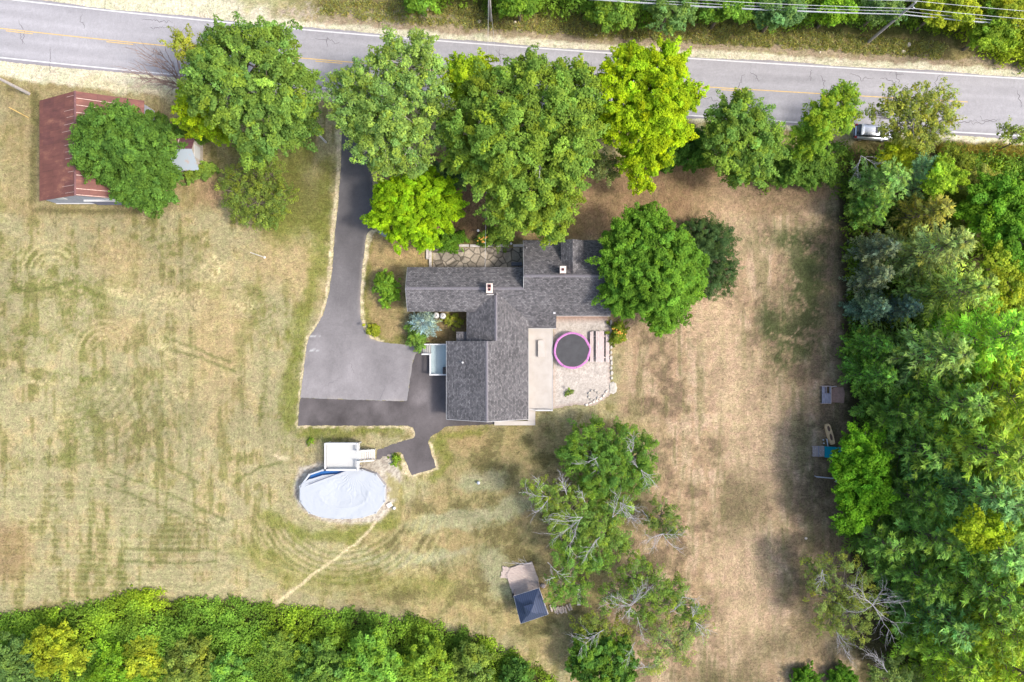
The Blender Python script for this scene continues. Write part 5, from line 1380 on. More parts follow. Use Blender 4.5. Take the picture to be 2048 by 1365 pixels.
BL = []
def crown_points(lobes, rng, br=.62, lpb=64, dens=1.0, flat=.75, open_=0.0, hue=.15):
    """clumps of leaves over the upper surface of several overlapping lobes -> arrays"""
    Cc, Rr_, Oo = [], [], []
    la = np.array([(x, y, z, r, rz) for x, y, z, r, rz in lobes])
    for x, y, z, r, rz in lobes:
        nb = max(5, int(dens * 2.6 * math.pi * r * r * (0.5 + .5 * rz / r) / (br * br * 2.3)))
        d = sph(nb, rng, -.45)
        lob = 1 + .10 * np.sin(d[:, 0] * 4 + x) * np.sin(d[:, 1] * 4 + y) + rng.normal(0, .07, nb)
        q_ = np.array([x, y, z]) + d * np.array([r, r, rz]) * (lob * rng.uniform(.82, 1.0, nb))[:, None]
        # stray clumps that reach beyond the outline
        s_ = rng.random(nb) < .11
        q_[s_] += d[s_] * (rng.uniform(.3, .9, s_.sum()))[:, None]
        keep = np.ones(nb, bool)
        for (x2, y2, z2, r2, rz2) in la:
            if (x2, y2, z2) == (x, y, z): continue
            dd = np.linalg.norm((q_ - (x2, y2, z2)) / (r2, r2, rz2), axis=1)
            keep &= dd > .78
        keep &= rng.random(nb) > open_
        Cc.append(q_[keep]); Oo.append(d[keep])
        # inner, lower clumps close the gaps
        ni = int(nb * .42)
        di = sph(ni, rng, -.3); qi = np.array([x, y, z - .12 * rz]) + di * np.array([r, r, rz]) * rng.uniform(.35, .72, ni)[:, None]
        ki = rng.random(ni) > open_ * 1.2
        Cc.append(qi[ki]); Oo.append(di[ki])
    Cc = np.concatenate(Cc); Oo = np.concatenate(Oo)
    nb = len(Cc)
    R_ = br * rng.uniform(.65, 1.45, nb)
    bb = np.exp(rng.normal(0, .20, nb)); by = rng.normal(0, hue, nb) + .12
    cnt = np.maximum(12, (lpb * 1.5 * (R_ / br) ** 2).astype(int))
    idx = np.repeat(np.arange(nb), cnt); n = len(idx)
    d = sph(n, rng, -.55)
    rad = rng.uniform(.25, 1.0, n) ** .6
    ax = Oo + rng.normal(0, .55, Oo.shape); ax[:, 2] *= .5; ax /= np.maximum(np.linalg.norm(ax, axis=1, keepdims=True), 1e-6)
    el = rng.uniform(1.1, 2.0, nb)
    off = d * (R_[idx] * rad)[:, None] * np.array([1, 1, flat])
    al = np.sum(off * ax[idx], 1, keepdims=True) * ax[idx]
    tp = 1 - .35 * np.clip(np.sum(d * ax[idx], 1, keepdims=True), 0, 1)
    P = Cc[idx] + al * el[idx][:, None] + (off - al) * .8 * tp
    N = d * .55 + Oo[idx] * .35 + np.array([0, 0, .8]) + rng.normal(0, .5, (n, 3))
    P[:, 2] = np.maximum(P[:, 2], .05)
    return P, N, bb[idx] * np.exp(rng.normal(0, .14, n)), by[idx] + rng.normal(0, .12, n), Cc

def limb_mesh(base, lobes, cents, rng, r0, matr, parent, name='trunk', nlimb=16):
    m = MB(); tips = []
    top = max(lobes, key=lambda l_: l_[2] + l_[4])
    cxm = np.mean([l_[0] for l_ in lobes]); cym = np.mean([l_[1] for l_ in lobes]); zb = min(l_[2] - l_[4] * .5 for l_ in lobes)
    zb = max(.6, zb)
    bx, by = base
    fork = Vector((bx * .8 + cxm * .2, by * .8 + cym * .2, zb))
    m.tube([(bx, by, -.1), (bx * .95 + cxm * .05, by * .95 + cym * .05, zb * .5), tuple(fork)], [r0 * 1.25, r0, r0 * .85], 8)
    for lx, ly, lz, lr, lrz in lobes:
        end = Vector((lx, ly, lz + lrz * .25)); mid = fork.lerp(end, .5) + Vector((rng.normal(0, .2), rng.normal(0, .2), .3))
        m.tube([tuple(fork), tuple(mid), tuple(end)], [r0 * .55, r0 * .38, r0 * .2], 6)
        dd = np.linalg.norm((cents - (lx, ly, lz)) / (lr, lr, lrz), axis=1)
        cand = np.nonzero(dd < 1.15)[0]
        if len(cand):
            for k in rng.choice(cand, min(nlimb, len(cand)), replace=False):
                c = Vector(cents[k]); s_ = mid.lerp(end, rng.uniform(0, 1)); e_ = s_.lerp(c, .95); mm = s_.lerp(e_, .5) + Vector((0, 0, -.15))
                m.tube([tuple(s_), tuple(mm), tuple(e_)], [r0 * .18 + .02, r0 * .11 + .015, .02], 4)
    return m.obj(name, matr, parent)

def twigs(m, p, d, L_, r, depth, rng, spread=.6):
    pts = [p.copy()]; dd = d.normalized(); q_ = p.copy(); n_ = 5
    for k in range(n_):
        dd = (dd + Vector(rng.normal(0, .16, 3))).normalized(); q_ = q_ + dd * (L_ / n_); pts.append(q_.copy())
    m.tube([tuple(a) for a in pts], [r * (1 - .75 * k / n_) for k in range(n_ + 1)], 4)
    if depth > 0:
        for k in range(1, n_ + 1):
            for s_ in range(2 if depth > 1 else 1):
                if rng.random() < .85:
                    side = Vector(rng.normal(0, 1, 3)); side.z *= .45
                    nd = (dd + side.normalized() * spread * rng.uniform(.8, 1.6)).normalized()
                    twigs(m, pts[k], nd, L_ * rng.uniform(.32, .55), r * .55, depth - 1, rng, spread)

def dead_branches(specs, parent, matr=None, seed=1, name='dead_branch', k=1.0):
    """specs: (px, py, height, length_m, angle_deg, spread_deg, count)"""
    rg = np.random.default_rng(seed)
    for (px, py, h, L_, ang_, spd, cnt) in specs:
        m = MB(); x, y, z = W(px, py, h)
        for c in range(max(1, int(cnt * .7))):
            a = math.radians(ang_ + rg.uniform(-spd, spd)); d = Vector((math.cos(a), math.sin(a), rg.uniform(-.05, .35)))
            twigs(m, Vector((x, y, z)), d, L_ * rg.uniform(.75, 1.1), .032 * k, 2, rg)
        m.obj(name, matr or M_DEAD, parent)

def broad_tree(name, label, colr, lobes_px, base=None, br=.6, lpb=64, leaf=.17, dens=1.0, open_=0.0, hue=.15, r0=.28, bark=None, dead=None, seed=0, group=None, cat='tree', flat=.75, limbs=14, wd=.6, deadmat=None):
    """lobes_px: (px, py, radius_px, height of lobe centre, vertical radius or None)"""
    rg = np.random.default_rng(1000 + seed)
    if name == 'old_apple_tree': wd = .42; leaf = .125; colr = tuple(c * .8 + .2 * d_ for c, d_ in zip(colr, (.10, .18, .045)))
    lobes = []
    for l_ in lobes_px:
        px, py, rp, h = l_[:4]; k = (1 - h / H) / S
        x, y, _ = W(px, py, h); r = rp * k; r = max(r - .5 * br, r * .72); rz = l_[4] if len(l_) > 4 and l_[4] else r * .75
        lobes.append((x, y, max(h, rz * .6), r, rz))
    if base is None:
        bx = np.mean([l_[0] for l_ in lobes]); by = np.mean([l_[1] for l_ in lobes])
    else: bx, by, _ = W(*base)
    t = thing(name, label, cat, (bx, by, 0), group)
    P, N, b_, y_, cents = crown_points(lobes, rg, br, lpb, dens, flat, open_, hue)
    leaf *= .80
    o = foliage_mesh('crown' if cat == 'tree' else 'foliage', P, N, leaf * rg.uniform(.5, 1.45, len(P)), leaf * wd * rg.uniform(.6, 1.4, len(P)), b_, y_, M_LEAF, rg, t)
    o.color = (*colr, 1)
    limb_mesh((bx, by), lobes, cents, rg, r0, bark or M_BARK, t, 'trunk' if cat == 'tree' else 'stem', limbs)
    if dead: dead_branches(dead, t, deadmat, seed)
    return t

# --- colours of the leaves (albedo)
G_MID = (.085, .150, .028); G_DARK = (.050, .115, .022); G_LITE = (.130, .185, .040); G_YEL = (.190, .235, .018); G_GOLD = (.185, .225, .018)
G_OLIVE = (.130, .150, .035); G_BRIGHT = (.125, .225, .018); G_BLUE = (.070, .125, .034); G_GREY = (.115, .135, .080)

# front-yard trees
broad_tree('oak_tree', 'huge mid-green oak overhanging the road at the barn side of the driveway', (.098, .165, .032),
    [(500, 120, 75, 11.5), (455, 175, 88, 11), (550, 180, 80, 11), (520, 235, 78, 9.5), (440, 110, 48, 10), (585, 235, 55, 7.5), (560, 90, 42, 11), (480, 60, 22, 12), (440, 52, 16, 11.5), (530, 60, 22, 12), (420, 165, 45, 9), (520, 300, 34, 7), (600, 160, 34, 9.5)],
    base=(510, 215), br=.6, lpb=62, leaf=.18, dens=.95, open_=.22, hue=.25, r0=.42, seed=1)
broad_tree('sapling', 'small bright lime-green tree below the oak on the barn side', (.17, .245, .010), [(385, 215, 36, 6), (395, 245, 32, 5), (430, 252, 32, 4.5), (375, 195, 24, 6), (450, 262, 22, 4)], seed=2, br=.5, leaf=.16, dens=1.1, hue=.25, r0=.14)
broad_tree('birch_tree', 'sparse yellowish young tree reaching over the centre line beside the oak', (.20, .22, .03), [(372, 92, 30, 8.5), (395, 110, 26, 8.5), (352, 80, 16, 8), (420, 95, 20, 9)], base=(405, 165), seed=3, br=.4, lpb=26, leaf=.14, open_=.35, r0=.1, dens=.9)
t = thing('bare_tree', 'leafless brown-twigged sapling leaning over the white road line', 'tree', W(368, 178))
m = MB(); rg = np.random.default_rng(4); p_ = Vector(W(368, 178))
for a_ in (150, 128, 118, 105, 95, 165): twigs(m, p_, Vector((math.cos(math.radians(a_)) * .7, math.sin(math.radians(a_)) * .7, .9)), 5.0 * (1 if a_ != 165 else .5), .10, 2, rg, .32)
m.obj('branches', M_DEADB, t)
broad_tree('shrub', 'dark green weeds growing behind the barn corner and small shed', (.060, .115, .02), [(300, 238, 22, 1.4), (320, 258, 24, 1.6), (345, 268, 20, 1.2), (372, 270, 18, 1.2), (400, 272, 16, 1.2), (420, 262, 16, 1.4)], seed=5, cat='shrub', br=.45, r0=.05, limbs=4)
broad_tree('shrub', 'light green weeds at the foot of the small shed', (.11, .17, .03), [(405, 345, 15, .7), (385, 352, 14, .7), (418, 335, 10, .6)], seed=6, cat='shrub', br=.35, r0=.04, limbs=3)
broad_tree('maple_tree', 'round dense dark green tree covering half of the red barn roof', (.066, .132, .024),
    [(235, 270, 62, 7.0, 3.4), (282, 300, 62, 7.0, 3.6), (215, 310, 58, 6, 3.2), (304, 362, 50, 5.5, 3.2), (270, 350, 58, 5.6, 3.0), (318, 335, 36, 5, 2.6), (298, 388, 34, 4, 2.4), (195, 275, 38, 6, 2.6)], base=(300, 330), br=.5, lpb=60, leaf=.15, dens=1.15, hue=.12, r0=.3, seed=7)
broad_tree('apple_tree', 'small olive-green orchard tree standing alone between shed and driveway', (.105, .145, .028),
    [(525, 355, 42, 3.2), (560, 400, 34, 3.0), (475, 385, 36, 3.0), (520, 410, 42, 3.0), (545, 430, 28, 2.4), (490, 425, 26, 2.6), (470, 350, 22, 2.6), (555, 345, 20, 3)], base=(510, 385), br=.36, lpb=28, leaf=.11, open_=.40, hue=.2, r0=.17, seed=8, limbs=22)
broad_tree('ash_tree', 'airy yellow-green ash with pale branches showing, arching over the driveway mouth', (.140, .215, .050),
    [(810, 120, 62, 12), (740, 170, 62, 11), (850, 170, 55, 12), (790, 215, 75, 12), (715, 225, 55, 10), (860, 245, 50, 10), (760, 280, 60, 9.5), (820, 300, 52, 9), (690, 180, 42, 10), (840, 100, 32, 12), (770, 330, 30, 7)],
    base=(800, 270), br=.48, lpb=34, leaf=.16, open_=.34, hue=.28, r0=.36, seed=9, bark=M_PALEBARK, limbs=26, dens=1.15)
broad_tree('maple_tree', 'narrow yellow-green crown between the airy ash and the giant maple', (.175, .255, .012), [(925, 148, 32, 12), (958, 152, 28, 12), (935, 190, 34, 11), (905, 175, 22, 10.5), (905, 130, 16, 12), (960, 122, 16, 12.5)], base=(950, 260), br=.5, seed=10, r0=.2, hue=.2)
broad_tree('maple_tree', 'giant maple in the middle of the front yard, its lower boughs near the roof', (.115, .180, .026),
    [(1050, 190, 75, 14.5), (1140, 190, 65, 14), (985, 200, 60, 13.5), (950, 260, 62, 12), (1030, 270, 78, 14.5), (1120, 270, 78, 14.5), (1175, 240, 42, 12), (980, 340, 58, 10), (1050, 355, 62, 11), (1120, 350, 62, 11.5), (1025, 420, 52, 8.5), (1090, 425, 55, 8), (925, 310, 42, 9), (1150, 160, 42, 13.5), (1060, 145, 40, 14), (1110, 450, 30, 6.5)],
    base=(1050, 330), br=.62, lpb=66, leaf=.18, dens=1.0, open_=.07, hue=.32, r0=.55, seed=11, limbs=16, dead=[(1078, 300, 14, 2.2, 300, 25, 2)])
broad_tree('locust_tree', 'wide bright lime-green tree beside the driveway bend', (.150, .255, .008),
    [(800, 400, 48, 5.2), (865, 400, 48, 5.0), (775, 430, 36, 4.2), (835, 440, 48, 4.6), (890, 415, 38, 4.2), (800, 460, 30, 3.4), (850, 475, 24, 2.8), (850, 360, 28, 4.8), (770, 385, 28, 4.6)], base=(835, 400), br=.42, lpb=50, leaf=.15, dens=1.1, hue=.2, r0=.24, seed=12, flat=.5)
broad_tree('shrub', 'grey-green bush in the shade between lime-green tree and giant maple', (.07, .12, .045), [(900, 355, 26, 2.5), (880, 340, 18, 2)], seed=13, cat='shrub', br=.4, r0=.06, limbs=4)
broad_tree('maple_tree', 'tall golden-green maple leaning over the road with drooping lower boughs', (.175, .255, .008),
    [(1255, 150, 55, 14), (1320, 140, 50, 14.5), (1250, 210, 55, 13.5), (1315, 205, 60, 14.5), (1365, 190, 38, 12), (1285, 265, 55, 11.5), (1340, 255, 42, 11), (1270, 325, 36, 8), (1305, 320, 30, 8), (1275, 370, 18, 5), (1300, 372, 14, 5), (1255, 105, 18, 14.5), (1330, 100, 14, 14.5), (1360, 120, 14, 14), (1225, 250, 32, 11)],
    base=(1290, 290), br=.5, lpb=60, leaf=.16, dens=1.1, open_=.04, hue=.3, r0=.34, seed=14)
broad_tree('cherry_tree', 'small grey-green tree hanging below the giant maple toward the lawn', (.115, .145, .05), [(1205, 325, 30, 6), (1225, 345, 18, 5), (1195, 352, 14, 4.5)], base=(1200, 320), br=.4, lpb=34, leaf=.12, open_=.2, r0=.12, seed=15)
broad_tree('hedge_bush', 'dark green bush between golden maple and round roadside tree', (.055, .12, .018), [(1345, 300, 34, 2.6), (1385, 310, 34, 2.6), (1370, 280, 30, 2.6), (1400, 290, 24, 2.4), (1330, 325, 20, 1.8)], seed=16, cat='bush', br=.5, r0=.08, limbs=5)
broad_tree('maple_tree', 'round mid-green tree with light tips at the lawn corner by the road', (.105, .175, .03),
    [(1480, 235, 52, 8.5), (1520, 270, 46, 8), (1455, 290, 52, 7.5), (1505, 320, 48, 7), (1440, 245, 30, 7.5), (1475, 345, 26, 5), (1550, 300, 24, 6)], base=(1475, 300), br=.5, lpb=54, leaf=.15, hue=.35, r0=.26, seed=17)
broad_tree('maple_tree', 'bright green tree touching the yellow line just left of the parked car', (.135, .215, .02),
    [(1680, 205, 36, 9.5), (1650, 235, 42, 9), (1625, 265, 38, 7.5), (1680, 240, 30, 8.5), (1610, 290, 26, 6), (1705, 190, 16, 9)], base=(1640, 275), br=.46, lpb=52, leaf=.14, hue=.35, r0=.22, seed=18)
broad_tree('hedge_bush', 'deep green brush filling the gap below the tree left of the parked car', (.07, .13, .02), [(1590, 335, 40, 3), (1630, 330, 36, 3), (1560, 350, 26, 2.2), (1655, 345, 26, 2.5), (1620, 362, 20, 2), (1670, 300, 16, 1.5)], seed=19, cat='bush', br=.5, r0=.08, limbs=5)
broad_tree('elm_tree', 'sparse thin-leaved tree spreading over the parked car and road', (.155, .180, .035),
    [(1792, 208, 36, 9), (1840, 205, 40, 9.5), (1885, 205, 34, 9.5), (1820, 245, 44, 8.5), (1870, 245, 36, 8.5), (1778, 214, 20, 8), (1850, 275, 28, 7.5), (1782, 268, 20, 6.5), (1800, 262, 26, 7), (1745, 225, 16, 8), (1764, 262, 13, 7)], base=(1790, 300), br=.36, lpb=20, leaf=.14, open_=.38, hue=.3, r0=.2, seed=20, limbs=26, bark=M_GREYWOOD, dead=[(1722, 312, 5, 2.6, 280, 60, 3)])
broad_tree('young_tree', 'yellow-green round sapling directly below the parked car', (.21, .245, .012), [(1795, 300, 22, 5), (1805, 318, 24, 5), (1772, 322, 18, 4)], base=(1770, 320), br=.4, lpb=44, leaf=.13, r0=.1, seed=21)
broad_tree('young_tree', 'thin-leaved sapling overhanging the road line at the right edge', (.13, .17, .03), [(2015, 268, 24, 7), (2045, 275, 20, 6.5), (2000, 258, 12, 7)], base=(1995, 300), br=.35, lpb=24, open_=.4, leaf=.12, r0=.08, seed=22)
# around the house
broad_tree('maple_tree', 'dense bright green tree overhanging the east end of the house roof', (.080, .165, .018),
    [(1270, 470, 48, 7.6), (1320, 500, 62, 8), (1250, 530, 50, 7.4), (1310, 560, 70, 7.8), (1370, 540, 46, 6.8), (1250, 590, 46, 6), (1330, 610, 48, 6), (1300, 440, 32, 7), (1320, 645, 26, 4.6), (1235, 480, 30, 6.6), (1385, 580, 26, 5)], base=(1310, 560), br=.46, lpb=60, leaf=.15, dens=1.1, hue=.14, r0=.3, seed=23)
def yew_spec():
    broad_tree('yew_bush', 'large rounded dark evergreen bush against the bright tree east of the house', (.042, .078, .026), [(1410, 515, 62, 1.8, 2.2), (1430, 550, 44, 1.6, 2.0), (1400, 480, 44, 1.8, 2.0), (1425, 490, 44, 1.6, 1.9)], base=(1410, 520), br=.32, lpb=40, leaf=.10, dens=1.0, hue=.15, r0=.14, seed=24, cat='bush', wd=.4)
yew_spec()
broad_tree('shrub', 'upright leafy green shrub on the lawn at the west gable', (.10, .185, .02), [(772, 572, 22, 1.9), (785, 588, 16, 1.5), (762, 560, 12, 1.6), (770, 610, 10, .9), (765, 550, 8, 1.5)], seed=25, cat='shrub', br=.26, lpb=40, leaf=.12, r0=.05)
broad_tree('shrub', 'small yellow-green mound at the inner curve of the driveway', (.17, .20, .02), [(746, 661, 13, .45, .5)], seed=26, cat='shrub', br=.2, lpb=40, leaf=.09, r0=.04, limbs=3)
broad_tree('shrub', 'loose green shrub between blue spruce and entry porch steps', (.085, .15, .028), [(832, 672, 16, 1.4), (838, 692, 12, 1.2), (823, 655, 12, 1), (845, 678, 10, 1)], seed=27, cat='shrub', br=.28, lpb=36, leaf=.11, r0=.05, limbs=5)
broad_tree('shrub', 'low yellow-flecked plants along the wall beside the white tanks', (.16, .18, .03), [(900, 640, 11, .5), (916, 646, 10, .5), (908, 634, 8, .4)], seed=28, cat='shrub', br=.22, lpb=30, leaf=.08, r0=.03, limbs=3)
broad_tree('shrub', 'dark green bush over the granite kerb of the patio', (.07, .145, .015), [(892, 482, 22, 1.3), (905, 495, 13, 1.0), (875, 475, 16, 1.2), (918, 478, 16, 1.0), (860, 478, 12, 1)], seed=29, cat='shrub', br=.3, lpb=44, leaf=.11, r0=.05, limbs=4)
broad_tree('flower_bush', 'leafy perennials with orange blooms above the patio near the tall wing', (.09, .15, .025), [(968, 480, 14, .7), (988, 474, 18, .9), (1005, 480, 14, .8)], seed=30, cat='flowers', br=.28, lpb=40, leaf=.10, r0=.03, limbs=3)
ol = broad_tree('flower_bush', 'orange-flowering clump beside the picnic table and stone edging', (.13, .17, .02), [(1236, 660, 15, .6), (1240, 672, 14, .6), (1228, 680, 9, .5)], seed=31, cat='flowers', br=.24, lpb=40, leaf=.09, r0=.03, limbs=3)
broad_tree('weed', 'single green weed growing in the gravel yard', (.12, .17, .04), [(1142, 783, 5, .2, .2), (1135, 787, 3, .15, .15)], seed=32, cat='weed', br=.2, lpb=24, leaf=.10, r0=.02, limbs=2)
broad_tree('weed', 'green weed tuft in the grass above the pool deck', (.12, .19, .02), [(621, 883, 8, .2, .3)], seed=33, cat='weed', br=.2, lpb=30, leaf=.09, r0=.02, limbs=2)
broad_tree('weed', 'green weed tuft between pool pebbles and the black pad', (.12, .19, .02), [(792, 918, 9, .25, .3), (788, 925, 6, .2, .25)], seed=34, cat='weed', br=.2, lpb=30, leaf=.09, r0=.02, limbs=2)
def blooms(parent, area_px, n, z):
    rg = np.random.default_rng(int(area_px[0])); m = MB()
    for k in range(n):
        x, y, _ = W(area_px[0] + rg.normal(0, area_px[2]), area_px[1] + rg.normal(0, area_px[3]), z)
        m.lathe(x, y, [(.02, z - .1), (.10, z + .02), (.06, z + .05)], 6)
    m.obj('flower_heads', mat('orange_petals', (.55, .27, .04), .6, .15, 5), parent)
blooms(ol, (1236, 666, 6, 7), 26, 1.0)
blooms(bpy.data.objects['flower_bush'], (968, 478, 6, 5), 12, 1.4)
blooms(bpy.data.objects['shrub.007'] if 'shrub.007' in bpy.data.objects else ol, (868, 482, 5, 3), 4, 1.9)

# the dying apple/cherry group south-east of the house
broad_tree('old_apple_tree', 'large leafy half-dead tree nearest the garage corner, pale snags in its crown', (.075, .145, .020),
    [(1175, 890, 42, 5), (1240, 890, 42, 5.4), (1280, 905, 36, 5), (1210, 935, 52, 5.6), (1155, 915, 40, 4.6), (1265, 955, 40, 4.8), (1200, 980, 44, 4.8), (1290, 945, 24, 4), (1193, 850, 16, 3.5), (1235, 850, 12, 3.6)], base=(1215, 930), br=.42, lpb=52, leaf=.12, open_=0.14, hue=.32, r0=.3, seed=40, limbs=20,
    dead=[(1195, 915, 7.5, 2.0, 190, 25, 1), (1190, 917, 7.5, 1.8, 300, 20, 1), (1262, 905, 7.4, 1.8, 80, 40, 3), (1282, 940, 6.6, 2.2, 300, 25, 4), (1275, 935, 6.6, 1.2, 120, 40, 1)])
broad_tree('old_apple_tree', 'half-dead tree with lime tips reaching left over the lawn, many bleached branches', (.125, .175, .03),
    [(1085, 985, 30, 6), (1110, 1010, 34, 6), (1060, 972, 18, 6), (1120, 1040, 32, 5), (1155, 1000, 34, 5.2), (1045, 965, 12, 5.6)], base=(1150, 1010), br=.4, lpb=34, leaf=.12, open_=0.41, hue=.3, r0=.22, seed=41, limbs=18,
    dead=[(1133, 990, 7.6, 2.6, 70, 40, 3), (1098, 995, 7, 2.4, 200, 40, 3), (1085, 985, 7, 2.0, 110, 20, 1), (1170, 1005, 7, 1.6, 140, 40, 2)])
broad_tree('old_apple_tree', 'middle half-dead tree of the group with long white forked branches', (.105, .165, .03),
    [(1180, 1045, 38, 5.4), (1215, 1060, 36, 5), (1230, 1020, 36, 5), (1150, 1060, 28, 4.6), (1240, 1085, 24, 4.4), (1110, 1050, 20, 4)], base=(1190, 1040), br=.4, lpb=44, leaf=.12, open_=0.24, hue=.3, r0=.24, seed=42, limbs=18,
    dead=[(1165, 1035, 7.6, 3.6, 185, 30, 3), (1160, 1040, 7.6, 3.2, 235, 25, 3), (1240, 1005, 7.2, 2.6, 280, 90, 5), (1225, 1035, 7.0, 2.4, 10, 60, 3), (1200, 1075, 6.5, 2.4, 210, 20, 3), (1258, 1035, 6, 1.6, 350, 60, 2)])
broad_tree('old_apple_tree', 'leafy half-dead tree leaning over the gazebo and its deck', (.09, .165, .026),
    [(1130, 1095, 34, 4.6), (1165, 1115, 36, 4.6), (1120, 1165, 28, 3.8), (1155, 1185, 26, 3.6), (1110, 1195, 20, 3.2), (1195, 1120, 26, 4.2), (1215, 1115, 20, 4)], base=(1140, 1120), br=.38, lpb=36, leaf=.12, open_=0.38, hue=.3, r0=.2, seed=43, limbs=16,
    dead=[(1063, 1127, 5, 2.6, 160, 25, 2), (1095, 1125, 5.2, 2.6, 300, 15, 2), (1110, 1155, 5, 1.4, 190, 30, 1)])
broad_tree('old_apple_tree', 'small isolated half-dead tree out on the brown east lawn', (.10, .135, .035),
    [(1325, 1025, 30, 4), (1340, 1050, 28, 3.8), (1305, 1045, 20, 3.4)], base=(1290, 1027), br=.36, lpb=30, leaf=.11, open_=0.41, hue=.3, r0=.14, seed=44, limbs=16, dead=[(1325, 1068, 5.4, 2.4, 290, 80, 8)])
broad_tree('old_apple_tree', 'half-dead tree below the leaning group with a star of grey limbs', (.095, .145, .024),
    [(1270, 1140, 36, 4.6), (1305, 1175, 40, 4.8), (1335, 1200, 36, 4.6), (1250, 1185, 34, 4.6), (1285, 1215, 38, 4.6), (1215, 1195, 26, 4), (1350, 1165, 20, 4), (1375, 1225, 30, 4)], base=(1290, 1190), br=.4, lpb=36, leaf=.12, open_=0.38, hue=.32, r0=.24, seed=45, limbs=18,
    dead=[(1262, 1212, 7, 2.6, 175, 12, 2), (1262, 1212, 7, 2.8, 55, 25, 3), (1260, 1210, 7, 2.2, 100, 60, 4), (1262, 1215, 7, 1.6, 260, 40, 3), (1365, 1195, 6, 1.8, 20, 25, 2), (1275, 1235, 6, 2.6, 260, 15, 1)])
broad_tree('old_apple_tree', 'pale thin-leaved half-dead tree at the bottom edge of the lawn', (.150, .190, .055),
    [(1330, 1270, 44, 4.2), (1380, 1260, 34, 4), (1360, 1300, 36, 3.8), (1310, 1320, 34, 3.6), (1410, 1240, 20, 3.6)], base=(1330, 1280), br=.38, lpb=22, leaf=.12, open_=0.50, hue=.3, r0=.18, seed=46, limbs=20,
    dead=[(1385, 1235, 6, 1.8, 40, 35, 4), (1390, 1245, 6, 1.8, 290, 25, 3), (1270, 1285, 6, 2.6, 235, 12, 2), (1340, 1225, 6, 2.2, 30, 20, 2), (1290, 1335, 4.5, 1.2, 90, 120, 6)])
broad_tree('pine_bush', 'dense dark green young tree at the bottom edge left of the pale dying tree', (.060, .125, .020),
    [(1180, 1300, 36, 3.8), (1230, 1305, 36, 4), (1200, 1345, 40, 4), (1250, 1340, 28, 3.4), (1155, 1335, 24, 3)], base=(1205, 1320), br=.42, lpb=54, leaf=.15, hue=.5, r0=.18, seed=47)
broad_tree('old_apple_tree', 'low pale olive tree with a single fallen grey bough above the dark young tree', (.145, .17, .03),
    [(1195, 1255, 38, 3.2), (1235, 1265, 30, 3.2), (1165, 1250, 22, 2.8)], base=(1190, 1250), br=.4, lpb=28, leaf=.12, open_=0.43, hue=.3, r0=.14, seed=48, limbs=14, dead=[(1208, 1260, 5.2, 3.4, 205, 12, 4)])
broad_tree('old_apple_tree', 'dying tree at the forest edge with a large white radiating snag', (.125, .150, .035),
    [(1665, 1130, 36, 5.4), (1630, 1150, 30, 4.8), (1690, 1160, 40, 6), (1650, 1190, 40, 5), (1720, 1190, 40, 6), (1700, 1230, 42, 5.6), (1740, 1215, 30, 6), (1660, 1240, 34, 4.6), (1710, 1270, 26, 4.4), (1610, 1125, 16, 4.4)], base=(1655, 1180), br=.38, lpb=26, leaf=.12, open_=0.50, hue=.3, r0=.24, seed=49, limbs=20,
    dead=[(1745, 1210, 9, 3.4, 135, 25, 3), (1745, 1210, 9, 3.2, 60, 30, 4), (1745, 1210, 9, 3.6, 300, 16, 4), (1745, 1212, 9, 2.6, 215, 15, 2), (1745, 1210, 9, 2.6, 20, 15, 2), (1645, 1140, 7, 1.6, 250, 60, 3), (1672, 1262, 6, 2.6, 300, 12, 3)])
broad_tree('young_tree', 'thin grey-green sapling with bare leaders at the bottom right of the lawn', (.12, .17, .05), [(1790, 1345, 30, 5), (1760, 1352, 24, 4.5), (1830, 1350, 22, 4.5)], base=(1750, 1345), br=.36, lpb=26, open_=.35, leaf=.13, r0=.1, seed=50, dead=[(1775, 1345, 6, 3.0, 115, 18, 4)])
for k, (px_, py_, rp) in enumerate(((1613, 1360, 26), (1684, 1360, 28))):
    broad_tree('round_bush', ('clipped round green bush cut by the bottom edge, the smaller of the pair', 'clipped round green bush cut by the bottom edge, the one nearer the forest')[k], (.065, .15, .015), [(px_, py_, rp, .9, 1.2)], seed=51 + k, cat='bush', br=.26, lpb=50, leaf=.10, r0=.06, limbs=4)
# grass tufts on the verge
def tuft_field(name, poly, n, hlo, hhi, colr, seed, label=None, matr=None):
    rg = np.random.default_rng(seed); P = []
    xs_ = [p[0] for p in poly]; ys_ = [p[1] for p in poly]
    while len(P) < n:
        a_ = rg.uniform(min(xs_), max(xs_)); b_ = rg.uniform(min(ys_), max(ys_))
        if inside(a_, b_, poly): P.append(W(a_, b_))
    P = np.array(P); 
    idx = np.repeat(np.arange(n), 9); hh = rg.uniform(hlo, hhi, len(idx))
    d = rg.normal(0, 1, (len(idx), 3)); d[:, 2] = 1.1; d /= np.linalg.norm(d, axis=1, keepdims=True)
    c = P[idx] + rg.normal(0, .12, (len(idx), 3)) * (1, 1, 0) + d * hh[:, None] * .5
    N = np.cross(d, rg.normal(size=d.shape)) + (0, 0, .3)
    o = foliage_mesh(name, c, N, hh * .5, .035 + .0 * hh, np.exp(rg.normal(0, .25, len(idx))), rg.normal(.2, .4, len(idx)), M_LEAF, rg, None, d)
    o.color = (*colr, 1); return tag(o, kind='stuff')
tuft_field('tall_grass', [(640, 0), (900, 10), (1200, 30), (1700, 70), (1900, 90), (1880, 118), (1700, 104), (1300, 82), (1000, 60), (760, 44), (640, 30)], 2600, .25, .6, (.21, .22, .085), 60)
tuft_field('tall_grass', [(1870, 292), (2060, 296), (2060, 345), (1950, 345), (1880, 322)], 1300, .4, .9, (.23, .20, .06), 61)

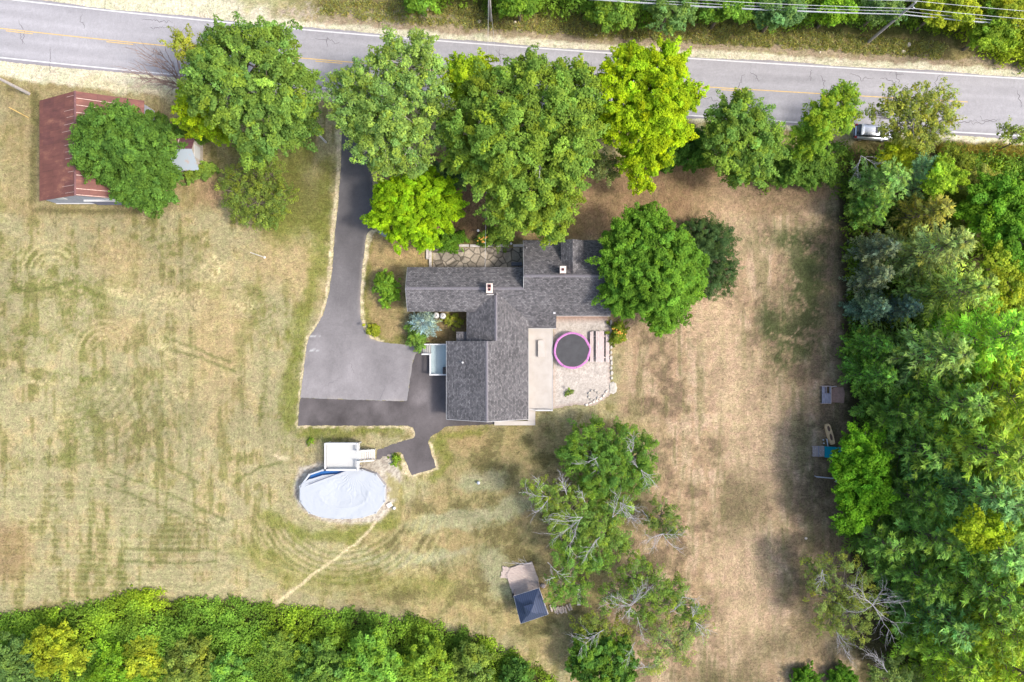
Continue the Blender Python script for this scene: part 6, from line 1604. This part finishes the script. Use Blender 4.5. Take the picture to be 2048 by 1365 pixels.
# ------------------------------------------------------------------ conifers
def conifer_arrays(Hh, R, seed, kind, card=1.0):
    rg = np.random.default_rng(seed)
    P, D, N, Lh, Wh, B, Yl = [], [], [], [], [], [], []
    mb = MB()
    dz = .80 if kind == 'spruce' else 1.15
    small = Hh < 4
    if small: dz *= .30
    z = Hh * .08
    while z < Hh - .25:
        f = (z - Hh * .05) / (Hh * .95)
        L0 = R * (1 - f) ** (.72 if kind == 'spruce' else .6) * (1.0 if f > .12 else .8 + f) + .25
        nb = int(rg.integers(6, 9)) if kind == 'spruce' else int(rg.integers(6, 8))
        if small: nb += 5
        a0 = rg.uniform(0, 6.28)
        for k in range(nb):
            a = a0 + k * 2 * math.pi / nb + rg.normal(0, .18); L_ = L0 * rg.uniform(.62, 1.28)
            el = (-.25 + 1.0 * f) if kind == 'spruce' else (.12 + .8 * f)
            el += rg.normal(0, .1)
            ns = max(3, int(L_ / (.42 * card)))
            tt = (np.arange(ns) + .6) / ns; tt = tt[tt > .16]
            px = L_ * tt; zz = z + rg.normal(0, .12) + L_ * (math.tan(el) * .6 * tt + (.22 if kind == 'spruce' else .28) * tt ** 2 * (1 if kind != 'spruce' else .9))
            ca, sa = math.cos(a), math.sin(a)
            br_b = math.exp(rg.normal(0, .30)); br_y = rg.normal(.0, .25)
            mb.tube([(0, 0, z), (ca * L_ * .5, sa * L_ * .5, z + L_ * math.tan(el) * .3), (ca * L_ * .93, sa * L_ * .93, zz[-1] if len(zz) else z)], [.03 + .012 * L_, .02 + .006 * L_, .012], 4)
            for i, t in enumerate(tt):
                bp = np.array([ca * px[i], sa * px[i], zz[i]])
                tip = i == len(tt) - 1
                tw = (.36 * L_ * (1 - t) ** .8 + .20) * rg.uniform(.8, 1.2)
                for s_ in ((-1, 1, 0) if tip else (-1, 1)):
                    aa = a + s_ * (math.radians(42) + rg.normal(0, .12)); ll = tw if s_ else .45
                    nt = max(1, int(round(ll / (.45 * card))))
                    for q_ in range(nt):
                        u = (q_ + .5) / nt * ll
                        base = bp + np.array([math.cos(aa) * u, math.sin(aa) * u, -.10 * u if kind == 'spruce' else .12 * u])
                        for _ in range(3 if kind == 'spruce' else 4):
                            if kind == 'spruce':
                                dv = np.array([math.cos(aa), math.sin(aa), -.1]) + rg.normal(0, .20, 3)
                                nv = np.array([0, 0, 1.0]) + rg.normal(0, .38, 3)
                                P.append(base + rg.normal(0, .07, 3)); D.append(dv); N.append(nv); Lh.append(.27 * card * rg.uniform(.8, 1.2)); Wh.append(.062 * card)
                            else:
                                dv = np.array([math.cos(aa), math.sin(aa), .25]) + rg.normal(0, .32, 3)
                                nv = np.array([0, 0, 1.0]) + rg.normal(0, .45, 3)
                                P.append(base + rg.normal(0, .10, 3)); D.append(dv); N.append(nv); Lh.append(.28 * card * rg.uniform(.6, 1.3)); Wh.append(.062 * card)
                            B.append(br_b * math.exp(rg.normal(0, .12)) * (.85 + .3 * t)); Yl.append(br_y + rg.normal(0, .12) + .25 * (t - .5))
        z += dz * rg.uniform(.8, 1.2) * (1 - .35 * f)
    mb.tube([(0, 0, -.1), (0, 0, Hh * .5), (0, 0, Hh)], [.012 * Hh + .06, .008 * Hh + .04, .02], 7)
    return tuple(np.array(q_) for q_ in (P, D, N, Lh, Wh, B, Yl)) + (mb,)
PROTO = {}
def proto(key, Hh, R, seed, kind, card=1.0):
    P, D, N, Lh, Wh, B, Yl, mb = conifer_arrays(Hh, R, seed, kind, card)
    rg = np.random.default_rng(seed)
    o = foliage_mesh('crown', P, N, Lh, Wh, B, Yl, M_NEEDLE, rg, None, D)
    me = bpy.data.meshes.new('trunk'); me.from_pydata(mb.v, [], mb.f); me.materials.append(M_BARK); me.update()
    cm = o.data; bpy.data.objects.remove(o)
    PROTO[key] = (cm, me, Hh, R)
proto('spruceA', 14, 4.0, 201, 'spruce'); proto('spruceB', 12, 3.4, 202, 'spruce'); proto('spruceC', 16, 4.6, 203, 'spruce', 1.1)
proto('pineA', 15, 4.2, 204, 'pine', 1.1); proto('pineB', 12, 3.8, 205, 'pine'); proto('pineC', 17, 4.8, 206, 'pine', 1.15)
proto('blueS', 2.6, 1.55, 207, 'spruce', .55)
def conifer(name, key, px, py, hh, colr, label, wide=1.0, group=None, rot=None):
    """px, py: where the trunk meets the ground"""
    cm, tm, Hh, R = PROTO[key]
    x, y, _ = W(px, py); s_ = hh / Hh
    t = thing(name, label, 'tree', (x, y, 0), group)
    t.rotation_euler = (random.uniform(-.03, .03), random.uniform(-.03, .03), random.uniform(0, 6.28) if rot is None else rot)
    t.scale = (s_ * wide, s_ * wide, s_)
    c = bpy.data.objects.new('crown', cm); col.objects.link(c); c.parent = t; c.color = (*colr, 1)
    b = bpy.data.objects.new('trunk', tm); col.objects.link(b); b.parent = t
    return t
N_PINE = (.092, .155, .030); N_DARKP = (.068, .125, .022); N_SPR = (.062, .130, .020); N_BLUE = (.062, .098, .062); N_GREY = (.082, .100, .056); N_YEL = (.140, .195, .026); N_BRT = (.115, .215, .022)
bs = conifer('blue_spruce', 'blueS', 849, 650, 2.6, (.10, .135, .13), 'small silvery blue spruce beside the white tanks', 1.02)
FOR = [  # needle colours turn lime eastward, partly the sunlit tops painted in
 ('pine_tree', 'pineB', 1722, 385, 10, (.092, .155, .036), 'wide blue-green pine at the forest corner nearest the parked car', 1.25),
 ('pine_tree', 'pineB', 1790, 360, 9, (.085, .15, .07), 'pale grey-green pine just behind the forest corner pine', 1.1),
 ('pine_tree', 'pineA', 1712, 430, 8, N_DARKP, 'dark low pine at the lawn corner below the corner pine', 1.2),
 ('spruce_tree', 'spruceB', 1800, 440, 11, (.125, .125, .025), 'olive-brown spruce between the corner pine and the grey snag trees', 1.15),
 ('spruce_tree', 'spruceA', 1715, 510, 10, N_GREY, 'thin grey dying spruce at the lawn edge, upper of the grey pair', 1.0),
 ('spruce_tree', 'spruceB', 1712, 560, 9, N_GREY, 'thin grey dying spruce at the lawn edge, lower of the grey pair', 1.05),
 ('spruce_tree', 'spruceC', 1790, 520, 16, (.110, .140, .042), 'tall khaki-tipped spruce behind the grey dying pair', 1.05),
 ('spruce_tree', 'spruceA', 1712, 620, 8, N_BLUE, 'low slate-blue spruce at the lawn edge', 1.15),
 ('spruce_tree', 'spruceB', 1762, 622, 9, (.065, .10, .075), 'slate-blue spruce tucked behind the lawn-edge blue one', 1.0),
 ('spruce_tree', 'spruceC', 1815, 590, 15, (.115, .16, .035), 'yellow-green spruce with clearly layered arms below the khaki one', 1.0),
 ('spruce_tree', 'spruceA', 1705, 690, 9, N_SPR, 'dark spruce at the lawn edge just above the sandbox, upper one', 1.1),
 ('spruce_tree', 'spruceA', 1708, 745, 10, N_SPR, 'dark spruce whose branches touch the sandbox', 1.15),
 ('spruce_tree', 'spruceC', 1775, 705, 17, (.105, .155, .04), 'very tall spruce with long visible boughs behind the sandbox', 1.15),
 ('pine_tree', 'pineC', 1850, 680, 18, N_BRT, 'very tall bright pine beyond the long-boughed spruce', 1.1),
 ('pine_tree', 'pineA', 1735, 815, 12, N_DARKP, 'deep green pine just below the sandbox', 1.15),
 ('pine_tree', 'pineC', 1800, 790, 18, N_PINE, 'tall mid-green pine behind the deep green sandbox pine', 1.1),
 ('pine_tree', 'pineA', 1870, 770, 18, (.155, .205, .022), 'lime-tipped tall pine deep in the forest level with the sandbox', 1.1),
 ('pine_tree', 'pineB', 1765, 885, 14, N_PINE, 'pine behind the bright broadleaf tree, upper one', 1.2),
 ('pine_tree', 'pineC', 1835, 865, 19, (.125, .180, .026), 'tallest pine in the forest middle, yellow-green top', 1.1),
 ('pine_tree', 'pineA', 1905, 860, 19, (.170, .215, .022), 'lime-green pine near the right edge level with the teal slide', 1.1),
 ('pine_tree', 'pineA', 1755, 965, 14, N_DARKP, 'dark pine behind the bright broadleaf tree, lower one', 1.15),
 ('pine_tree', 'pineC', 1825, 950, 18, (.078, .145, .045), 'blue-green tall pine below the tallest pine', 1.1),
 ('pine_tree', 'pineC', 1900, 945, 19, (.150, .200, .030), 'light green tall pine near the right edge below the lime one', 1.1),
 ('pine_tree', 'pineB', 1712, 1055, 11, N_DARKP, 'dark pine at the lawn edge below the bright broadleaf tree', 1.25),
 ('pine_tree', 'pineA', 1775, 1035, 15, N_PINE, 'mid-green pine behind the dark lawn-edge pine', 1.1),
 ('pine_tree', 'pineC', 1845, 1030, 18, (.095, .17, .045), 'tall pine beside the golden broadleaf crown', 1.1),
 ('pine_tree', 'pineA', 1765, 1110, 14, N_DARKP, 'dark pine right behind the dying snag tree', 1.15),
 ('pine_tree', 'pineC', 1835, 1110, 18, N_PINE, 'tall blue-tinged pine behind the snag tree row', 1.1),
 ('pine_tree', 'pineA', 1905, 1100, 18, (.165, .215, .020), 'yellow-green tall pine at the right edge below the golden crown', 1.1),
 ('pine_tree', 'pineB', 1800, 1185, 14, (.08, .15, .04), 'pine on the forest side of the white snag', 1.2),
 ('pine_tree', 'pineC', 1870, 1180, 17, (.140, .190, .026), 'tall light pine beyond the white snag', 1.1),
 ('pine_tree', 'pineA', 1820, 1250, 13, (.125, .190, .022), 'bright pine below and right of the white snag', 1.2),
 ('pine_tree', 'pineC', 1890, 1250, 16, (.165, .215, .020), 'lime pine in the lower right forest', 1.1),
 ('pine_tree', 'pineB', 1860, 1315, 13, (.155, .210, .018), 'bright short pine near the bottom right corner', 1.25),
 ('pine_tree', 'pineA', 1940, 1310, 15, (.165, .210, .018), 'yellow-green pine in the bottom right corner', 1.2),
 ('pine_tree', 'pineA', 1960, 1020, 18, (.145, .195, .035), 'pale green pine cut by the right edge in the forest middle', 1.1),
 ('pine_tree', 'pineA', 1965, 1190, 17, (.165, .215, .020), 'lime pine cut by the right edge above the bottom corner', 1.1),
 ('pine_tree', 'pineC', 1930, 760, 17, (.165, .215, .022), 'lime pine at the right edge level with the long-boughed spruce', 1.1)]
for f_ in FOR:
    conifer(f_[0], f_[1], f_[2], f_[3], f_[4] * (.88 if f_[2] < 1810 else 1), f_[5], f_[6], f_[7], 'conifers of the east forest')
GB = 'broadleaf trees of the east forest'
broad_tree('maple_tree', 'vivid green broadleaf tree at the forest edge over the teal slide', (.085, .195, .012), [(1720, 900, 46, 6), (1715, 950, 48, 6), (1725, 1000, 44, 6), (1705, 1035, 34, 6), (1690, 930, 26, 5), (1750, 925, 34, 8), (1755, 985, 30, 8), (1690, 985, 24, 5.5)], base=(1712, 950), br=.5, lpb=56, leaf=.15, hue=.15, r0=.25, seed=70, group=GB)
broad_tree('maple_tree', 'golden-yellow broadleaf crown among tall pines near the right edge', (.17, .23, .012), [(1945, 1060, 32, 16), (1985, 1065, 34, 16), (1965, 1085, 24, 15)], base=(1860, 1020), br=.55, lpb=44, leaf=.18, r0=.25, seed=71, group=GB, open_=.1)
broad_tree('maple_tree', 'lime broadleaf crown beside the corner pine below the roadside brush', (.16, .25, .02), [(1885, 345, 30, 8), (1905, 360, 24, 7.5), (1868, 370, 22, 7)], br=.5, leaf=.16, r0=.16, seed=72, group=GB)
broad_tree('oak_tree', 'deep green broadleaf mass at the right edge, upper part of the wood', (.085, .18, .015), [(1985, 400, 50, 8), (2030, 430, 50, 8.5), (1990, 460, 46, 8), (2040, 490, 50, 9), (1950, 420, 34, 7), (2045, 385, 40, 8), (2010, 520, 34, 8)], br=.6, leaf=.19, r0=.3, seed=73, group=GB, hue=.25)
broad_tree('birch_tree', 'yellow-green feathery broadleaf tree behind the khaki spruce', (.19, .235, .02), [(1990, 530, 36, 9), (2015, 570, 40, 9), (1985, 600, 30, 8), (2040, 600, 34, 8), (1960, 570, 26, 8)], br=.45, lpb=44, leaf=.15, r0=.2, seed=74, group=GB, hue=.3, open_=.12)
broad_tree('oak_tree', 'shaded broadleaf tree at the right edge beside the bright pine tops', (.10, .16, .018), [(2020, 660, 40, 7), (2045, 700, 40, 7), (2010, 710, 30, 6), (2045, 640, 30, 7)], br=.5, leaf=.17, r0=.2, seed=75, group=GB, open_=.15)
broad_tree('hedge_bush', 'pale feathery bush among the roadside brush at the upper right', (.19, .21, .05), [(1960, 355, 24, 3.5), (1985, 365, 22, 3.5), (1945, 372, 18, 3)], br=.36, lpb=30, leaf=.12, r0=.08, seed=76, cat='bush', open_=.2)
broad_tree('hedge_bush', 'olive brush beside the lime crown at the upper right', (.12, .155, .02), [(1925, 330, 26, 2.6), (1900, 320, 20, 2.2), (1935, 395, 30, 4), (1925, 430, 26, 5), (1900, 300, 14, 1.6)], br=.45, lpb=40, leaf=.14, r0=.08, seed=77, cat='bush', open_=.15)

# ------------------------------------------------------------------ masses nobody could count: thickets and forest floor
def thicket(name, poly, spacing, hfun, colfun, seed, br=.55, lpb=40, leaf=.17, label=None):
    rg = np.random.default_rng(seed)
    xs_ = [p[0] for p in poly]; ys_ = [p[1] for p in poly]
    A_ = abs(sum(poly[i][0] * poly[(i + 1) % len(poly)][1] - poly[(i + 1) % len(poly)][0] * poly[i][1] for i in range(len(poly)))) / 2
    n = int(A_ / (spacing * S) ** 2); pts = []
    while len(pts) < n:
        a_ = rg.uniform(min(xs_), max(xs_)); b_ = rg.uniform(min(ys_), max(ys_))
        if inside(a_, b_, poly): pts.append((a_, b_))
    pts = np.array(pts)
    hh = hfun(pts[:, 0], pts[:, 1], rg)
    Cc = np.stack([(pts[:, 0] - 1024) / S, (682.5 - pts[:, 1]) / S, hh * rg.uniform(.82, 1, n)], 1)
    R_ = br * rg.uniform(.35, 1.7, n)
    bb, yl = colfun(pts[:, 0], pts[:, 1], rg)
    cnt = np.maximum(10, (lpb * (R_ / br) ** 2).astype(int)); idx = np.repeat(np.arange(n), cnt); N_ = len(idx)
    d = sph(N_, rg, -.5)
    st_ = rg.normal(0, 1, (n, 3)); st_[:, 2] = 0; st_ /= np.linalg.norm(st_, axis=1, keepdims=True)
    off = d * (R_[idx] * rg.uniform(.15, 1.25, N_) ** .7)[:, None] * (1, 1, .8)
    P = Cc[idx] + off + st_[idx] * (np.sum(off * st_[idx], 1, keepdims=True)) * .8
    P[:, 2] = np.maximum(P[:, 2], .04)
    N = d * .5 + (0, 0, .8) + rg.normal(0, .55, (N_, 3))
    o = foliage_mesh(name, P, N, leaf * rg.uniform(.7, 1.3, N_), leaf * .55 * rg.uniform(.8, 1.2, N_), bb[idx] * np.exp(rg.normal(0, .14, N_)), yl[idx] + rg.normal(0, .12, N_), M_LEAF, rg)
    o.color = (.115, .19, .022, 1)
    return tag(o, kind='stuff')
BOT = [(-120, 1236), (0, 1228), (80, 1222), (150, 1214), (235, 1198), (260, 1186), (310, 1178), (340, 1188), (400, 1196), (475, 1196), (500, 1208), (560, 1216), (660, 1222), (760, 1228), (860, 1244), (930, 1262), (975, 1275), (1000, 1300), (1050, 1318), (1090, 1345), (1120, 1375), (1130, 1460), (-120, 1460)]
def hb(x, y, rg):
    e = np.array([abs(poly_sd(np.array([a]), np.array([b]), BOT)[0]) for a, b in zip(x, y)])
    return .15 + np.minimum(e / 60, 1) * (.7 + 2.6 * fbm(x / 60, y / 60, 500, 3))
def cb(x, y, rg):
    nn = fbm(x / 55, y / 45, 501, 3)
    return np.exp((fbm(x / 30, y / 30, 502, 3) - .5) * 1.6 + rg.normal(0, .12, len(x))), (nn - .5) * 1.8 - .05 + .9 * np.exp(-((x - 320) ** 2 + (y - 1190) ** 2) / 900)
thicket('underbrush', BOT, .46, hb, cb, 80, br=.40, lpb=34, leaf=.14)
TOPB = [(790, -110), (815, -10), (825, 20), (900, 14), (960, 18), (1000, 28), (1090, 26), (1160, 30), (1200, 46), (1240, 52), (1275, 62), (1300, 44), (1360, 50), (1420, 36), (1500, 48), (1560, 56), (1640, 48), (1690, 64), (1720, 52), (1800, 46), (1850, 66), (1900, 76), (1925, 96), (1990, 122), (2060, 134), (2200, 140), (2200, -110)]
def ht(x, y, rg):
    e = np.array([abs(poly_sd(np.array([a]), np.array([b]), TOPB)[0]) for a, b in zip(x, y)])
    return .4 + np.minimum(e / 22, 1) * (2.0 + 4.0 * fbm(x / 50, y / 50, 510, 3))
def ct(x, y, rg):
    return np.exp((fbm(x / 40, y / 40, 512, 3) - .5) * 1.5 + rg.normal(0, .12, len(x))), (fbm(x / 70, y / 50, 511, 3) - .5) * 2.0 + 1.0 * sstep(x, 1760, 1950)
thicket('underbrush', TOPB, .58, ht, ct, 81)
FF = [(1690, 420), (1760, 300), (1900, 300), (2060, 330), (2200, 350), (2200, 1460), (1780, 1460), (1770, 1300), (1740, 1120), (1710, 1100), (1700, 800), (1692, 600)]
def hf(x, y, rg): return .3 + 1.8 * fbm(x / 50, y / 50, 520, 3)
def cf(x, y, rg): return .6 * np.exp((fbm(x / 40, y / 40, 522, 3) - .5) * 1.5), (fbm(x / 70, y / 50, 521, 3) - .5) * 1.5
thicket('undergrowth', FF, 1.0, hf, cf, 82, br=.7, lpb=34, leaf=.2)
HG = [(1405, 330), (1425, 290), (1560, 300), (1700, 300), (1760, 330), (1720, 400), (1690, 400), (1600, 360), (1560, 350), (1540, 368), (1480, 356)]
thicket('underbrush', HG, .8, lambda x, y, rg: .4 + 1.2 * rg.random(len(x)), lambda x, y, rg: (.65 * np.exp(rg.normal(0, .15, len(x))), rg.normal(-.1, .2, len(x))), 83)
UR = [(1880, 330), (1950, 318), (2060, 340), (2180, 345), (2180, 420), (1960, 400), (1900, 380)]
thicket('underbrush', UR, .8, lambda x, y, rg: .4 + 1.6 * rg.random(len(x)), lambda x, y, rg: (np.exp(rg.normal(-.1, .25, len(x))), rg.normal(.3, .4, len(x))), 84)

# trees one can tell apart inside the thickets
GT = 'trees of the southern wood'
for k, (px_, py_, rp, h_, c_, lb) in enumerate([
    (110, 1300, 46, 3.5, G_GOLD, 'golden-green broadleaf crown in the bottom left thicket'),
    (30, 1320, 44, 3.5, G_BLUE, 'blue-green broadleaf crown in the bottom left corner'),
    (235, 1330, 40, 2.9, (.10, .19, .015), 'vivid green crown right of the golden one in the bottom thicket'),
    (285, 1310, 34, 2.6, (.18, .22, .02), 'yellow-green crown between vivid and olive crowns in the bottom thicket'),
    (380, 1320, 44, 2.9, (.12, .16, .03), 'olive crown in the bottom thicket below the footpath end'),
    (460, 1345, 40, 2.9, (.09, .18, .03), 'fresh green crown at the bottom edge under the footpath end'),
    (650, 1335, 48, 3.5, (.085, .155, .030), 'blue-tinted crown at the bottom edge below the pool'),
    (740, 1320, 50, 3.5, (.11, .21, .03), 'pale-tipped bright green crown at the bottom edge below the pool'),
    (560, 1300, 34, 2.3, (.10, .16, .025), 'smaller green crown near the thicket edge below the pool'),
    (850, 1325, 44, 2.9, (.12, .19, .02), 'yellowish-green crown at the bottom edge below the garage'),
    (940, 1330, 40, 2.6, (.10, .15, .03), 'olive-green crown at the bottom edge left of the brown lawn corner'),
    (1030, 1350, 30, 2.0, (.05, .11, .02), 'darkest small crown at the bottom by the brown lawn corner')]):
    broad_tree('broadleaf_tree', lb, c_, [(px_, py_, rp, h_), (px_ + rp * .7, py_ + rp * .4, rp * .7, h_ - .3), (px_ - rp * .6, py_ + rp * .5, rp * .7, h_ - .4), (px_ + rp * .1, py_ - rp * .6, rp * .55, h_ - .4)], br=.55, lpb=46, leaf=.18, r0=.16, seed=90 + k, group=GT, hue=.22)
GN = 'trees north of the road'
for k, (px_, py_, rp, h_, c_, lb) in enumerate([
    (840, 2, 24, 4, (.09, .17, .02), 'green bush tree left of the brown utility pole at the top edge'),
    (1040, 6, 30, 5, (.10, .18, .02), 'green crown right of the brown utility pole at the top edge'),
    (1230, 22, 36, 5, (.10, .175, .025), 'wide green crown at the top edge above the giant maple'),
    (1340, 20, 38, 6, (.09, .16, .045), 'blue-tinged crown at the top edge above the golden maple'),
    (1450, 14, 36, 6, (.085, .165, .02), 'deep green crown at the top edge above the round roadside tree'),
    (1560, 22, 36, 6, (.08, .15, .05), 'blue-green crown at the top edge left of the slanting utility pole'),
    (1670, 20, 30, 5, (.11, .20, .015), 'fresh green crown just left of the slanting utility pole'),
    (1770, 14, 30, 6, (.09, .15, .045), 'grey-green crown directly behind the slanting utility pole'),
    (1900, 8, 44, 7, G_GOLD, 'golden crown at the top edge right of the slanting utility pole'),
    (1990, 60, 38, 6, (.13, .20, .02), 'bright green crown above the road at the upper right'),
    (2030, 20, 38, 7, (.20, .23, .02), 'yellow-green crown in the top right corner')]):
    broad_tree('broadleaf_tree', lb, c_, [(px_, py_, rp, h_), (px_ + rp * .7, py_ + rp * .25, rp * .7, h_ - .6), (px_ - rp * .7, py_ + rp * .2, rp * .7, h_ - .8), (px_, py_ - rp * .6, rp * .8, h_)], br=.55, lpb=46, leaf=.18, r0=.16, seed=110 + k, group=GN, hue=.22)
